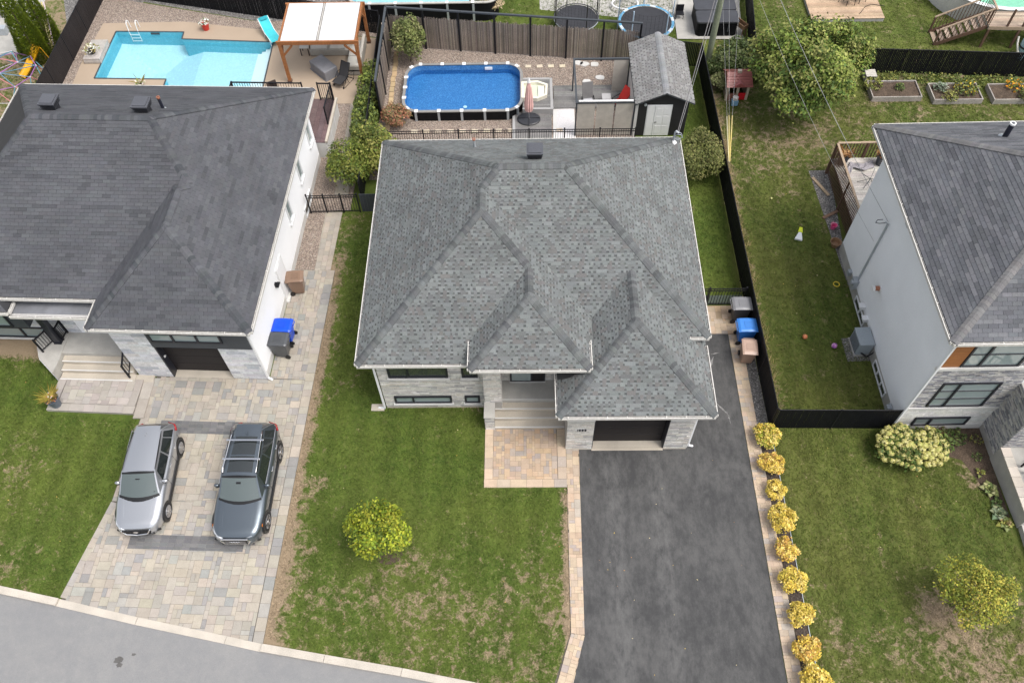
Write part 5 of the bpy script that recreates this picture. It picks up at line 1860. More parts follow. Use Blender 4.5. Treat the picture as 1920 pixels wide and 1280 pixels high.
# ------------------------------------------------------------------ above-ground pools
def rounded_rect(hx, hy, r_, n=8):
    pts = []
    for cx, cy, a0 in ((hx - r_, hy - r_, 0), (-hx + r_, hy - r_, 90), (-hx + r_, -hy + r_, 180), (hx - r_, -hy + r_, 270)):
        for k in range(n + 1):
            a = R(a0 + 90 * k / n)
            pts.append((cx + r_ * math.cos(a), cy + r_ * math.sin(a)))
    return pts
def frame_pool(name, label, loc, hx, hy, r_, rim, water_z, floor_z, linermat, watermat, wallmat, rimmat, rz=0.0, rimw=0.15, lippos=None, lipmat="white_paint"):
    t = thing(name, label, "pool", loc, rz)
    out = rounded_rect(hx, hy, r_)
    inn = rounded_rect(hx - rimw, hy - rimw, max(0.05, r_ - rimw))
    n = len(out)
    mb = MB()
    for i in range(n):
        a, b = out[i], out[(i + 1) % n]
        mb.poly([(a[0] * 0.985, a[1] * 0.985, 0), (b[0] * 0.985, b[1] * 0.985, 0), (b[0] * 0.985, b[1] * 0.985, rim - 0.05), (a[0] * 0.985, a[1] * 0.985, rim - 0.05)])
    mb.build("pool_wall", wallmat, t)
    mb = MB()
    for i in range(n):
        a, b, c, d = out[i], out[(i + 1) % n], inn[(i + 1) % n], inn[i]
        mb.poly([(*a, rim), (*b, rim), (*c, rim), (*d, rim)])
        mb.poly([(*a, rim - 0.05), (*b, rim - 0.05), (*b, rim), (*a, rim)])
        mb.poly([(*d, rim), (*c, rim), (*c, rim - 0.05), (*d, rim - 0.05)])
    mb.build("rim", rimmat, t)
    mb = MB()
    for i in range(n):
        a, b = inn[i], inn[(i + 1) % n]
        mb.poly([(*a, floor_z), (*a, rim - 0.02), (*b, rim - 0.02), (*b, floor_z)])
    mb.poly([(*p, floor_z) for p in inn])
    mb.build("liner", linermat, t)
    MB().poly([(*p, water_z) for p in inn]).build("water", watermat, t)
    for (x, y, a) in lippos or []:
        c = MB().box((x, y, rim + 0.012), (0.18, 0.22, 0.03), rz=a).build("rim_cap", lipmat, t, bevel=0.01)
        MB().box((x * 1.012, y * 1.025, rim / 2 - 0.02), (0.12, 0.05, rim - 0.06), rz=a).build("upright", "galvanised", t)
    return t
M("pool_rim", (0.24, 0.235, 0.225), 0.5)
lips = [(-2.35 + k * 1.17, s * 1.84, 0) for k in range(5) for s in (-1, 1)] + [(s * 3.04, -0.8 + k * 0.8, R(90)) for k in range(3) for s in (-1,)] + [(sx * 2.82, sy * 1.62, R(45 * sx * sy)) for sx in (-1, 1) for sy in (-1, 1)]
mp = frame_pool("framed_pool", "deep blue framed pool with rounded corners in middle gravel yard", (-3.15, 35.05, 0.0), 3.14, 1.92, 0.95, 0.62, 0.28, 0.03, "blue_liner", "blue_pool_water", "black_vinyl", "pool_rim", lippos=lips)
MB().lathe([(0.10, 0), (0.10, 0.02), (0.04, 0.03)], (0.1, -0.9, 0.035), 14).build("drain", "white_paint", mp)
MB().bb(1.1, 1.5, 1.72, 1.79, 0.30, 0.45).build("skimmer", "white_paint", mp)
t2 = thing("pool_step_unit", "cream moulded entry steps at right end of blue pool", "pool steps", (0.62, 34.72, 0.0))
mb = MB()
prof = [(-0.72, -0.62), (0.1, -0.70), (0.62, -0.42), (0.66, 0.42), (0.12, 0.70), (-0.72, 0.62)]
inn = [(p[0] * 0.82, p[1] * 0.82) for p in prof]
for i in range(6):
    a, b, c, d = prof[i], prof[(i + 1) % 6], inn[(i + 1) % 6], inn[i]
    mb.poly([(*a, 0.66), (*b, 0.66), (*c, 0.66), (*d, 0.66)], (0.72, 0.68, 0.56))
    mb.poly([(*a, 0.05), (*b, 0.05), (*b, 0.66), (*a, 0.66)], (0.70, 0.66, 0.55))
    mb.poly([(*d, 0.66), (*c, 0.66), (*c, 0.48), (*d, 0.48)], (0.70, 0.67, 0.56))
mb.build("shell", "plastic", t2)
mb = MB().poly([(*p, 0.485) for p in inn], (0.66, 0.66, 0.56))
mb.build("tub_floor", "plastic", t2)
MB().bb(0.15, 0.5, -0.4, 0.4, 0.49, 0.57, col=(0.72, 0.68, 0.58)).build("step", "plastic", t2, bevel=0.02)
MB().poly([(-0.58, -0.5, 0.53), (0.14, -0.55, 0.53), (0.14, 0.55, 0.53), (-0.58, 0.5, 0.53)]).build("water", "tub_water", t2)

# composite decks round the blue pool: every board is its own piece
GB = [(0.175, 0.170, 0.165), (0.195, 0.19, 0.183), (0.155, 0.15, 0.147)]
def board_deck(name, label, loc, nx, ny, z, along='x', bw=0.14, cols=GB, rz=0.0, trim=None, cat="deck"):
    t = thing(name, label, cat, loc, rz)
    mb = MB()
    mb.bb(0.02, nx - 0.02, 0.02, ny - 0.02, 0, z - 0.03)
    mb.build("deck_frame", "soffit", t)
    L = ny if along == 'x' else nx
    n = max(1, round(L / bw))
    for k in range(n):
        a, b = k * L / n + 0.003, (k + 1) * L / n - 0.003
        c = jit(pick(cols), 0.07)
        m = MB().bb(0, nx, a, b, z - 0.029, z, col=c) if along == 'x' else MB().bb(a, b, 0, ny, z - 0.029, z, col=c)
        m.build("deck_board", "plank", t)
    if trim:
        for (x0, x1, y0, y1) in trim:
            MB().bb(x0, x1, y0, y1, 0.0, z + 0.004, col=(0.36, 0.355, 0.35)).build("deck_trim", "plain", t)
    return t
board_deck("pool_deck", "grey board deck beside blue pool under the pink parasol", (-0.42, 31.2, 0), 1.86, 2.35, 0.16, trim=[(-0.14, -0.005, 0, 2.35)])
t = board_deck("step_platform", "raised grey platform around the cream pool steps", (-0.02, 33.56, 0), 1.42, 2.2, 0.45, trim=[(1.425, 1.56, -0.12, 2.3), (-0.02, 1.42, -0.13, -0.005), (-0.02, 1.42, 2.205, 2.33)])
board_deck("lounge_deck", "grey board deck inside the shade gazebo", (1.60, 33.9, 0), 4.0, 1.75, 0.12)
sheet("concrete_walk", [(1.46, 29.5), (2.62, 29.5), (2.66, 34.7), (1.56, 34.7)], 0.03, "concrete_white")
sheet("walk_mat", [(1.68, 29.5), (2.58, 29.5), (2.62, 34.3), (1.75, 34.3)], 0.036, "pale_mat" if "pale_mat" in MATS else M("pale_mat", (0.62, 0.60, 0.60), 0.9, var=0.06, fine=0.12, fscale=22))
for i, (x, y) in enumerate([(3.35, 37.5), (3.9, 37.45), (3.0, 37.6), (3.4, 36.05), (4.15, 36.35)]):
    g = random.Random(i)
    MB().prism([(x + 0.27 * math.cos(t_) * g.uniform(0.75, 1.1), y + 0.22 * math.sin(t_) * g.uniform(0.75, 1.1)) for t_ in [k * 0.785 for k in range(8)]], 0.0, 0.05).build("stepping_stone", "concrete_white", None, kind="structure")
for y, x0, n in ((37.35, -5.3, 13), (32.35, -5.6, 13)):
    for k in range(n):
        MB().box((x0 + k * 0.62, y, 0.03), (0.32, 0.22, 0.05), rz=rnd.uniform(-0.1, 0.1), col=jit((0.60, 0.52, 0.40), 0.08)).build("edging_stone", "paver", None, kind="structure", bevel=0.01)
for k in range(18):
    MB().box((-7.0 + rnd.uniform(-0.03, 0.03), 31.4 + k * 0.42, 0.03), (0.24, 0.38, 0.06), col=jit((0.46, 0.34, 0.20), 0.1)).build("edging_stone", "paver", None, kind="structure")

# closed pink parasol
t = thing("parasol", "closed pink parasol on round dark base beside blue pool", "parasol", (0.28, 33.0, 0.16))
bs = MB().lathe([(0.60, 0.0), (0.60, 0.06), (0.55, 0.09), (0.10, 0.11)], n=20, sx=1.0, sy=0.8).build("base", "dark_vent", t)
for a in (0, R(90)):
    MB().box((0, 0, 0.105), (1.15, 0.03, 0.02), rz=a).build("base_rib", "black_metal", bs)
MB().cyl((0, 0, 0.05), (0, 0, 2.4), 0.025, n=8).build("pole", "metal", t)
mb = MB()
n = 24
prof = [(0.05, 0.55), (0.20, 0.62), (0.24, 0.9), (0.20, 1.5), (0.13, 2.1), (0.05, 2.35)]
rows = []
for r_, z in prof:
    rows.append([((r_ * (0.78 + 0.22 * (k % 2))) * math.cos(2 * math.pi * k / n), (r_ * (0.78 + 0.22 * (k % 2))) * math.sin(2 * math.pi * k / n), z) for k in range(n + 1)])
mb.grid(rows, (0.74, 0.47, 0.44))
can = mb.build("canopy", "fabric", t)
MB().lathe([(0.055, 2.33), (0.10, 2.36), (0.02, 2.62)], n=10).build("finial", "white_paint", can)

# shade gazebo: dark frame, beige roller cloths
t = thing("shade_gazebo", "dark framed gazebo with beige fabric screens beside the shed", "gazebo", (4.05, 33.55, 0))
GX0, GX1, GY0, GY1, GZ = -1.45, 1.40, -1.62, 1.66, 2.08
for x in (GX0, GX1):
    for y in (GY0, GY1):
        MB().box((x, y, GZ / 2), (0.07, 0.07, GZ)).build("post", "dark_siding", t)
for y in (GY0, GY1):
    MB().box(((GX0 + GX1) / 2, y, GZ + 0.04), (GX1 - GX0 + 0.1, 0.09, 0.08)).build("beam", "dark_siding", t)
for x in (GX0, GX1):
    MB().box((x, (GY0 + GY1) / 2, GZ + 0.041), (0.09, GY1 - GY0 - 0.09, 0.08)).build("beam", "dark_siding", t)
MB().cyl((GX0 + 0.1, GY0 + 0.02, GZ + 0.12), (GX1 - 0.1, GY0 + 0.02, GZ + 0.12), 0.05, n=10).build("roller", "white_paint", t)
BEI = (0.47, 0.435, 0.385)
for k in range(3):
    x0 = GX0 + 0.06 + k * 0.93
    MB().bb(x0, x0 + 0.90 - 0.05, GY0 - 0.02, GY0 - 0.01, 0.08, GZ - 0.02, col=jit(BEI, 0.04)).build("screen", "fabric", t)
MB().bb(GX1 - 0.80, GX1 - 0.05, GY1 - 0.03, GY1 - 0.02, 0.05, GZ - 0.02, col=jit(BEI, 0.04)).build("screen", "fabric", t)
MB().bb(GX1 + 0.02, GX1 + 0.03, GY0 + 0.1, GY1 - 0.1, 0.05, GZ - 0.02, col=(0.55, 0.53, 0.50)).build("screen", "fabric", t)
def armchair(name, label, loc, rz, col, cushion, h=0.38, back=0.75, tilt=18):
    t = thing(name, label, "chair", loc, rz)
    MB().box((0, 0, h), (0.55, 0.55, 0.05), col=col).build("seat", "fabric", t, bevel=0.015)
    MB().box((0, 0.32, h + back / 2), (0.55, 0.05, back), mat=Matrix.Rotation(R(-tilt), 3, 'X'), col=col).build("backrest", "fabric", t, bevel=0.015)
    if cushion:
        MB().box((0, -0.02, h + 0.07), (0.5, 0.5, 0.09), col=cushion).build("cushion", "fabric", t, bevel=0.03)
    for sx in (-1, 1):
        MB().tube([(sx * 0.30, 0.28, 0.0), (sx * 0.30, 0.22, h + 0.24), (sx * 0.30, -0.27, h + 0.22), (sx * 0.30, -0.29, 0)], 0.018, 6).build("arm_frame", "black_metal", t)
    return t
armchair("patio_chair", "high-backed grey patio chair with pale cushion in the gazebo", (3.35, 33.85, 0.12), R(8), (0.17, 0.165, 0.165), (0.36, 0.36, 0.38), back=0.95)
armchair("patio_chair", "red reclined patio chair in the gazebo", (5.0, 33.95, 0.12), R(-55), (0.62, 0.045, 0.035), None, h=0.28, tilt=32)
t = thing("side_table", "small pale folding table between grey and red chairs", "table", (4.3, 34.2, 0.12))
MB().box((0, 0, 0.45), (0.45, 0.45, 0.03), col=(0.42, 0.41, 0.41)).build("table_top", "plain", t)
for sx in (-1, 1):
    MB().bar((sx * 0.19, -0.18, 0), (sx * 0.19, 0.18, 0.44), 0.02).build("leg", "black_metal", t)
    MB().bar((sx * 0.17, 0.18, 0), (sx * 0.17, -0.18, 0.44), 0.02).build("leg", "black_metal", t)

# ------------------------------------------------------------------ garden shed
t = thing("garden_shed", "black clapboard garden shed with grey gable roof and white door", "shed", (6.88, 33.9, 0), world=True)
X0, X1, Y0, Y1, EZ, RZ = 5.42, 8.30, 31.65, 36.3, 2.2, 2.85
XM = (X0 + X1) / 2
M("shed_black", (0.018, 0.017, 0.018), 0.6)
mb = MB()
mb.bb(X0 + 0.22, X1 - 0.22, Y0 + 0.25, Y1 - 0.2, 0, EZ)
mb.add([(X0 + 0.22, Y0 + 0.25, EZ), (X1 - 0.22, Y0 + 0.25, EZ), (XM, Y0 + 0.25, RZ - 0.1)], [(0, 1, 2)])
sw = mb.build("wall", "shed_black", t)
for k in range(20):
    z = 0.05 + k * 0.13
    hw = (X1 - X0) / 2 - 0.22
    if z + 0.12 > EZ:
        hw = max(0.05, (RZ - 0.1 - z - 0.12) / (RZ - 0.1 - EZ) * hw)
    if z > RZ - 0.25:
        break
    segs = [(XM - hw, XM + hw)] if z > 1.98 else [(XM - hw, 6.05), (7.30, XM + hw)]
    for a, b in segs:
        MB().add([(a, Y0 + 0.25, z), (b, Y0 + 0.25, z), (b, Y0 + 0.215, z), (a, Y0 + 0.215, z), (a, Y0 + 0.248, z + 0.128), (b, Y0 + 0.248, z + 0.128)], [(0, 1, 2, 3), (3, 2, 5, 4)]).build("clapboard", "shed_black", sw)
dk_ = MB()
faces = [[(X1, Y0, EZ), (X1, Y1, EZ), (XM, Y1, RZ), (XM, Y0, RZ)], [(X0, Y1, EZ), (X0, Y0, EZ), (XM, Y0, RZ), (XM, Y1, RZ)]]
for f in faces:
    dk_.poly(f)
dk_.poly([(X0, Y0, EZ - 0.07), (XM, Y0, RZ - 0.08), (XM, Y0, RZ), (X0, Y0, EZ)])
dk_.poly([(XM, Y0, RZ - 0.08), (X1, Y0, EZ - 0.07), (X1, Y0, EZ), (XM, Y0, RZ)])
rf = dk_.build("roof", "dark_siding", t)
SG = ([(0.225, 0.222, 0.218), (0.25, 0.247, 0.242), (0.205, 0.203, 0.20), (0.19, 0.185, 0.18)], [(0.125, 0.123, 0.121), (0.15, 0.148, 0.145)])
g = random.Random(12)
sp = []
for f in faces:
    sp += shingle_face(f, 'lam', SG, g, lambda p: False)
emit(rf, "shingle", sp, "shingle", 120, "shingles")
emit(rf, "ridge_cap", cap_run((XM, Y0, RZ), (XM, Y1, RZ), 0.45, g, [(0.24, 0.245, 0.25), (0.26, 0.265, 0.27)], lambda p: False), "shingle")
d = MB().bb(6.06, 7.29, Y0 + 0.205, Y0 + 0.24, 0.03, 1.97).build("door", "white_frame", t)
MB().bb(6.10, 6.44, Y0 + 0.19, Y0 + 0.204, 0.06, 1.94).build("side_panel", "white_paint", d)
MB().bb(6.47, 7.25, Y0 + 0.185, Y0 + 0.204, 0.06, 1.94).build("door_leaf", "white_paint", d)
for a, b in ((6.56, 6.82), (6.90, 7.16)):
    for c, e in ((0.2, 0.7), (0.8, 1.3), (1.4, 1.8)):
        MB().bb(a, b, Y0 + 0.176, Y0 + 0.1855, c, e).build("door_panel", "white_paint", d, bevel=0.006)
MB().bb(6.50, 6.60, Y0 + 0.14, Y0 + 0.16, 0.93, 0.96).build("handle", "black_metal", d)
MB().cyl((5.95, Y0 + 0.21, 2.02), (5.95, Y0 + 0.15, 2.02), 0.07, n=12).build("wall_lamp", "galvanised", t)
MB().bb(5.48, 5.62, Y0 + 0.2, Y0 + 0.24, 0.0, 2.1).build("corner_trim", "concrete_white", t)

# ------------------------------------------------------------------ wheeled bins
def bin_(label, loc, rz, col, lid, s=1.0, sticker=False):
    t = thing("wheeled_bin", label, "bin", loc, rz)
    w0, w1, d0, d1, h = 0.23 * s, 0.29 * s, 0.26 * s, 0.35 * s, 0.98 * s
    mb = MB()
    lo = [(-w0, -d0, 0.06), (w0, -d0, 0.06), (w0, d0 * 0.9, 0.06), (-w0, d0 * 0.9, 0.06)]
    hi = [(-w1, -d1, h), (w1, -d1, h), (w1, d1, h), (-w1, d1, h)]
    mb.add(lo + hi, [(3, 2, 1, 0), (0, 1, 5, 4), (1, 2, 6, 5), (2, 3, 7, 6), (3, 0, 4, 7)], col)
    mb.build("body", "plastic", t, bevel=0.03)
    mb = MB()
    rows = []
    for y, z in ((-d1 - 0.05, h), (-d1 * 0.8, h + 0.05), (0, h + 0.07), (d1 * 0.85, h + 0.06), (d1 + 0.04, h + 0.01)):
        rows.append([(-w1 - 0.035, y, z - 0.03), (-w1 * 0.85, y, z), (w1 * 0.85, y, z), (w1 + 0.035, y, z - 0.03)])
    mb.grid(rows, lid)
    mb.box((0, 0, h - 0.005), (w1 * 2 + 0.06, d1 * 2 + 0.08, 0.03), col=lid)
    l_ = mb.build("lid", "plastic", t, bevel=0.008)
    MB().box((0, -0.02, h + 0.073), (w1 * 1.1, d1 * 0.9, 0.012), col=tuple(x * 0.88 for x in lid)).build("lid_panel", "plastic", l_, bevel=0.005)
    for k in (-1, 1):
        MB().cyl((k * (w0 + 0.01), d0 * 0.95, 0.11), (k * (w0 + 0.065), d0 * 0.95, 0.11), 0.11, n=16, col=(0.012, 0.012, 0.013)).build("wheel", "plastic", t)
    MB().tube([(-w1 * 0.8, d1, h - 0.05), (-w1 * 0.8, d1 + 0.09, h - 0.02), (w1 * 0.8, d1 + 0.09, h - 0.02), (w1 * 0.8, d1, h - 0.05)], 0.016, 6, col=tuple(x * 0.9 for x in lid)).build("handle", "plastic", t)
    if sticker:
        MB().box((w1 * 0.93, 0, h * 0.7), (0.012, 0.14, 0.13), mat=Matrix.Rotation(R(-4), 3, 'Y'), col=(0.6, 0.58, 0.55)).build("sticker", "plain", t)
    return t
BRN, BLU, GRYB = (0.235, 0.150, 0.105), (0.008, 0.075, 0.62), (0.075, 0.08, 0.088)
bin_("brown wheeled bin beside side door of left house", (-10.05, 22.25, 0.03), R(96), BRN, jit(BRN, 0.03), sticker=True)
bin_("blue wheeled bin against white wall of left house", (-10.15, 19.65, 0.03), R(-94), BLU, BLU, 1.05)
bin_("dark grey wheeled bin in front of blue bin, left house", (-10.22, 18.95, 0.03), R(-94), GRYB, GRYB, 1.05)
bin_("grey wheeled bin nearest the gate beside black fence", (9.13, 20.55, 0.034), R(90), (0.055, 0.055, 0.058), (0.20, 0.20, 0.21), 1.05)
bin_("blue wheeled bin between grey and brown bins beside black fence", (9.20, 19.45, 0.034), R(90), (0.02, 0.135, 0.48), (0.05, 0.21, 0.60), 1.05)
bin_("pinkish brown wheeled bin nearest the yellow shrubs beside black fence", (9.15, 18.45, 0.034), R(-4), (0.30, 0.20, 0.15), (0.43, 0.30, 0.235), 0.95, True)
# ------------------------------------------------------------------ right back yard and the gardens beyond
OLD = [(0.34, 0.255, 0.19), (0.40, 0.31, 0.235), (0.29, 0.22, 0.17), (0.44, 0.35, 0.27)]
GRW = [(0.50, 0.47, 0.43), (0.56, 0.53, 0.49), (0.44, 0.41, 0.37), (0.40, 0.37, 0.34)]
# weathered deck with brown railing behind the right house
t = thing("back_deck", "weathered pale deck with brown slatted railing behind right house", "deck", (14.75, 25.0, 0), R(0.8))
DZ = 1.0
for k in range(32):
    MB().bb(0.02, 2.9, -0.7 + k * 0.15, -0.7 + k * 0.15 + 0.142, DZ - 0.03, DZ, col=jit(pick(GRW), 0.08)).build("deck_board", "plank", t)
MB().bb(0.05, 2.85, -0.65, 4.0, DZ - 0.2, DZ - 0.035).build("deck_frame", "brown_rail", t)
def slat_rail(parent, a, b, z0, z1, n, mat="brown_rail"):
    a, b = Vector((*a, 0)), Vector((*b, 0))
    mb = MB()
    mb.bar(a + Vector((0, 0, z1)), b + Vector((0, 0, z1)), 0.10, 0.04)
    rl = mb.build("hand_rail", "old_wood", parent)
    for k in range(n):
        p = a.lerp(b, (k + 0.5) / n)
        MB().bar(p + Vector((0, 0, z0)), p + Vector((0, 0, z1 - 0.02)), 0.045, 0.03).build("baluster", mat, rl)
    for k in range(3):
        p = a.lerp(b, k / 2)
        MB().bar(p + Vector((0, 0, 0.0)), p + Vector((0, 0, z1)), 0.09).build("post", mat, rl)
slat_rail(t, (0.0, -0.7), (0.0, 4.1), 0.15, 1.95, 36)
slat_rail(t, (0.02, 4.12), (2.9, 4.12), DZ, 1.95, 20)
for i, (x, y) in enumerate(((0.32, 3.75), (2.1, 3.7))):
    flower_pot("deck_planter", ("dark planter of dry brown plants at left corner of weathered deck", "dark planter of dry brown plants at right corner of weathered deck")[i], (14.75 + x, 25.0 + y, DZ), 0.27, 0.55, (0.05, 0.055, 0.065), [(0.36, 0.19, 0.08), (0.42, 0.25, 0.11), (0.28, 0.14, 0.06)], 90, 0.32, 0.06, 40 + i, 30, (0.40, 0.22, 0.09))
t = thing("tarpaulin", "crumpled grey tarpaulin lying on the weathered deck", "tarpaulin", (15.9, 28.45, DZ))
g = random.Random(2)
mb = MB()
mb.grid([[(-0.75 + i * 0.17 + g.uniform(-0.04, 0.04), -0.16 + j * 0.14 + 0.12 * math.sin(i) - 0.35 * (i < 2), 0.02 + g.random() * 0.13) for j in range(4)] for i in range(9)], (0.30, 0.28, 0.30))
mb.build("cloth", "fabric", t)
t = thing("folding_rack", "bare folded metal rack lying on the weathered deck", "rack", (16.0, 27.4, DZ))
for i, (a, l) in enumerate(((0.4, 0.55), (1.9, 0.6), (2.9, 0.5), (4.0, 0.55), (5.2, 0.6))):
    MB().tube([(0, 0, 0.35), (math.cos(a) * l, math.sin(a) * l, 0.02 + 0.1 * (i % 2))], 0.014, 5).build("rib", "dark_siding", t)
MB().cyl((0, 0, 0.01), (0.05, 0.1, 0.9), 0.016, n=6).build("pole", "metal", t)
for i, (x, y, l, a, col, lb) in enumerate(((14.25, 28.2, 1.3, 2.0, (0.40, 0.30, 0.2), "loose grey plank lying in gravel by deck, upper one"), (14.35, 26.4, 0.9, 0.5, (0.2, 0.12, 0.08), "loose brown plank lying in gravel by deck, lower one"))):
    o = MB().box((0, 0, 0.04), (l, 0.14, 0.05), col=col).build("plank", "plank", None, label=lb, cat="plank", matrix=Matrix.Translation((x, y, 0.008)) @ Matrix.Rotation(a, 4, 'Z'))
t = thing("plant_pot", "round brown clay pot beside foot of weathered deck", "pot", (14.15, 24.55, 0.0))
MB().lathe([(0.16, 0), (0.24, 0.28), (0.26, 0.28), (0.22, 0.26), (0.18, 0.1)], n=14, col=(0.27, 0.16, 0.09)).build("pot", "plastic", t)
t = thing("toy_bucket", "pink toy bucket beside foot of weathered deck", "toy", (14.3, 25.6, 0))
MB().lathe([(0.11, 0), (0.15, 0.24), (0.16, 0.24), (0.13, 0.22), (0.10, 0.05)], n=12, col=(0.70, 0.10, 0.26)).build("bucket", "plastic", t)
MB().tube([(-0.15, 0, 0.22), (-0.1, 0.02, 0.33), (0.1, 0.02, 0.33), (0.15, 0, 0.22)], 0.008, 5, col=(0.8, 0.8, 0.8)).build("handle", "plastic", t)

# air conditioner on its gravel pad
sheet("equipment_pad", [(13.35, 19.45), (13.38, 18.30), (14.36, 18.33), (14.36, 19.5)], 0.02, "grey_gravel")
t = thing("air_conditioner", "grey outdoor air conditioner against right house siding", "air conditioner", (13.98, 19.0, 0.02), R(2))
MB().box((0, 0, 0.04), (0.66, 0.92, 0.08)).build("base", "concrete_grey", t)
M("ac_paint", (0.33, 0.37, 0.40), 0.45, var=0.04)
MB().box((0, 0, 0.44), (0.60, 0.86, 0.72)).build("casing", "ac_paint", t, bevel=0.03)
MB().box((0, 0, 0.82), (0.64, 0.90, 0.05)).build("top_panel", "ac_paint", t, bevel=0.02)
for k in range(9):
    MB().box((-0.303, 0, 0.14 + k * 0.07), (0.012, 0.74, 0.02)).build("louvre", "dark_siding", t)
MB().tube([(-0.1, -0.44, 0.25), (0.1, -0.60, 0.2), (0.3, -0.56, 0.35), (0.40, -0.5, 0.5)], 0.03, 6).build("refrigerant_line", "black_metal", t)

# toys on the grass
def ball(label, x, y, r_, cols):
    t = thing("ball", label, "ball", (x, y, 0))
    n, m = 14, 8
    mb = MB()
    for j in range(m):
        for i in range(n):
            q = []
            for (jj, ii) in ((j, i), (j, i + 1), (j + 1, i + 1), (j + 1, i)):
                th, ph = math.pi * jj / m, 2 * math.pi * ii / n
                q.append((r_ * math.sin(th) * math.cos(ph), r_ * math.sin(th) * math.sin(ph), r_ + 0.02 - r_ * math.cos(th)))
            mb.poly(q, cols[(i // 2 + j // 3) % len(cols)])
    mb.build("skin", "plastic", t, smooth=True)
ball("orange ball lying on right back lawn", 11.81, 19.48, 0.11, [(0.62, 0.22, 0.10)])
ball("pink and purple ball beside the air conditioner pad", 12.94, 19.01, 0.12, [(0.45, 0.16, 0.45), (0.65, 0.35, 0.55), (0.35, 0.12, 0.4)])
ball("small pale yellow ball on the grass near black fence", 11.77, 27.44, 0.05, [(0.75, 0.72, 0.3)])
t = thing("toy_ring", "yellow plastic ring lying on grass beside right house", "toy", (13.76, 22.31, 0.02))
MB().tube([(0.13 * math.cos(a), 0.13 * math.sin(a), 0.02) for a in [k * math.pi / 8 for k in range(17)]], 0.022, 6, col=(0.75, 0.55, 0.05)).build("ring", "plastic", t)
t = thing("toy_rocket", "white toy with yellow top lying on right back lawn", "toy", (12.69, 25.2, 0.02), R(-18))
MB().prism([(-0.20, -0.38), (0.16, -0.38), (0.07, 0.08), (-0.07, 0.08)], 0, 0.10, (0.72, 0.74, 0.74)).build("body", "plastic", t, bevel=0.02)
MB().prism([(-0.11, 0.10), (0.11, 0.10), (0.07, 0.40), (-0.07, 0.40)], 0, 0.10, (0.62, 0.70, 0.02)).build("top", "plastic", t, bevel=0.02)

# playhouse
t = thing("playhouse", "cream toy playhouse with red roof and red half door", "playhouse", (11.1, 34.95, 0))
CR, RD = (0.52, 0.44, 0.34), (0.34, 0.115, 0.10)
for x in (-0.52, 0.0, 0.52):
    MB().box((x, -0.46, 0.52), (0.14, 0.08, 1.04), col=CR).build("pillar", "plastic", t, bevel=0.015)
for x in (-0.52, 0.52):
    MB().box((x, 0.05, 0.5), (0.07, 0.92, 1.0), col=CR).build("side_wall", "plastic", t)
MB().box((0, 0.5, 0.5), (1.1, 0.06, 1.0), col=CR).build("back_wall", "plastic", t)
MB().box((-0.26, -0.46, 0.2), (0.36, 0.07, 0.4), col=(0.36, 0.17, 0.13)).build("low_wall", "plastic", t)
dr_ = MB().box((0.26, -0.48, 0.24), (0.36, 0.05, 0.42), col=(0.60, 0.015, 0.025)).build("half_door", "plastic", t, bevel=0.01)
mb = MB()
for s in (-1, 1):
    mb.add([(-0.68, s * 0.66, 1.0), (0.68, s * 0.66, 1.0), (0.62, 0, 1.42), (-0.62, 0, 1.42)], [(0, 1, 2, 3)], RD)
mb.add([(-0.64, -0.62, 1.0), (-0.64, 0.62, 1.0), (-0.6, 0, 1.40)], [(0, 1, 2)], RD)
mb.add([(0.64, -0.62, 1.0), (0.64, 0.62, 1.0), (0.6, 0, 1.40)], [(0, 1, 2)], RD)
ro = mb.build("roof", "plastic", t)
for s in (-1, 1):
    for k in range(5):
        z = 1.03 + k * 0.075
        y = s * (0.665 - k * 0.12)
        MB().box((0, y, z), (1.34 - k * 0.02, 0.125, 0.02), mat=Matrix.Rotation(-s * R(31), 3, 'X'), col=jit(RD, 0.08)).build("roof_course", "plastic", ro)
MB().add([(-0.36, -0.72, 1.02), (0.36, -0.72, 1.02), (0, -0.70, 1.25), (0, -0.35, 1.27)], [(0, 1, 2), (1, 3, 2), (3, 0, 2)], (0.30, 0.085, 0.08)).build("gable", "plastic", ro)
MB().box((0, 0, 1.45), (0.2, 0.16, 0.14), col=CR).build("chimney", "plastic", ro)
t = thing("toy_easel", "small blue and white toy in front of the playhouse", "toy", (10.95, 34.05, 0))
MB().box((0, 0, 0.22), (0.34, 0.25, 0.3), col=(0.20, 0.36, 0.50)).build("body", "plastic", t, bevel=0.02)
MB().lathe([(0.02, 0.36), (0.15, 0.42), (0.15, 0.56), (0.02, 0.6)], n=12, col=(0.6, 0.58, 0.55)).build("head", "plastic", t)

# raised vegetable beds
def raised_bed(label, x0, x1, y0, y1, seed):
    t = thing("raised_bed", label, "garden bed", ((x0 + x1) / 2, (y0 + y1) / 2, 0))
    hx, hy, h = (x1 - x0) / 2, (y1 - y0) / 2, 0.32
    for z in (0.08, 0.24):
        for s in (-1, 1):
            MB().box((0, s * hy, z), (2 * hx + 0.05, 0.05, 0.152), col=jit((0.36, 0.33, 0.30), 0.1)).build("board", "plank", t)
            MB().box((s * hx, 0, z), (0.05, 2 * hy - 0.055, 0.152), col=jit((0.34, 0.31, 0.28), 0.1)).build("board", "plank", t)
    g = random.Random(seed)
    n = 10
    mb = MB()
    mb.grid([[(-hx + 0.03 + (2 * hx - 0.06) * i / n, -hy + 0.03 + (2 * hy - 0.06) * j / 5, 0.24 + g.uniform(-0.02, 0.03)) for j in range(6)] for i in range(n + 1)])
    mb.build("bed_soil", "soil", t)
    return t
B1 = raised_bed("grey raised bed nearest the maple, mostly bare soil", 18.1, 20.6, 34.2, 35.45, 1)
B2 = raised_bed("middle grey raised bed crowded with green and yellow plants", 21.2, 23.65, 33.95, 35.2, 2)
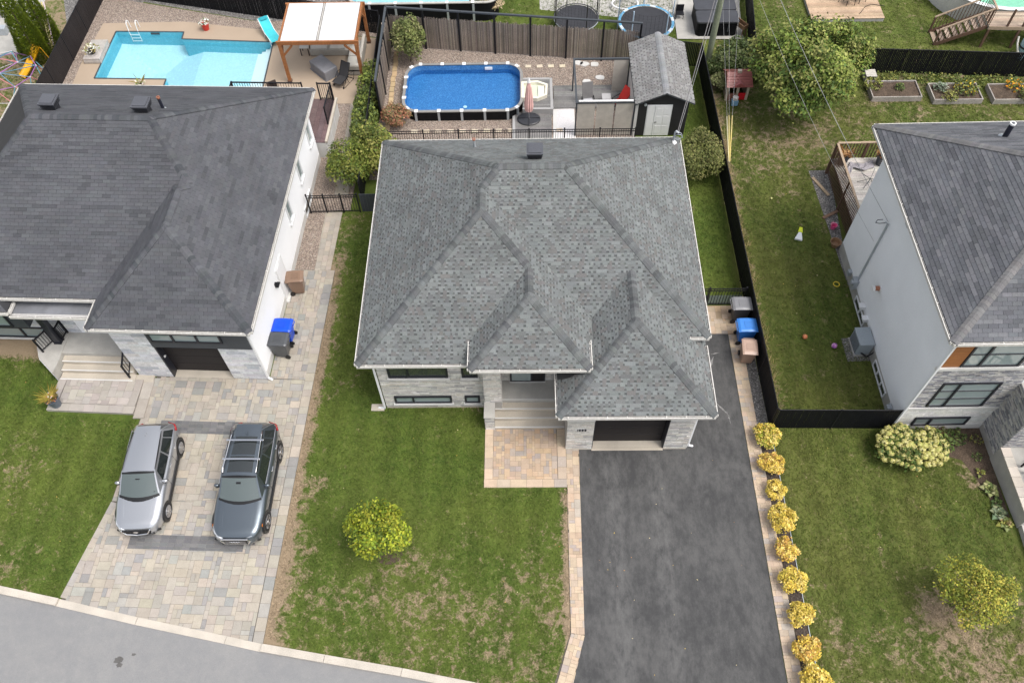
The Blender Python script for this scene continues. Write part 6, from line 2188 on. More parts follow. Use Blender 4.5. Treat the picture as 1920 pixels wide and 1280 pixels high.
B3 = raised_bed("grey raised bed at right edge with orange flowers", 24.25, 26.9, 33.9, 35.1, 3)
def bed_plant(label, x, y, z, r_, h, cols, n, ls, seed, cat="plant", name="vegetable_plant"):
    t = thing(name, label, cat, (x, y, z))
    g = random.Random(seed)
    mb = MB()
    for k in range(n):
        a, rr = g.uniform(0, 6.28), r_ * math.sqrt(g.random())
        leaf(mb, Vector((math.cos(a) * rr, math.sin(a) * rr, 0.04 + h * g.random() * (1.1 - rr / r_ * 0.6))), ls * g.uniform(0.7, 1.3), jit(pick(cols, g), 0.22, g), g)
    mb.build("foliage", "leaf", t)
    m = MB()
    for k in range(4):
        m.cyl((0, 0, 0), (g.uniform(-r_, r_) * 0.5, g.uniform(-r_, r_) * 0.5, h * 0.7), 0.012, 0.005, n=5)
    m.build("stem", "bark", t)
    return t
GN = [(0.06, 0.10, 0.03), (0.10, 0.14, 0.04), (0.14, 0.18, 0.05)]
YG = [(0.20, 0.21, 0.05), (0.26, 0.25, 0.07), (0.14, 0.17, 0.05)]
SV = [(0.20, 0.25, 0.18), (0.28, 0.32, 0.24), (0.12, 0.16, 0.10)]
bed_plant("small feathery green plant in bare raised bed", 19.65, 34.9, 0.24, 0.26, 0.3, GN, 90, 0.06, 1)
bed_plant("yellow-green leafy plant at left corner of bare raised bed", 18.35, 35.2, 0.1, 0.45, 0.6, YG, 120, 0.09, 2)
bed_plant("silvery plant at left end of middle raised bed", 21.7, 34.8, 0.24, 0.36, 0.35, SV, 110, 0.08, 3)
bed_plant("low yellow-green plant at front of middle raised bed", 22.0, 34.15, 0.24, 0.42, 0.28, YG, 140, 0.07, 4)
bed_plant("large green plant with yellow flowers in middle raised bed", 23.0, 34.75, 0.24, 0.62, 0.45, GN + YG + [(0.65, 0.45, 0.03)], 280, 0.08, 5)
bed_plant("orange flowering plant in right raised bed", 25.6, 34.9, 0.24, 0.5, 0.4, GN + [(0.70, 0.30, 0.02), (0.65, 0.42, 0.03)], 170, 0.07, 6)
bed_plant("leafy plant at front corner of right raised bed", 26.0, 34.1, 0.24, 0.5, 0.5, YG + GN, 180, 0.08, 7)
for i, x in enumerate((18.9, 20.2, 21.5, 22.8, 24.1, 25.4)):
    bed_plant("yellow-green ground cover along the black fence, plant %s from the left" % ("first", "second", "third", "fourth", "fifth", "sixth")[i], x, 36.1 - (x - 18.9) * 0.06, 0.0, 0.75, 0.22, YG + GN[1:], 150, 0.07, 20 + i, name="ground_cover_plant")
t = thing("garden_cart", "pale wooden crate beside left end of the raised beds", "crate", (18.35, 35.95, 0))
for k in range(4):
    MB().box((0, -0.22 + k * 0.145, 0.42), (0.55, 0.135, 0.03), col=(0.5, 0.47, 0.42)).build("slat", "plank", t)
for sx in (-1, 1):
    MB().box((sx * 0.24, 0, 0.2), (0.05, 0.5, 0.4), col=(0.45, 0.42, 0.38)).build("side", "plank", t)

# utility pole, stay wires and cables
t = thing("utility_pole", "tall greenish wooden utility pole behind the shed", "utility pole", (10.1, 37.75, 0))
MB().cyl((0, 0, 0), (0.0, 0.0, 11.0), 0.17, 0.13, n=14).build("shaft", "pole_wood", t)
mb = MB().bar((-1.1, 0, 10.2), (1.1, 0, 10.2), 0.10, 0.12)
ca = mb.build("crossarm", "old_wood", t)
MB().bar((-0.3, 0, 5.1), (0.6, 0, 5.75), 0.05).build("stay_bracket", "galvanised", t)
for x in (-0.9, 0, 0.9):
    MB().lathe([(0.05, 0), (0.06, 0.05), (0.035, 0.08), (0.055, 0.12), (0.02, 0.16)], (x, 0, 10.26), 10).build("insulator", "galvanised", ca)
def wire(name, label, pts, r_=0.012, mat="wire", sag=0.0, n=10):
    a, b = Vector(pts[0]), Vector(pts[-1])
    P = []
    for k in range(n + 1):
        s = k / n
        p = a.lerp(b, s)
        p.z -= sag * 4 * s * (1 - s)
        P.append(p)
    mb = MB()
    mb.tube([tuple(p - a) for p in P], r_, 5)
    return mb.build(name, mat, None, label=label, cat="cable", matrix=Matrix.Translation(a))
M("wire", (0.30, 0.30, 0.30), 0.5)
M("dark_wire", (0.16, 0.15, 0.15), 0.5)
wire("service_cable", "thick twisted service cable from pole to middle house", [(10.0, 37.7, 7.6), (6.55, 26.85, 4.9)], 0.017, "dark_wire", 0.25)
wire("telephone_cable", "thin cable beside the thick cable to middle house", [(10.1, 37.7, 6.6), (6.62, 26.9, 4.8)], 0.008, "wire", 0.3)
for i, (x, y, ex, h) in enumerate(((10.10, 29.9, 9.85, 5.1), (10.12, 29.93, 10.15, 5.5), (10.14, 29.9, 10.7, 5.8))):
    wire("stay_wire", ("left", "middle", "right")[i] + " stay wire from yellow guard up the utility pole", [(x, y, 0.05), (ex, 37.75, h)], 0.006, "wire")
    t = thing("stay_wire_guard", ("left", "middle", "right")[i] + " pale yellow stay-wire guard beside black fence", "wire guard", (x, y, 0.0))
    d = (Vector((ex, 37.75, h)) - Vector((x, y, 0.05))).normalized()
    MB().cyl((0, 0, 0.05), tuple(d * 2.3), 0.03, n=8, col=((0.66, 0.60, 0.36), (0.62, 0.50, 0.16), (0.66, 0.52, 0.16))[i]).build("tube", "plastic", t)
    MB().cyl((0, 0, 0), (0, 0, 0.08), 0.025, n=6, col=(0.3, 0.3, 0.3)).build("anchor", "plastic", t)
wire("service_cable", "pale service cable crossing the maple to right house", [(10.2, 37.75, 8.4), (14.2, 21.75, 4.75)], 0.011, "wire", 0.4)
wire("telephone_cable", "thin cable left of the pale cable to right house", [(10.2, 37.75, 6.9), (14.25, 22.1, 3.2)], 0.007, "wire", 0.5)
for i, (x, y) in enumerate(((-26.42, 39.2), (-26.35, 39.22), (-26.28, 39.2))):
    d = (Vector((-27.6 + i * 0.35, 46.0, 9.0)) - Vector((x, y, 0.0))).normalized()
    t = thing("stay_wire_guard", ("left", "middle", "right")[i] + " stay-wire guard standing between cedars and charcoal fence", "wire guard", (x, y, 0.0))
    MB().cyl((0, 0, 0.05), tuple(d * 2.6), 0.04, n=8, col=((0.62, 0.56, 0.28), (0.64, 0.54, 0.22), (0.62, 0.50, 0.52))[i]).build("tube", "plastic", t)
    MB().cyl((0, 0, 0), (0, 0, 0.08), 0.025, n=6, col=(0.3, 0.3, 0.3)).build("anchor", "plastic", t)
    wire("stay_wire", ("left", "middle", "right")[i] + " stay wire above guards beside cedars", [(x, y, 0.05), (-27.6 + i * 0.35, 46.0, 9.0)], 0.009, "wire")
wire("service_cable", "pale cable hanging in front of the cedar hedge", [(-23.4, 44.0, 8.0), (-27.6, 35.0, 5.0)], 0.018, "wire", 0.3)

# ------------------------------------------------------------------ climbing dome and slide, far left
t = thing("climbing_dome", "multicoloured climbing dome beside the charcoal fence", "climbing frame", (-27.8, 36.6, 0))
RINGS = [(1.75, 0.0, 10), (1.55, 0.75, 10), (0.95, 1.35, 5), (0.0, 1.6, 1)]
PT = []
for r_, z, n in RINGS:
    PT.append([Vector((r_ * math.cos(2 * math.pi * (k + 0.5 * (len(PT) % 2)) / n), r_ * math.sin(2 * math.pi * (k + 0.5 * (len(PT) % 2)) / n), z)) for k in range(n)])
DC = [(0.10, 0.28, 0.36), (0.55, 0.20, 0.22), (0.32, 0.14, 0.36), (0.50, 0.48, 0.48), (0.12, 0.22, 0.30)]
bars = []
for i in range(10):
    bars += [(PT[0][i], PT[1][i]), (PT[0][i], PT[1][i - 1]), (PT[1][i], PT[1][(i + 1) % 10]), (PT[0][i], PT[0][(i + 1) % 10]), (PT[1][i], PT[2][i // 2])]
for i in range(5):
    bars += [(PT[2][i], PT[2][(i + 1) % 5]), (PT[2][i], PT[3][0]), (PT[1][(2 * i + 2) % 10], PT[2][i])]
for i, (a, b) in enumerate(bars):
    MB().cyl(tuple(a), tuple(b), 0.024, n=6, col=DC[i % 5]).build("bar", "plastic", t)
for p in PT[1] + PT[2]:
    MB().lathe([(0.01, -0.05), (0.05, 0), (0.01, 0.05)], tuple(p), 8, col=(0.5, 0.48, 0.5)).build("connector", "plastic", t)
t = thing("slide", "yellow plastic slide inside the climbing dome", "slide", (-26.9, 37.6, 0), R(150))
mb = MB()
rows = []
for k in range(9):
    s = k / 8
    y = -0.8 + 1.6 * s
    z = 0.95 * (1 - s) ** 1.3 + 0.10
    rows.append([(-0.26, y, z + 0.13), (-0.22, y, z), (0.22, y, z), (0.26, y, z + 0.13)])
mb.grid(rows, (0.72, 0.38, 0.01))
mb.build("chute", "plastic", t, smooth=True)
for s in (-1, 1):
    MB().tube([(s * 0.24, -0.8, 1.05), (s * 0.24, -1.0, 0)], 0.025, 6, col=(0.6, 0.32, 0.02)).build("leg", "plastic", t)
sheet("grey_patio", [(-36, 38.9), (-28.0, 39.0), (-28.6, 47), (-36, 47)], 0.012, "concrete_grey")
MB().bb(-30.1, -29.5, 40.7, 41.1, 0.012, 0.45).build("utility_box", "galvanised", None, label="small grey box standing on neighbour's patio behind cedars", cat="box", bevel=0.02)
t = thing("patio_chair", "dark patio chair on neighbour's grey patio at top left", "chair", (-30.6, 42.6, 0.012))
MB().box((0, 0, 0.42), (0.55, 0.55, 0.05)).build("seat", "black_metal", t)
MB().box((0, 0.28, 0.75), (0.55, 0.05, 0.6)).build("backrest", "black_metal", t)
for sx in (-1, 1):
    for sy in (-1, 1):
        MB().box((sx * 0.24, sy * 0.24, 0.2), (0.04, 0.04, 0.4)).build("leg", "black_metal", t)

# ------------------------------------------------------------------ beyond the reed screen
frame_pool("framed_pool", "pale turquoise framed pool beyond the reed screen", (-5.6, 43.6, 0.0), 4.3, 2.2, 0.8, 1.2, 1.0, 0.1, "aqua_liner", "pool_water", "black_vinyl", "concrete_grey", lippos=[(-3.0 + k * 1.45, -2.12, 0) for k in range(5)])
t = thing("inflatable", "crumpled blue inflatable lying behind the pergola", "inflatable", (-9.9, 41.9, 0))
g = random.Random(8)
for k in range(4):
    MB().lathe([(0.02, 0), (0.32, 0.12), (0.36, 0.26), (0.02, 0.42)], (-0.5 + k * 0.32, g.uniform(-0.15, 0.15), 0), 10, col=(0.01, 0.16, 0.55), sy=0.8).build("bulge", "plastic", t, smooth=True)

def trampoline(label, loc, r_, padcol, poles, net, polecol):
    t = thing("trampoline", label, "trampoline", loc)
    h = 0.75
    n = 28
    MB().lathe([(r_ * 0.905, h), (0.001, h - 0.02)], n=n, col=(0.035, 0.036, 0.042)).build("mat", "fabric", t)
    mb = MB()
    for k in range(n):
        a, b = 2 * math.pi * k / n, 2 * math.pi * (k + 1) / n
        mb.poly([(r_ * math.cos(a), r_ * math.sin(a), h + 0.02), (r_ * math.cos(b), r_ * math.sin(b), h + 0.02), (r_ * 0.91 * math.cos(b), r_ * 0.91 * math.sin(b), h + 0.03), (r_ * 0.91 * math.cos(a), r_ * 0.91 * math.sin(a), h + 0.03)], padcol if padcol[2] < 0.2 or (k * 7) % 5 else (0.6, 0.68, 0.75))
    mb.build("spring_pad", "fabric", t)
    MB().tube([(r_ * math.cos(2 * math.pi * k / n), r_ * math.sin(2 * math.pi * k / n), h - 0.02) for k in range(n + 1)], 0.025, 6).build("frame", "galvanised", t)
    for k in range(poles):
        a = 2 * math.pi * (k + 0.25) / poles
        p = MB().cyl((r_ * 1.02 * math.cos(a), r_ * 1.02 * math.sin(a), 0), (r_ * 1.02 * math.cos(a), r_ * 1.02 * math.sin(a), 2.3), 0.03, n=8, col=polecol).build("net_pole", "plastic", t)
    mb = MB()
    m = 44
    for k in range(m):
        a = 2 * math.pi * k / m
        mb.cyl((r_ * math.cos(a), r_ * math.sin(a), h), (r_ * math.cos(a), r_ * math.sin(a), 2.2), 0.0045, n=3, caps=False)
    for z in np.arange(h + 0.15, 2.25, 0.18):
        mb.tube([(r_ * math.cos(2 * math.pi * k / 22), r_ * math.sin(2 * math.pi * k / 22), z) for k in range(23)], 0.004, 3)
    mb.build("safety_net", net, t, kind="stuff")
    for k in range(4):
        a = 2 * math.pi * (k + 0.5) / 4
        MB().tube([(r_ * math.cos(a), r_ * math.sin(a), h - 0.03), (r_ * 1.0 * math.cos(a), r_ * math.sin(a), 0.0)], 0.025, 6).build("leg", "galvanised", t)
trampoline("smaller dark trampoline with black net beyond the reed screen", (3.0, 40.6, 0), 1.25, (0.05, 0.05, 0.055), 4, "black_metal", (0.03, 0.03, 0.03))
trampoline("larger trampoline with light blue pads behind the shed", (6.85, 40.1, 0), 1.55, (0.12, 0.33, 0.52), 5, "black_metal", (0.50, 0.64, 0.78))
sheet("neighbour_patio", [(1.0, 42.4), (9.3, 40.9), (9.4, 47), (1.0, 47)], 0.012, "concrete_grey")
sheet("tub_pad", [(8.6, 39.5), (12.25, 39.4), (12.6, 44), (8.7, 44)], 0.06, "concrete_grey")
t = thing("hot_tub", "square black covered hot tub on pale concrete pad", "hot tub", (10.75, 40.75, 0.06))
mb = MB()
mb.prism(rounded_rect(1.12, 1.05, 0.22, 5), 0, 0.80)
mb.build("cabinet", "black_vinyl", t)
M("tub_cover", (0.045, 0.047, 0.055), 0.6)
for s in (-1, 1):
    MB().prism([(x, (y * 0.485 if True else y) + s * 0.565) for x, y in rounded_rect(1.16, 1.10, 0.2, 4)], 0.805, 0.93).build("cover_half", "tub_cover", t, bevel=0.03)
for s in (-0.6, 0.6):
    MB().bb(s - 0.03, s + 0.03, -1.10, -1.06, 0.3, 0.8).build("strap", "dark_siding", t)
for k in range(8):
    MB().bb(-0.95, 0.95, -1.075, -1.055, 0.06 + k * 0.09, 0.13 + k * 0.09).build("panel_slat", "black_vinyl", t)
t = thing("planter_box", "empty brown wooden planter box beside the hot tub", "planter", (12.05, 39.9, 0.06), R(-55))
for s in (-1, 1):
    MB().box((0, s * 0.16, 0.62), (0.8, 0.03, 0.24), col=(0.24, 0.14, 0.075)).build("side", "plank", t)
    MB().box((s * 0.385, 0, 0.62), (0.03, 0.29, 0.24), col=(0.22, 0.13, 0.07)).build("end", "plank", t)
    for q in (-1, 1):
        MB().box((s * 0.36, q * 0.13, 0.25), (0.05, 0.05, 0.5), col=(0.20, 0.12, 0.065)).build("leg", "plank", t)
MB().box((0, 0, 0.53), (0.74, 0.29, 0.02), col=(0.10, 0.07, 0.05)).build("bottom", "plank", t)
t = thing("garden_chair", "small dark garden seat beside hot tub on patio", "chair", (8.9, 41.4, 0.06))
MB().box((0, 0, 0.3), (0.45, 0.35, 0.04)).build("seat", "black_metal", t)
MB().box((0, 0.2, 0.5), (0.45, 0.04, 0.4)).build("backrest", "black_metal", t)
for sx in (-1, 1):
    for sy in (-1, 1):
        MB().box((sx * 0.2, sy * 0.15, 0.14), (0.03, 0.03, 0.28)).build("leg", "black_metal", t)
t = thing("spring_rocker", "white wheel-shaped play ring on patio behind trampolines", "toy", (5.9, 42.5, 0.02))
MB().tube([(0.75 * math.cos(a), 0.55 * math.sin(a), 0.25) for a in [k * math.pi / 10 for k in range(21)]], 0.05, 6).build("ring", "white_paint", t)
for a in (0.3, 1.8, 3.2, 4.7):
    MB().cyl((0.75 * math.cos(a), 0.55 * math.sin(a), 0), (0.75 * math.cos(a), 0.55 * math.sin(a), 0.25), 0.03, n=6).build("foot", "metal", t)

# timber platform with dining set
PINE = [(0.40, 0.28, 0.185), (0.45, 0.325, 0.22), (0.36, 0.255, 0.17)]
board_deck("timber_platform", "low new timber platform with chairs on far lawn", (16.25, 40.85, 0), 4.1, 4.0, 0.24, bw=0.15, cols=PINE)
def dining_chair(label, loc, rz):
    t = thing("dining_chair", label, "chair", loc, rz, group="dining chairs on the timber platform")
    MB().box((0, 0, 0.44), (0.46, 0.46, 0.04), col=(0.05, 0.06, 0.075)).build("seat", "fabric", t)
    MB().box((0, 0.24, 0.72), (0.46, 0.04, 0.52), mat=Matrix.Rotation(R(-12), 3, 'X'), col=(0.05, 0.06, 0.075)).build("backrest", "fabric", t)
    for sx in (-1, 1):
        MB().bar((sx * 0.25, 0.2, 0.64), (sx * 0.25, -0.22, 0.62), 0.03).build("armrest", "black_metal", t)
        for sy in (-1, 1):
            MB().bar((sx * 0.21, sy * 0.20, 0.44), (sx * 0.24, sy * 0.25, 0), 0.028).build("leg", "black_metal", t)
dining_chair("leftmost dining chair on the timber platform", (18.0, 42.7, 0.24), R(150))
dining_chair("middle dining chair on the timber platform", (18.65, 42.25, 0.24), R(185))
dining_chair("rightmost dining chair on the timber platform", (19.3, 42.5, 0.24), R(205))
t = thing("dining_table", "dark dining table behind chairs on the timber platform", "table", (18.6, 43.3, 0.24))
MB().box((0, 0, 0.72), (1.5, 0.9, 0.04), col=(0.06, 0.06, 0.07)).build("table_top", "plain", t)
for sx in (-1, 1):
    for sy in (-1, 1):
        MB().box((sx * 0.68, sy * 0.38, 0.35), (0.05, 0.05, 0.7)).build("leg", "black_metal", t)
t = MB().tube([(0, 0, 0.01), (0.5, 0.7, 0.01), (0.9, 0.9, 0.01), (1.6, 0.7, 0.01)], 0.015, 5).build("garden_hose", "black_metal", None, label="dark hose lying across the timber platform", cat="hose", matrix=Matrix.Translation((19.0, 41.2, 0.25)))

# above-ground pool with timber deck and stair, top right
ap = thing("round_pool", "round pale green above-ground pool beside brown timber deck", "pool", (27.0, 43.6, 0))
n = 40
pr_, ph = 3.7, 1.3
M("pool_panel", (0.62, 0.60, 0.57), 0.5)
for k in range(n):
    a, b = 2 * math.pi * k / n, 2 * math.pi * (k + 1) / n
    MB().poly([(pr_ * math.cos(a), pr_ * math.sin(a), 0), (pr_ * math.cos(b), pr_ * math.sin(b), 0), (pr_ * math.cos(b), pr_ * math.sin(b), ph), (pr_ * math.cos(a), pr_ * math.sin(a), ph)]).build("wall_panel", "pool_panel", ap)
mb = MB()
for k in range(n):
    a, b = 2 * math.pi * k / n, 2 * math.pi * (k + 1) / n
    mb.poly([(3.78 * math.cos(a), 3.78 * math.sin(a), ph + 0.02), (3.78 * math.cos(b), 3.78 * math.sin(b), ph + 0.02), (3.5 * math.cos(b), 3.5 * math.sin(b), ph + 0.02), (3.5 * math.cos(a), 3.5 * math.sin(a), ph + 0.02)])
mb.build("rim", "white_paint", ap)
MB().poly([(3.6 * math.cos(2 * math.pi * k / n), 3.6 * math.sin(2 * math.pi * k / n), 0.15) for k in range(n)]).build("pool_floor", "green_liner", ap)
mb = MB()
for k in range(n):
    a, b = 2 * math.pi * k / n, 2 * math.pi * (k + 1) / n
    mb.poly([(3.6 * math.cos(b), 3.6 * math.sin(b), 0.15), (3.6 * math.cos(a), 3.6 * math.sin(a), 0.15), (3.6 * math.cos(a), 3.6 * math.sin(a), ph), (3.6 * math.cos(b), 3.6 * math.sin(b), ph)])
mb.build("liner", "green_liner", ap)
MB().poly([(3.6 * math.cos(2 * math.pi * k / n), 3.6 * math.sin(2 * math.pi * k / n), 1.08) for k in range(n)]).build("water", "green_pool_water", ap)
t = thing("pool_deck", "weathered brown timber deck with stair beside green pool", "deck", (24.3, 38.5, 0), R(-3))
DH = 1.35
for k in range(9):
    MB().bb(0.6, 6.0, 0.0 + k * 0.145, 0.0 + k * 0.145 + 0.138, DH - 0.03, DH, col=jit(pick(OLD), 0.1)).build("deck_board", "plank", t)
MB().bb(0.6, 6.0, -0.03, 0.0, DH - 0.2, DH - 0.005).build("deck_fascia", "old_wood", t)
for x in (0.7, 2.3, 3.9, 5.5):
    MB().box((x, 0.03, DH / 2 - 0.1), (0.12, 0.1, DH - 0.25)).build("post", "brown_rail", t)
for x in (1.55, 2.35):
    MB().bar((x, 0.02, DH), (x, 0.02, DH + 1.0), 0.09).build("rail_post", "brown_rail", t)
MB().bar((0.6, -0.02, DH + 1.0), (0.6, 1.3, DH + 1.0), 0.10, 0.05).build("hand_rail", "old_wood", t)
for k in range(9):
    MB().bar((0.62, 0.1 + k * 0.14, DH), (0.62, 0.1 + k * 0.14, DH + 0.98), 0.03).build("baluster", "brown_rail", t)
for k in range(8):
    z = DH - (k + 1) * 0.16
    MB().bb(0.58 - (k + 1) * 0.29, 0.58 - (k + 1) * 0.29 + 0.28, 0.15, 1.2, z - 0.04, z, col=jit(pick(OLD), 0.08)).build("tread", "plank", t)
for y in (0.12, 1.24):
    MB().bar((0.6, y, DH - 0.12), (-1.8, y, 0.02), 0.05, 0.2).build("stringer", "brown_rail", t)
    MB().bar((0.6, y, DH + 1.0), (-1.8, y, 0.98), 0.10, 0.05).build("hand_rail", "old_wood", t)
    MB().bar((-1.75, y, 0.0), (-1.75, y, 1.0), 0.09).build("rail_post", "brown_rail", t)
    for k in range(14):
        f = (k + 0.5) / 14
        MB().bar((0.6 - 2.4 * f, y, DH - 1.3 * f), (0.6 - 2.4 * f, y, DH + 0.98 - 1.35 * f), 0.028).build("baluster", "brown_rail", t)
t = thing("pool_filter", "light blue pool filter tank with white hose beneath timber deck", "pool filter", (27.0, 37.75, 0))
MB().lathe([(0.30, 0.25), (0.33, 0.3), (0.33, 0.9), (0.22, 1.05), (0.05, 1.1)], n=16, col=(0.30, 0.43, 0.48)).build("tank", "plastic", t, smooth=True)
MB().box((0.0, -0.25, 0.12), (0.7, 0.5, 0.2), col=(0.35, 0.52, 0.60)).build("pump", "plastic", t, bevel=0.04)
MB().lathe([(0.335, 0.55), (0.345, 0.6), (0.335, 0.65)], n=16, col=(0.03, 0.03, 0.03)).build("tank_band", "plastic", t)
MB().tube([(-0.5, 0.3, 1.0), (-0.5, 0.1, 0.7), (-0.4, -0.15, 0.35), (-0.15, -0.3, 0.2)], 0.05, 8, col=(0.62, 0.60, 0.54)).build("hose", "plastic", t)
# ------------------------------------------------------------------ trees, shrubs and flowers
def crown_mesh(name, radii, zc, n, ls, cols, seed, clumps=40, cr=0.25, shell=0.55, spike=0.0, tone=0.28, up=0.55, lump=0.10):
    """leaf-sized faces gathered in clumps through an ellipsoid"""
    g = np.random.default_rng(seed)
    d = g.normal(size=(clumps, 3))
    d /= np.linalg.norm(d, axis=1)[:, None]
    d[:, 2] = np.where(d[:, 2] < -0.35, -d[:, 2] * 0.5, d[:, 2])
    rad = shell + (1 - shell) * g.random(clumps) ** 0.6
    rad *= 1 + spike * g.normal(size=clumps)
    C = d * rad[:, None]
    cl = g.integers(0, clumps, n)
    P = C[cl] + g.normal(size=(n, 3)) * cr
    rr = np.linalg.norm(P, axis=1)
    lim = 1.10 + spike
    P = np.where((rr > lim)[:, None], P / rr[:, None] * lim * g.uniform(0.85, 1, (n, 1)), P)
    az = np.arctan2(P[:, 1], P[:, 0])
    ph = g.random(3) * 6.28
    P = P * (1 + lump * (np.sin(2 * az + ph[0]) * 0.6 + np.sin(3 * az + ph[1]) * 0.8 + np.sin(5 * az + ph[2] + 2 * P[:, 2]) * 0.6))[:, None]
    P = P * np.array(radii) + [0, 0, zc]
    P[:, 2] = np.maximum(P[:, 2], 0.03)
    nr = g.normal(size=(n, 3))
    out = P - [0, 0, zc]
    out /= np.maximum(np.linalg.norm(out, axis=1), 1e-3)[:, None]
    nr = nr * 0.75 + out * 0.8
    nr[:, 2] = np.abs(nr[:, 2]) + up
    nr /= np.linalg.norm(nr, axis=1)[:, None]
    a = np.cross(nr, g.normal(size=(n, 3)))
    a /= np.linalg.norm(a, axis=1)[:, None]
    b = np.cross(nr, a)
    s = ls * g.uniform(0.6, 1.35, n)[:, None]
    V = np.stack([P - a * s, P - b * s * 0.55 + nr * s * 0.15, P + a * s, P + b * s * 0.55 + nr * s * 0.15], 1).reshape(-1, 3)
    me = np_mesh(name, V, np.arange(4 * n, dtype=np.int32).reshape(-1, 4))
    cols = np.array(cols)
    ct = 1 + tone * (g.random(clumps) * 2 - 1)
    ck = g.integers(0, len(cols), clumps)
    k = np.where(g.random(n) < 0.6, ck[cl], g.integers(0, len(cols), n))
    c = cols[k] * ct[cl][:, None] * g.uniform(0.7, 1.3, (n, 1))
    at = me.attributes.new("Col", 'FLOAT_COLOR', 'FACE')
    arr = np.ones((n, 4), np.float32)
    arr[:, :3] = c
    at.data.foreach_set("color", arr.ravel())
    return me

def plant(name, label, cat, loc, radii, zc, n, ls, cols, seed, trunk=0.0, tr=0.04, limbs=6, group=None, part="foliage", **kw):
    t = thing(name, label, cat, loc, group=group)
    me = crown_mesh(part, radii, zc, n, ls, cols, seed, **kw)
    link(part, me, "leaf", t)
    g = random.Random(seed)
    mb = MB()
    h = trunk if trunk else max(0.08, zc * 0.5)
    mb.cyl((0, 0, -0.02), (0, 0, h), tr, tr * 0.75, n=8)
    for k in range(limbs):
        a = 2 * math.pi * k / limbs + g.uniform(-0.3, 0.3)
        e = (radii[0] * 0.75 * math.cos(a), radii[1] * 0.75 * math.sin(a), zc + radii[2] * g.uniform(-0.2, 0.6))
        m = (e[0] * 0.45, e[1] * 0.45, h + (e[2] - h) * 0.55)
        mb.cyl((0, 0, h * 0.9), m, tr * 0.6, tr * 0.4, n=6)
        mb.cyl(m, e, tr * 0.4, tr * 0.12, n=5)
    mb.build("trunk" if trunk else "stem", "bark", t)
    return t

LIME = [(0.19, 0.24, 0.018), (0.25, 0.285, 0.022), (0.13, 0.185, 0.017), (0.31, 0.31, 0.03), (0.095, 0.145, 0.017)]
plant("young_tree", "small lime-green tree on lawn in front of middle house", "tree", (-5.2, 10.45, 0), (0.98, 0.92, 0.85), 1.95, 5200, 0.06, LIME, 11, trunk=1.2, tr=0.045, clumps=70, cr=0.18, part="crown", spike=0.10, lump=0.07)
sheet("mulch_ring", [(-5.05 + 0.55 * math.cos(k * 0.5), 10.25 + 0.45 * math.sin(k * 0.5)) for k in range(12)], 0.006, "soil")
OLIV = [(0.22, 0.235, 0.032), (0.28, 0.27, 0.038), (0.165, 0.20, 0.028), (0.34, 0.285, 0.045), (0.13, 0.165, 0.024)]
plant("young_tree", "olive-yellow young tree on lawn at bottom right", "tree", (14.82, 8.25, 0), (1.05, 0.95, 0.75), 1.7, 5600, 0.045, OLIV, 12, trunk=1.1, tr=0.045, clumps=70, cr=0.17, part="crown", spike=0.16, lump=0.16)
MAP = [(0.095, 0.145, 0.022), (0.135, 0.185, 0.030), (0.065, 0.11, 0.020), (0.19, 0.225, 0.045), (0.24, 0.25, 0.07)]
plant("maple_tree", "large bushy green maple tree behind the right house", "tree", (14.1, 33.75, 0), (2.8, 2.4, 2.1), 2.7, 26000, 0.088, MAP, 13, trunk=1.3, tr=0.14, limbs=9, clumps=170, cr=0.10, part="crown", spike=0.05)
plant("shrub", "rounded olive-green shrub at back right corner of middle house", "shrub", (8.35, 29.2, 0), (1.12, 1.2, 1.15), 1.15, 6000, 0.055, [(0.115, 0.13, 0.034), (0.15, 0.16, 0.045), (0.09, 0.105, 0.028), (0.19, 0.18, 0.065)], 14, clumps=60, cr=0.2)
plant("shrub", "dense round green shrub beside black picket gate", "shrub", (-8.38, 28.95, 0), (1.1, 1.1, 1.1), 1.15, 6800, 0.06, [(0.10, 0.14, 0.02), (0.14, 0.175, 0.028), (0.075, 0.11, 0.02), (0.18, 0.19, 0.035)], 15, clumps=70, cr=0.18)
plant("shrub", "loose yellow-green shrub behind the round shrub at gate", "shrub", (-7.2, 29.7, 0), (1.05, 1.2, 1.2), 1.25, 5800, 0.065, [(0.15, 0.18, 0.03), (0.20, 0.22, 0.04), (0.09, 0.13, 0.025), (0.24, 0.23, 0.06)], 16, clumps=55, cr=0.22, spike=0.06)
HEDGE = [(0.13, 0.165, 0.03), (0.175, 0.20, 0.04), (0.085, 0.12, 0.026), (0.06, 0.09, 0.022)]
for i, (y, r_) in enumerate(((31.6, 0.55), (32.7, 0.6), (33.8, 0.65), (35.0, 0.6), (36.1, 0.45))):
    plant("hedge_shrub", ("nearest", "second", "third", "fourth", "farthest")[i] + " feathery hedge shrub along left side of tall fence", "shrub", (-8.15 + 0.05 * i, y, 0), (r_, 0.68, 0.75), 0.75, 1500, 0.065, HEDGE, 20 + i, clumps=30, cr=0.25, group="hedge shrubs along the tall fence")
plant("shrub", "tall green shrub in front of reed screen at left", "shrub", (-6.15, 37.95, 0), (0.92, 0.8, 1.25), 1.35, 4200, 0.07, [(0.12, 0.145, 0.04), (0.16, 0.18, 0.055), (0.09, 0.115, 0.032), (0.22, 0.21, 0.09)], 26, clumps=55, cr=0.2)
plant("shrub", "small russet-red shrub at left end of blue pool", "shrub", (-6.55, 32.9, 0), (0.68, 0.62, 0.6), 0.65, 2200, 0.05, [(0.30, 0.12, 0.07), (0.36, 0.17, 0.10), (0.24, 0.14, 0.07), (0.17, 0.15, 0.06)], 27, clumps=40, cr=0.2)
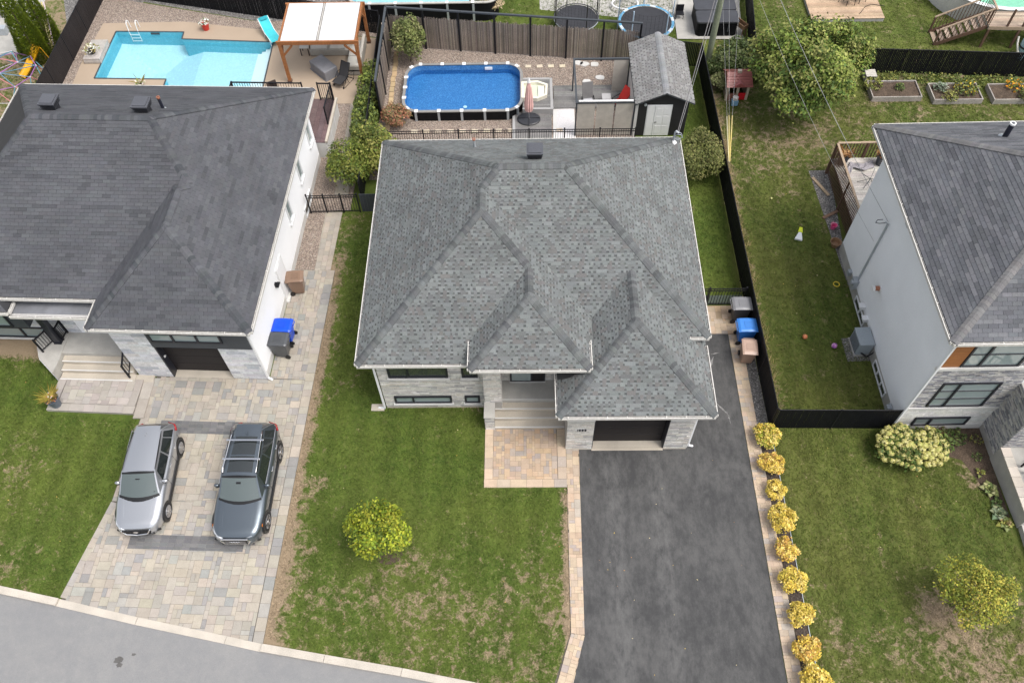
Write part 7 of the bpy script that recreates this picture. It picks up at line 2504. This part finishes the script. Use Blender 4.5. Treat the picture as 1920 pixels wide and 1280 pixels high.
for i, (x, y, s_) in enumerate(((10.75, 36.6, 0.8), (11.5, 37.3, 1.0), (12.1, 36.4, 0.8), (10.3, 35.4, 0.55))):
    plant("undergrowth_shrub", ("dark leafy shrub right beside foot of utility pole", "dark tall shrub between utility pole and maple", "dark shrub touching left side of maple", "pale low shrub between utility pole and playhouse")[i], "shrub", (x, y, 0), (s_, s_ * 0.8, s_ * 0.75), s_ * 0.8, 1500, 0.075, [(0.045, 0.07, 0.02), (0.07, 0.10, 0.028), (0.11, 0.13, 0.05)] if i < 3 else [(0.14, 0.16, 0.06), (0.2, 0.2, 0.09)], 30 + i, clumps=26, cr=0.28)
CED = [(0.15, 0.21, 0.014), (0.20, 0.26, 0.018), (0.11, 0.165, 0.014), (0.25, 0.30, 0.025)]
def cedar(label, loc, r_, h, n, seed):
    t = thing("cedar", label, "tree", loc)
    g = np.random.default_rng(seed)
    z = h * (1 - np.sqrt(g.random(n))) * 0.98
    rad = r_ * (1 - z / h) ** 0.62 * np.minimum(1, 0.72 + z / h * 3) * (1 - 0.35 * g.random(n) ** 2)
    a = g.random(n) * 2 * np.pi
    rad = rad * (1 + 0.08 * np.sin(a * 5 + z * 3))
    P = np.stack([rad * np.cos(a), rad * np.sin(a), z + 0.02], -1)
    o = np.stack([np.cos(a), np.sin(a), np.full(n, 1.1)], -1)
    o /= np.linalg.norm(o, axis=1)[:, None]
    tn = np.stack([-np.sin(a), np.cos(a), np.zeros(n)], -1)
    s = 0.11 * g.uniform(0.6, 1.3, n)[:, None]
    V = np.stack([P - tn * s * 0.4, P - o * s * 0.2, P + tn * s * 0.4, P + o * s * 1.1], 1).reshape(-1, 3)
    me = np_mesh("foliage", V, np.arange(4 * n, dtype=np.int32).reshape(-1, 4))
    c = np.array(CED)[g.integers(0, 4, n)] * g.uniform(0.65, 1.3, (n, 1))
    at = me.attributes.new("Col", 'FLOAT_COLOR', 'FACE')
    arr = np.ones((n, 4), np.float32)
    arr[:, :3] = c
    at.data.foreach_set("color", arr.ravel())
    link("foliage", me, "leaf", t)
    MB().cyl((0, 0, 0), (0, 0, h * 0.95), 0.07, 0.01, n=7).build("trunk", "bark", t)
cedar("nearer tall cedar beside the climbing dome", (-26.95, 38.55, 0), 0.80, 5.0, 7000, 1)
cedar("farther tall cedar beside charcoal fence", (-26.6, 39.75, 0), 0.75, 5.0, 6000, 2)

# yellow shrubs in a row beside the asphalt driveway
YEL = [(0.62, 0.45, 0.075), (0.68, 0.51, 0.12), (0.56, 0.39, 0.055), (0.72, 0.56, 0.18), (0.48, 0.39, 0.06)]
ORA = YEL[:4] + [(0.52, 0.30, 0.06), (0.44, 0.25, 0.07)]
YG1 = YEL + [(0.30, 0.30, 0.035), (0.24, 0.27, 0.03)]
ROW = [(9.36, 14.72, 0.50, YG1, "yellow-green shrub at the fence corner, first of driveway row"), (9.34, 13.55, 0.47, ORA, "second golden shrub from fence corner in driveway row"), (9.32, 12.50, 0.38, YEL, "third yellow shrub from fence corner, smallest of driveway row"),
       (9.36, 11.32, 0.52, YEL, "fourth yellow shrub from fence corner in driveway row"), (9.30, 10.18, 0.44, ORA, "fifth shrub from fence corner, orange-tinged, in driveway row"), (9.32, 9.06, 0.47, YEL, "sixth yellow shrub from fence corner in driveway row"),
       (9.38, 7.90, 0.44, YEL, "seventh yellow shrub from fence corner in driveway row"), (9.36, 6.74, 0.46, ORA, "eighth shrub from fence corner, with bronze tips, in driveway row"), (9.42, 5.78, 0.52, YEL, "last yellow shrub of driveway row, at bottom edge")]
for i, (x, y, r_, cols, lb) in enumerate(ROW):
    plant("yellow_shrub", lb, "shrub", (x, y, 0), (r_ * 0.95, r_ * 0.93, r_ * 0.72), r_ * 0.85, int(2600 * (r_ / 0.47) ** 2), 0.042, cols, 50 + i, group="yellow shrubs along the driveway", clumps=70, cr=0.13, spike=0.06, tone=0.18, up=0.9, lump=0.07)

# big hydrangea with pale flower heads, each head its own part
t = plant("hydrangea", "large hydrangea with pale lime flower heads before right house", "shrub", (14.75, 14.15, 0), (1.35, 0.85, 0.55), 0.5, 2600, 0.075, [(0.06, 0.10, 0.02), (0.09, 0.13, 0.03), (0.12, 0.15, 0.03)], 70, clumps=50, cr=0.25)
g = random.Random(77)
heads = []
for v in range(5):
    mb = MB()
    for k in range(70):
        d = Vector((g.gauss(0, 1), g.gauss(0, 1), g.gauss(0.35, 1))).normalized()
        c = jit(pick([(0.42, 0.39, 0.12), (0.47, 0.43, 0.15), (0.37, 0.37, 0.10), (0.49, 0.45, 0.19)], g), 0.12, g)
        q = d * g.uniform(0.85, 1.0)
        u = d.orthogonal().normalized()
        w_ = d.cross(u)
        s = 0.34
        mb.poly([q - u * s, q - w_ * s, q + u * s, q + w_ * s], c)
    heads.append(mb.mesh("flower_head"))
for me in heads:
    me.materials.append(MATS["leaf"])
pts = []
tries = 0
while len(pts) < 125 and tries < 6000:
    tries += 1
    a, rr = g.uniform(0, 6.283), math.sqrt(g.random())
    x, y = 1.36 * rr * math.cos(a), 0.92 * rr * math.sin(a)
    if any((x - p[0]) ** 2 + (y - p[1]) ** 2 < 0.17 ** 2 for p in pts):
        continue
    if abs(x - 0.25) < 0.35 and y > 0.35:
        continue
    pts.append((x, y))
    z = 0.45 + 0.55 * math.sqrt(max(0, 1 - rr * rr)) + g.uniform(-0.06, 0.06)
    s = g.uniform(0.10, 0.155)
    link("flower_head", heads[len(pts) % 5], None, t, matrix=Matrix.Translation((x, y, z)) @ Matrix.Rotation(g.uniform(0, 6), 4, 'Z') @ Matrix.Diagonal((s, s, s * 0.85, 1)))
plant("hydrangea", "faded beige hydrangea beyond the reed screen", "shrub", (-1.9, 42.3, 0), (0.85, 0.7, 0.5), 0.7, 1500, 0.085, [(0.50, 0.40, 0.24), (0.56, 0.44, 0.28), (0.42, 0.32, 0.18), (0.14, 0.16, 0.05)], 71, clumps=30, cr=0.2)

# hostas and small plants by the right house
def hosta(label, x, y, r_, n, cols, seed):
    t = thing("hosta", label, "plant", (x, y, 0.008))
    g = random.Random(seed)
    for k in range(n):
        a = 2.4 * k + g.uniform(-0.3, 0.3)
        f = (k + 1) / n
        L = r_ * (0.45 + 0.6 * f)
        el = R(70 - 52 * f)
        d = Vector((math.cos(a) * math.cos(el), math.sin(a) * math.cos(el), math.sin(el)))
        s = Vector((-math.sin(a), math.cos(a), 0))
        w_ = L * 0.30
        base = d * L * 0.25
        tip = d * L + Vector((0, 0, -0.25 * L * f))
        mid = d * L * 0.62 + Vector((0, 0, 0.05))
        mb = MB()
        c = pick(cols, g)
        dark = tuple(v * 0.6 for v in c)
        mb.poly([base, mid + s * w_, mid + s * w_ * 0.5 + Vector((0, 0, -0.01))], jit(dark, 0.15, g))
        mb.poly([base, mid - s * w_ * 0.5, mid - s * w_], jit(dark, 0.15, g))
        mb.poly([base, mid + s * w_ * 0.5, tip, mid - s * w_ * 0.5], jit(c, 0.15, g))
        mb.poly([mid + s * w_, tip, mid + s * w_ * 0.5], jit(dark, 0.15, g))
        mb.poly([mid - s * w_, mid - s * w_ * 0.5, tip], jit(dark, 0.15, g))
        mb.build("leaf", "leaf", t)
H1 = [(0.30, 0.33, 0.12), (0.14, 0.19, 0.06), (0.42, 0.42, 0.20)]
H2 = [(0.16, 0.22, 0.12), (0.22, 0.27, 0.16), (0.28, 0.31, 0.17)]
hosta("small yellowing hosta nearest the house corner", 17.25, 13.25, 0.28, 9, [(0.34, 0.32, 0.08), (0.20, 0.22, 0.06)], 1)
hosta("hosta with cream-striped leaves beside porch wall", 17.38, 12.55, 0.42, 20, H1, 2)
hosta("dark green hosta between striped and bluish hostas", 17.5, 12.05, 0.30, 13, [(0.08, 0.13, 0.04), (0.12, 0.17, 0.05)], 3)
hosta("broad bluish hosta with pale leaf edges beside porch wall", 17.42, 11.62, 0.40, 22, H2, 4)
hosta("yellowing hosta nearest the porch step", 17.55, 11.22, 0.38, 18, [(0.30, 0.30, 0.07), (0.20, 0.24, 0.08), (0.46, 0.34, 0.16)], 5)
bed_plant("low green plant right of the hydrangea", 16.75, 14.75, 0.0, 0.4, 0.35, GN, 160, 0.06, 81)
bed_plant("small reddish plant behind the hydrangea under basement window", 16.2, 14.95, 0.0, 0.28, 0.4, [(0.16, 0.05, 0.04), (0.08, 0.09, 0.03)], 90, 0.055, 82)
bed_plant("sparse sprouting plant in soil by brick corner", 17.5, 14.6, 0.0, 0.25, 0.3, [(0.22, 0.2, 0.05), (0.09, 0.11, 0.03)], 45, 0.05, 83)
bed_plant("tiny green plant in bare soil beside brick wall", 17.35, 13.95, 0.0, 0.2, 0.15, GN, 40, 0.045, 84)

# tall dry grass along the far side of the black fence
g = np.random.default_rng(5)
n = 5200
y = g.uniform(16.0, 34.5, n)
dens = 0.5 + 0.5 * np.sin(y * 1.7) * np.sin(y * 0.63 + 1)
keep = g.random(n) < 0.25 + 0.75 * dens
y = y[keep]
n = len(y)
x = 9.78 + np.abs(g.normal(0, 0.24, n)) - (y - 15) * 0.006
h = g.uniform(0.12, 0.48, n) * (0.6 + 0.7 * np.exp(-(x - 9.75) * 2.5))
a = g.uniform(0, 2 * np.pi, n)
ln = g.uniform(0.08, 0.30, n)
wv = g.uniform(0.006, 0.012, n)
dx, dy = np.cos(a), np.sin(a)
V = np.stack([np.stack([x - dy * wv, y + dx * wv, np.zeros(n)], -1), np.stack([x + dy * wv, y - dx * wv, np.zeros(n)], -1), np.stack([x + dx * ln, y + dy * ln, h], -1)], 1).reshape(-1, 3)
me = np_mesh("tall_dry_grass", V, np.arange(3 * n, dtype=np.int32).reshape(-1, 3))
cc = np.array([(0.42, 0.31, 0.14), (0.34, 0.25, 0.12), (0.24, 0.21, 0.08), (0.50, 0.38, 0.20)])[g.integers(0, 4, n)] * g.uniform(0.75, 1.2, (n, 1))
at = me.attributes.new("Col", 'FLOAT_COLOR', 'FACE')
arr = np.ones((n, 4), np.float32)
arr[:, :3] = cc
at.data.foreach_set("color", arr.ravel())
link("tall_dry_grass", me, "leaf", None, kind="stuff", label="tall straw-coloured grass growing along the black fence", cat="grass")

# fallen leaves and small litter on lawns and asphalt
g = random.Random(91)
mb = MB()
for k in range(110):
    zone = g.choice([(-8.5, 1.3, 6.9, 15.5), (10, 17, 4.5, 15), (2.2, 8.5, 5, 14), (-22, -16, 9.6, 18), (10, 14, 16, 30)])
    p = Vector((g.uniform(zone[0], zone[1]), g.uniform(zone[2], zone[3]), 0.055))
    if -17 < p.x < -9 and p.y < 24:
        continue
    leaf(mb, p, g.uniform(0.015, 0.035), jit(pick([(0.55, 0.40, 0.10), (0.60, 0.52, 0.30), (0.40, 0.22, 0.08)], g), 0.2, g), g, 2.0)
mb.build("fallen_leaves", "leaf", None, kind="stuff", label="scattered small yellow fallen leaves on lawns and driveway", cat="leaves")
# ------------------------------------------------------------------ parked cars
def car_paint(name, col, rough=0.28, metal=0.75):
    m, t, b = nodes_of(name)
    n = nz(t, 900, 1, 0.5, pos(t))
    c = mixc(t, mrange(t, n, 0.3, 0.7, 0, 0.25), (*col, 1), tuple(min(1, x * 1.5) for x in col))
    t.links.new(c, b.inputs["Base Color"])
    b.inputs["Roughness"].default_value = rough
    b.inputs["Metallic"].default_value = metal
    b.inputs["Coat Weight"].default_value = 0.9
    b.inputs["Coat Roughness"].default_value = 0.05
    MATS[name] = m
car_paint("silver_paint", (0.43, 0.44, 0.46))
car_paint("slate_paint", (0.115, 0.137, 0.158))
M("rubber", (0.016, 0.016, 0.017), 0.8, var=0.2)
M("alloy", (0.50, 0.50, 0.52), 0.3, metal=0.9, var=0.03)
M("trim_black", (0.012, 0.012, 0.013), 0.4)
M("chrome", (0.75, 0.75, 0.77), 0.12, metal=1.0, var=0.0, fine=0.0)
M("tail_red", (0.30, 0.008, 0.012), 0.2, coat=0.8)
M("lamp_glass", (0.50, 0.52, 0.55), 0.1, metal=0.4, coat=1.0)
M("amber", (0.55, 0.16, 0.02), 0.3)

def interp(tab, y):
    for (y0, v0), (y1, v1) in zip(tab[:-1], tab[1:]):
        if y <= y1:
            k = (y - y0) / (y1 - y0)
            k = max(0.0, min(1.0, k))
            k = k * k * (3 - 2 * k) * 0.4 + k * 0.6
            return v0 + (v1 - v0) * k
    return tab[-1][1]

def make_car(name, label, loc, rz, P):
    """front of the car at local -y"""
    t = thing(name, label, "car", loc, rz)
    L, W, H = P['L'], P['W'], P['H']
    hl, hw = L / 2, W / 2
    paint = P['paint']
    belt, hood_f, hood_r, deck = P['belt'], P['hood_f'], P['hood_r'], P['deck']
    yA, yB, yC, yD = P['cab']                 # windshield base, roof front, roof rear, rear glass base
    wid = [(-hl, hw * 0.56), (-hl + 0.10, hw * 0.76), (-hl + 0.42, hw * 0.935), (-hl + 1.0, hw), (hl - 1.1, hw), (hl - 0.4, hw * 0.95), (hl - 0.1, hw * 0.84), (hl, hw * 0.74)]
    topz = [(-hl, hood_f - 0.28), (-hl + 0.05, hood_f - 0.14), (-hl + 0.22, hood_f), (yA, hood_r), (yA + 0.3, belt + 0.03), (yD, belt + 0.05), (hl - 0.25, deck), (hl - 0.04, deck - 0.12), (hl, deck - 0.3)]
    shz = [(-hl, hood_f - 0.32), (-hl + 0.2, hood_f - 0.09), (yA, hood_r - 0.10), (yD, belt - 0.01), (hl - 0.25, deck - 0.05), (hl, deck - 0.34)]
    botz = [(-hl, 0.36), (-hl + 0.25, 0.24), (hl - 0.3, 0.26), (hl, 0.42)]
    wy = (-P['wb'] / 2 + P['woff'], P['wb'] / 2 + P['woff'])
    rows = []
    ys = sorted(set([-hl + d for d in (0, 0.04, 0.1, 0.18, 0.3, 0.45, 0.65)] + list(np.linspace(-hl + 0.85, hl - 0.7, 22)) + [hl - d for d in (0.5, 0.34, 0.2, 0.1, 0.04, 0)]))
    for y in ys:
        w_, zt, zs, zb = interp(wid, y), interp(topz, y), interp(shz, y), interp(botz, y)
        zs = min(zs, zt - 0.015)
        half = [(0.0, zt), (w_ * 0.38, zt - 0.006), (w_ * 0.68, zt - 0.022), (w_ * 0.86, (zt * 0.55 + zs * 0.45)), (w_ * 0.955, zs - 0.02), (w_ * 0.992, zs - 0.10), (w_, zs * 0.62 + zb * 0.38), (w_ * 0.985, zb + 0.12), (w_ * 0.90, zb)]
        rows.append([(-x, y, z) for x, z in half[::-1]] + [(x, y, z) for x, z in half[1:]])
    mb = MB().grid(rows)
    mb.poly(rows[0][::-1])
    mb.poly(rows[-1])
    body = mb.build("body", paint, t, smooth=True)
    # black sill and bumper cladding
    for s in (-1, 1):
        MB().box((s * (hw - 0.015), 0.05, 0.30), (0.06, P['wb'] - 0.72, 0.15)).build("sill", "trim_black", t, bevel=0.02)
    # cabin
    wb_, wt = hw * 0.90, hw * P.get('roofw', 0.66)
    zr = H
    zb_ = belt
    A = [Vector((s * hw * 0.85, yA, hood_r - 0.03)) for s in (-1, 1)]
    B = [Vector((s * wt, yB, zr - 0.05)) for s in (-1, 1)]
    C = [Vector((s * wt * 0.84, yC, zr - 0.075)) for s in (-1, 1)]
    D = [Vector((s * hw * 0.78, yD, belt + 0.02)) for s in (-1, 1)]
    S0 = [Vector((s * wb_, yA + 0.35, zb_)) for s in (-1, 1)]
    S1 = [Vector((s * wb_, yD - 0.15, zb_ + 0.02)) for s in (-1, 1)]
    def patch(c00, c10, c11, c01, bulge, fwd=0.0, n=8, u0=0, u1=1, v0=0, v1=1, off=0.0):
        nn = (c10 - c00).cross(c01 - c00).normalized()
        rr = []
        for j in range(n + 1):
            v = v0 + (v1 - v0) * j / n
            row = []
            for i in range(n + 1):
                u = u0 + (u1 - u0) * i / n
                p = (c00 * (1 - u) + c10 * u) * (1 - v) + (c01 * (1 - u) + c11 * u) * v
                p = p + nn * (bulge * 4 * u * (1 - u) * 0.75 + bulge * 4 * v * (1 - v) * 0.25 + off)
                p.y -= fwd * 4 * u * (1 - u) * (1 - v) - 0.35 * fwd * 4 * u * (1 - u) * v * 0
                row.append(tuple(p))
            rr.append(row)
        return rr
    hull = MB()
    ws = (A[0], A[1], B[1], B[0], 0.06, 0.16)
    rfp = (B[0], B[1], C[1], C[0], 0.09)
    rg = (D[1], D[0], C[0], C[1], 0.05)
    hull.grid(patch(*ws))
    hull.grid(patch(*rfp))
    hull.grid(patch(*rg))
    sides = []
    for s in (0, 1):
        # side: quad from A..D along the belt up to B..C
        q = (S0[s], S1[s], C[s], B[s], 0.03) if s == 1 else (S1[s], S0[s], B[s], C[s], 0.03)
        hull.grid(patch(*q))
        sides.append(q)
        # pillars closing the corners
        hull.poly([A[s], S0[s], B[s]] if s == 1 else [S0[s], A[s], B[s]])
        hull.poly([S1[s], D[s], C[s]] if s == 1 else [D[s], S1[s], C[s]])
    cab = hull.build("cabin", paint, t, smooth=True)
    w_o = MB().grid(patch(*ws, u0=0.035, u1=0.965, v0=0.05, v1=0.95, off=0.008)).build("windshield", "windshield_glass", t, smooth=True)
    cowl = MB().grid(patch(*ws, u0=0.01, u1=0.99, v0=-0.10, v1=0.06, off=0.012)).build("cowl", "trim_black", t, smooth=True)
    MB().grid(patch(*ws, u0=0.02, u1=0.98, v0=0.94, v1=1.02, off=0.010)).build("windshield_seal", "trim_black", w_o, smooth=True)
    for s in (-1, 1):
        MB().bar((s * 0.05 + 0.02, yA - 0.0, hood_r + 0.06), (s * 0.05 + 0.55 * (1 if s > 0 else -0.9), yA + 0.06, hood_r + 0.085), 0.02).build("wiper", "trim_black", w_o)
    MB().box((0, yB - 0.22, zr - 0.13), (0.16, 0.10, 0.03)).build("sensor_mount", "trim_black", w_o)
    MB().grid(patch(*rg, u0=0.06, u1=0.94, v0=0.12, v1=0.92, off=0.008)).build("rear_window", "car_glass", t, smooth=True)
    sp = MB().grid(patch(B[0], B[1], C[1], C[0], 0.055, u0=0.05, u1=0.95, v0=0.95, v1=1.10, off=0.012)).build("spoiler", paint, t, smooth=True)
    for q in sides:
        for u0, u1 in ((0.05, 0.47), (0.50, 0.80), (0.82, 0.96)) if q[0].x > 0 else ((0.04, 0.18), (0.20, 0.50), (0.53, 0.95)):
            MB().grid(patch(*q, u0=u0, u1=u1, v0=0.10, v1=0.86, off=0.008)).build("side_window", "car_glass", t, smooth=True)
        MB().tube([patch(*q, u0=u, u1=u, v0=0.06, v1=0.06, off=0.014, n=1)[0][0] for u in np.linspace(0.03, 0.97, 10)], 0.012, 5).build("window_trim", "chrome", t)
    # shark-fin antenna
    MB().prism([(-0.02, yC - 0.28), (0.02, yC - 0.28), (0.012, yC - 0.14), (-0.012, yC - 0.14)], zr - 0.01, zr + 0.07).build("antenna", paint, t)
    # wheels
    for s in (-1, 1):
        for y in wy:
            r_ = P['wheel']
            x = s * (hw - 0.10)
            MB().cyl((x - s * 0.02, y, r_ + 0.02), (s * (hw + 0.005), y, r_ + 0.02), r_ + 0.075, n=28).build("wheel_arch", "trim_black", t)
            w = MB()
            w.lathe([(r_ * 0.68, -0.11), (r_ * 0.93, -0.11), (r_, -0.07), (r_, 0.07), (r_ * 0.93, 0.11), (r_ * 0.68, 0.10)], n=28)
            tyre = MB()
            mt = Matrix.Translation((s * (hw - 0.085), y, r_)) @ Matrix.Rotation(s * R(90), 4, 'Y')
            wh = link("wheel", w.mesh("wheel", True), "rubber", t, matrix=mt)
            rim = MB()
            rim.lathe([(r_ * 0.68, 0.07), (r_ * 0.70, 0.105), (r_ * 0.64, 0.105), (r_ * 0.60, 0.05), (0.05, 0.03)], n=28)
            rim.build("rim_barrel", "dark_vent", wh, smooth=False)
            sp = MB()
            for k in range(P['spokes']):
                a = 2 * math.pi * k / P['spokes']
                for da in (-0.10, 0.10):
                    sp.bar((0.05 * math.cos(a), 0.05 * math.sin(a), 0.09), (r_ * 0.66 * math.cos(a + da), r_ * 0.66 * math.sin(a + da), 0.10), 0.04, 0.03)
            sp.lathe([(r_ * 0.64, 0.09), (r_ * 0.69, 0.112), (r_ * 0.72, 0.10)], n=28)
            sp.lathe([(0.07, 0.08), (0.06, 0.115), (0.001, 0.118)], n=14)
            sp.build("rim", "alloy", wh)
    # mirrors
    for s in (-1, 1):
        m = MB()
        m.lathe([(0.01, -0.085), (0.075, -0.06), (0.09, 0.0), (0.075, 0.06), (0.01, 0.085)], (s * (hw - 0.01), yA + 0.48, belt + 0.05), 12, sx=1.25, sy=0.75)
        mi = m.build("mirror", paint, t, smooth=True)
        MB().bar((s * (hw - 0.10), yA + 0.45, belt + 0.02), (s * (hw + 0.03), yA + 0.43, belt + 0.02), 0.05).build("mirror_arm", "trim_black", mi)
    # door handles and shut lines
    for s in (-1, 1):
        for y in (P['handles']):
            MB().box((s * (hw + 0.006), y, belt - 0.13), (0.03, 0.20, 0.03)).build("door_handle", "chrome", t, bevel=0.008)
        for y in (yA + 0.62, (yA + yD) / 2 + 0.12, yD - 0.42):
            MB().box((s * (hw - 0.002), y, 0.66), (0.010, 0.010, 0.55)).build("shut_line", "trim_black", t)
    # front end
    zf = hood_f - 0.16
    gr = MB().prism([(x, y) for x, y in ((-P['grw'], -hl + 0.03), (P['grw'], -hl + 0.03), (P['grw'] * 0.9, -hl - 0.02), (-P['grw'] * 0.9, -hl - 0.02))], 0.42, zf + 0.05).build("grille", "trim_black", t)
    for k in range(4):
        MB().box((0, -hl - 0.022, 0.47 + k * 0.075), (P['grw'] * 1.7, 0.012, 0.02)).build("grille_bar", P.get('grbar', "trim_black"), gr)
    if P['style'] == 'wing':
        MB().tube([(-P['grw'] * 1.02, -hl + 0.02, zf + 0.06), (-P['grw'] * 0.75, -hl - 0.035, 0.52), (0, -hl - 0.05, 0.46), (P['grw'] * 0.75, -hl - 0.035, 0.52), (P['grw'] * 1.02, -hl + 0.02, zf + 0.06)], 0.03, 8).build("grille_surround", "chrome", gr)
        pl = MB().lathe([(0.085, -0.012), (0.09, 0.0), (0.06, 0.008)], n=18, sx=1.0, sy=0.75)
        link("emblem", pl.mesh("emblem"), "chrome", gr, matrix=Matrix.Translation((0, -hl - 0.03, zf - 0.03)) @ Matrix.Rotation(R(80), 4, 'X'))
    else:
        pts = [(-0.46, zf + 0.06), (0.46, zf + 0.06), (0.54, zf - 0.08), (0.40, 0.40), (-0.40, 0.40), (-0.54, zf - 0.08), (-0.46, zf + 0.06)]
        MB().tube([(x, -hl - 0.03 + 0.10 * abs(x), z) for x, z in pts], 0.03, 8).build("grille_surround", "chrome", gr)
        for k in range(4):
            cx = -0.135 + k * 0.09
            MB().tube([(cx + 0.062 * math.cos(a), -hl - 0.05, zf - 0.06 + 0.062 * math.sin(a)) for a in [j * math.pi / 8 for j in range(17)]], 0.011, 5).build("emblem_ring", "chrome", gr)
    for s in (-1, 1):
        hlamp = MB()
        zz = hood_f - 0.10
        hlamp.grid([[(s * (hw * 0.46 + 0.0), -hl + 0.055, zz - 0.10), (s * hw * 0.68, -hl + 0.10, zz - 0.10), (s * hw * 0.84, -hl + 0.27, zz - 0.08), (s * hw * 0.93, -hl + 0.46, zz - 0.05)],
                    [(s * (hw * 0.46 + 0.0), -hl + 0.09, zz + 0.0), (s * hw * 0.64, -hl + 0.15, zz + 0.02), (s * hw * 0.79, -hl + 0.32, zz + 0.035), (s * hw * 0.87, -hl + 0.54, zz + 0.045)]])
        hlm = hlamp.build("headlight", "lamp_glass", t, smooth=True)
        hlm.modifiers.new("thick", 'SOLIDIFY').thickness = 0.03
        MB().box((s * hw * 0.72, -hl + 0.13, 0.42), (0.34, 0.06, 0.10), rz=s * 0.35).build("fog_light", "trim_black", t, bevel=0.015)
        if P['style'] != 'wing':
            MB().box((s * hw * 0.955, -hl + 0.58, hood_f - 0.16), (0.02, 0.10, 0.05)).build("side_marker", "amber", t)
        tl = MB()
        tl.grid([[(s * hw * 0.55, hl + 0.004, deck - 0.20), (s * hw * 0.86, hl - 0.09, deck - 0.20), (s * hw * 0.965, hl - 0.36, deck - 0.14)],
                 [(s * hw * 0.55, hl - 0.03, deck - 0.05), (s * hw * 0.83, hl - 0.13, deck - 0.04), (s * hw * 0.95, hl - 0.40, deck - 0.02)]])
        o = tl.build("tail_light", "tail_red", t, smooth=True)
        o.modifiers.new("thick", 'SOLIDIFY').thickness = 0.03
    MB().box((0, -hl + 0.10, 0.30), (W * 0.62, 0.14, 0.08)).build("front_bumper_lip", "trim_black", t, bevel=0.02)
    MB().box((0, hl - 0.06, 0.40), (W * 0.72, 0.14, 0.14)).build("rear_bumper", "trim_black", t, bevel=0.03)
    # creases on the bonnet
    for s in (-1, 1):
        MB().tube([(s * hw * 0.62, yA - 0.12, hood_r - 0.018), (s * hw * 0.50, -hl + 0.30, hood_f - 0.02)], 0.007, 5).build("bonnet_crease", paint, t)
        MB().tube([(s * hw * 0.80, yA - 0.02, hood_r - 0.068), (s * hw * 0.70, -hl + 0.42, hood_f - 0.038)], 0.004, 4).build("shut_line", "trim_black", t)
        MB().tube([(s * wt * 0.97, yB + 0.08, zr - 0.018), (s * wt * 0.93, (yB + yC) / 2, zr + 0.0), (s * wt * 0.84, yC - 0.06, zr - 0.05)], 0.014, 5).build("roof_moulding", "trim_black", t)
    if P.get('rack'):
        for s in (-1, 1):
            MB().tube([(s * wt * 0.93, yB + 0.12, zr + 0.0), (s * wt * 0.95, yB + 0.3, zr + 0.05), (s * wt * 0.86, yC - 0.3, zr + 0.05), (s * wt * 0.80, yC - 0.1, zr - 0.03)], 0.02, 6).build("roof_rail", "chrome", t)
        for y in (yB + 0.62, yC - 0.55):
            MB().box((0, y, zr + 0.10), (wt * 2.12, 0.07, 0.035)).build("cross_bar", "chrome", t, bevel=0.01)
        sr = [MB().grid(patch(*rfp, u0=0.14, u1=0.86, v0=a, v1=b, off=0.007)) for a, b in ((0.07, 0.40), (0.43, 0.82))]
        for m in sr:
            m.build("sunroof", "car_glass", t, smooth=True)
    return t

make_car("parked_car", "silver compact hatchback parked on left side of paved driveway", (-14.32, 12.98, 0.03), R(2.4),
         dict(L=4.30, W=1.78, H=1.54, wb=2.62, woff=0.04, belt=1.02, hood_f=0.84, hood_r=1.02, deck=1.06, cab=(-0.86, -0.17, 1.56, 2.04), paint="silver_paint", wheel=0.33, spokes=9, handles=(0.35, 1.15), grw=0.52, style='wing', roofw=0.70))
make_car("parked_car", "slate-blue crossover with roof rack parked on right side of paved driveway", (-10.50, 12.78, 0.03), R(-0.4),
         dict(L=4.66, W=1.90, H=1.64, wb=2.82, woff=-0.05, belt=1.06, hood_f=0.90, hood_r=1.06, deck=1.10, cab=(-0.84, -0.20, 1.74, 2.22), paint="slate_paint", wheel=0.37, spokes=5, handles=(0.4, 1.3), grw=0.44, style='rings', rack=True, roofw=0.69, grbar="alloy"))
print("objects:", len(bpy.data.objects))
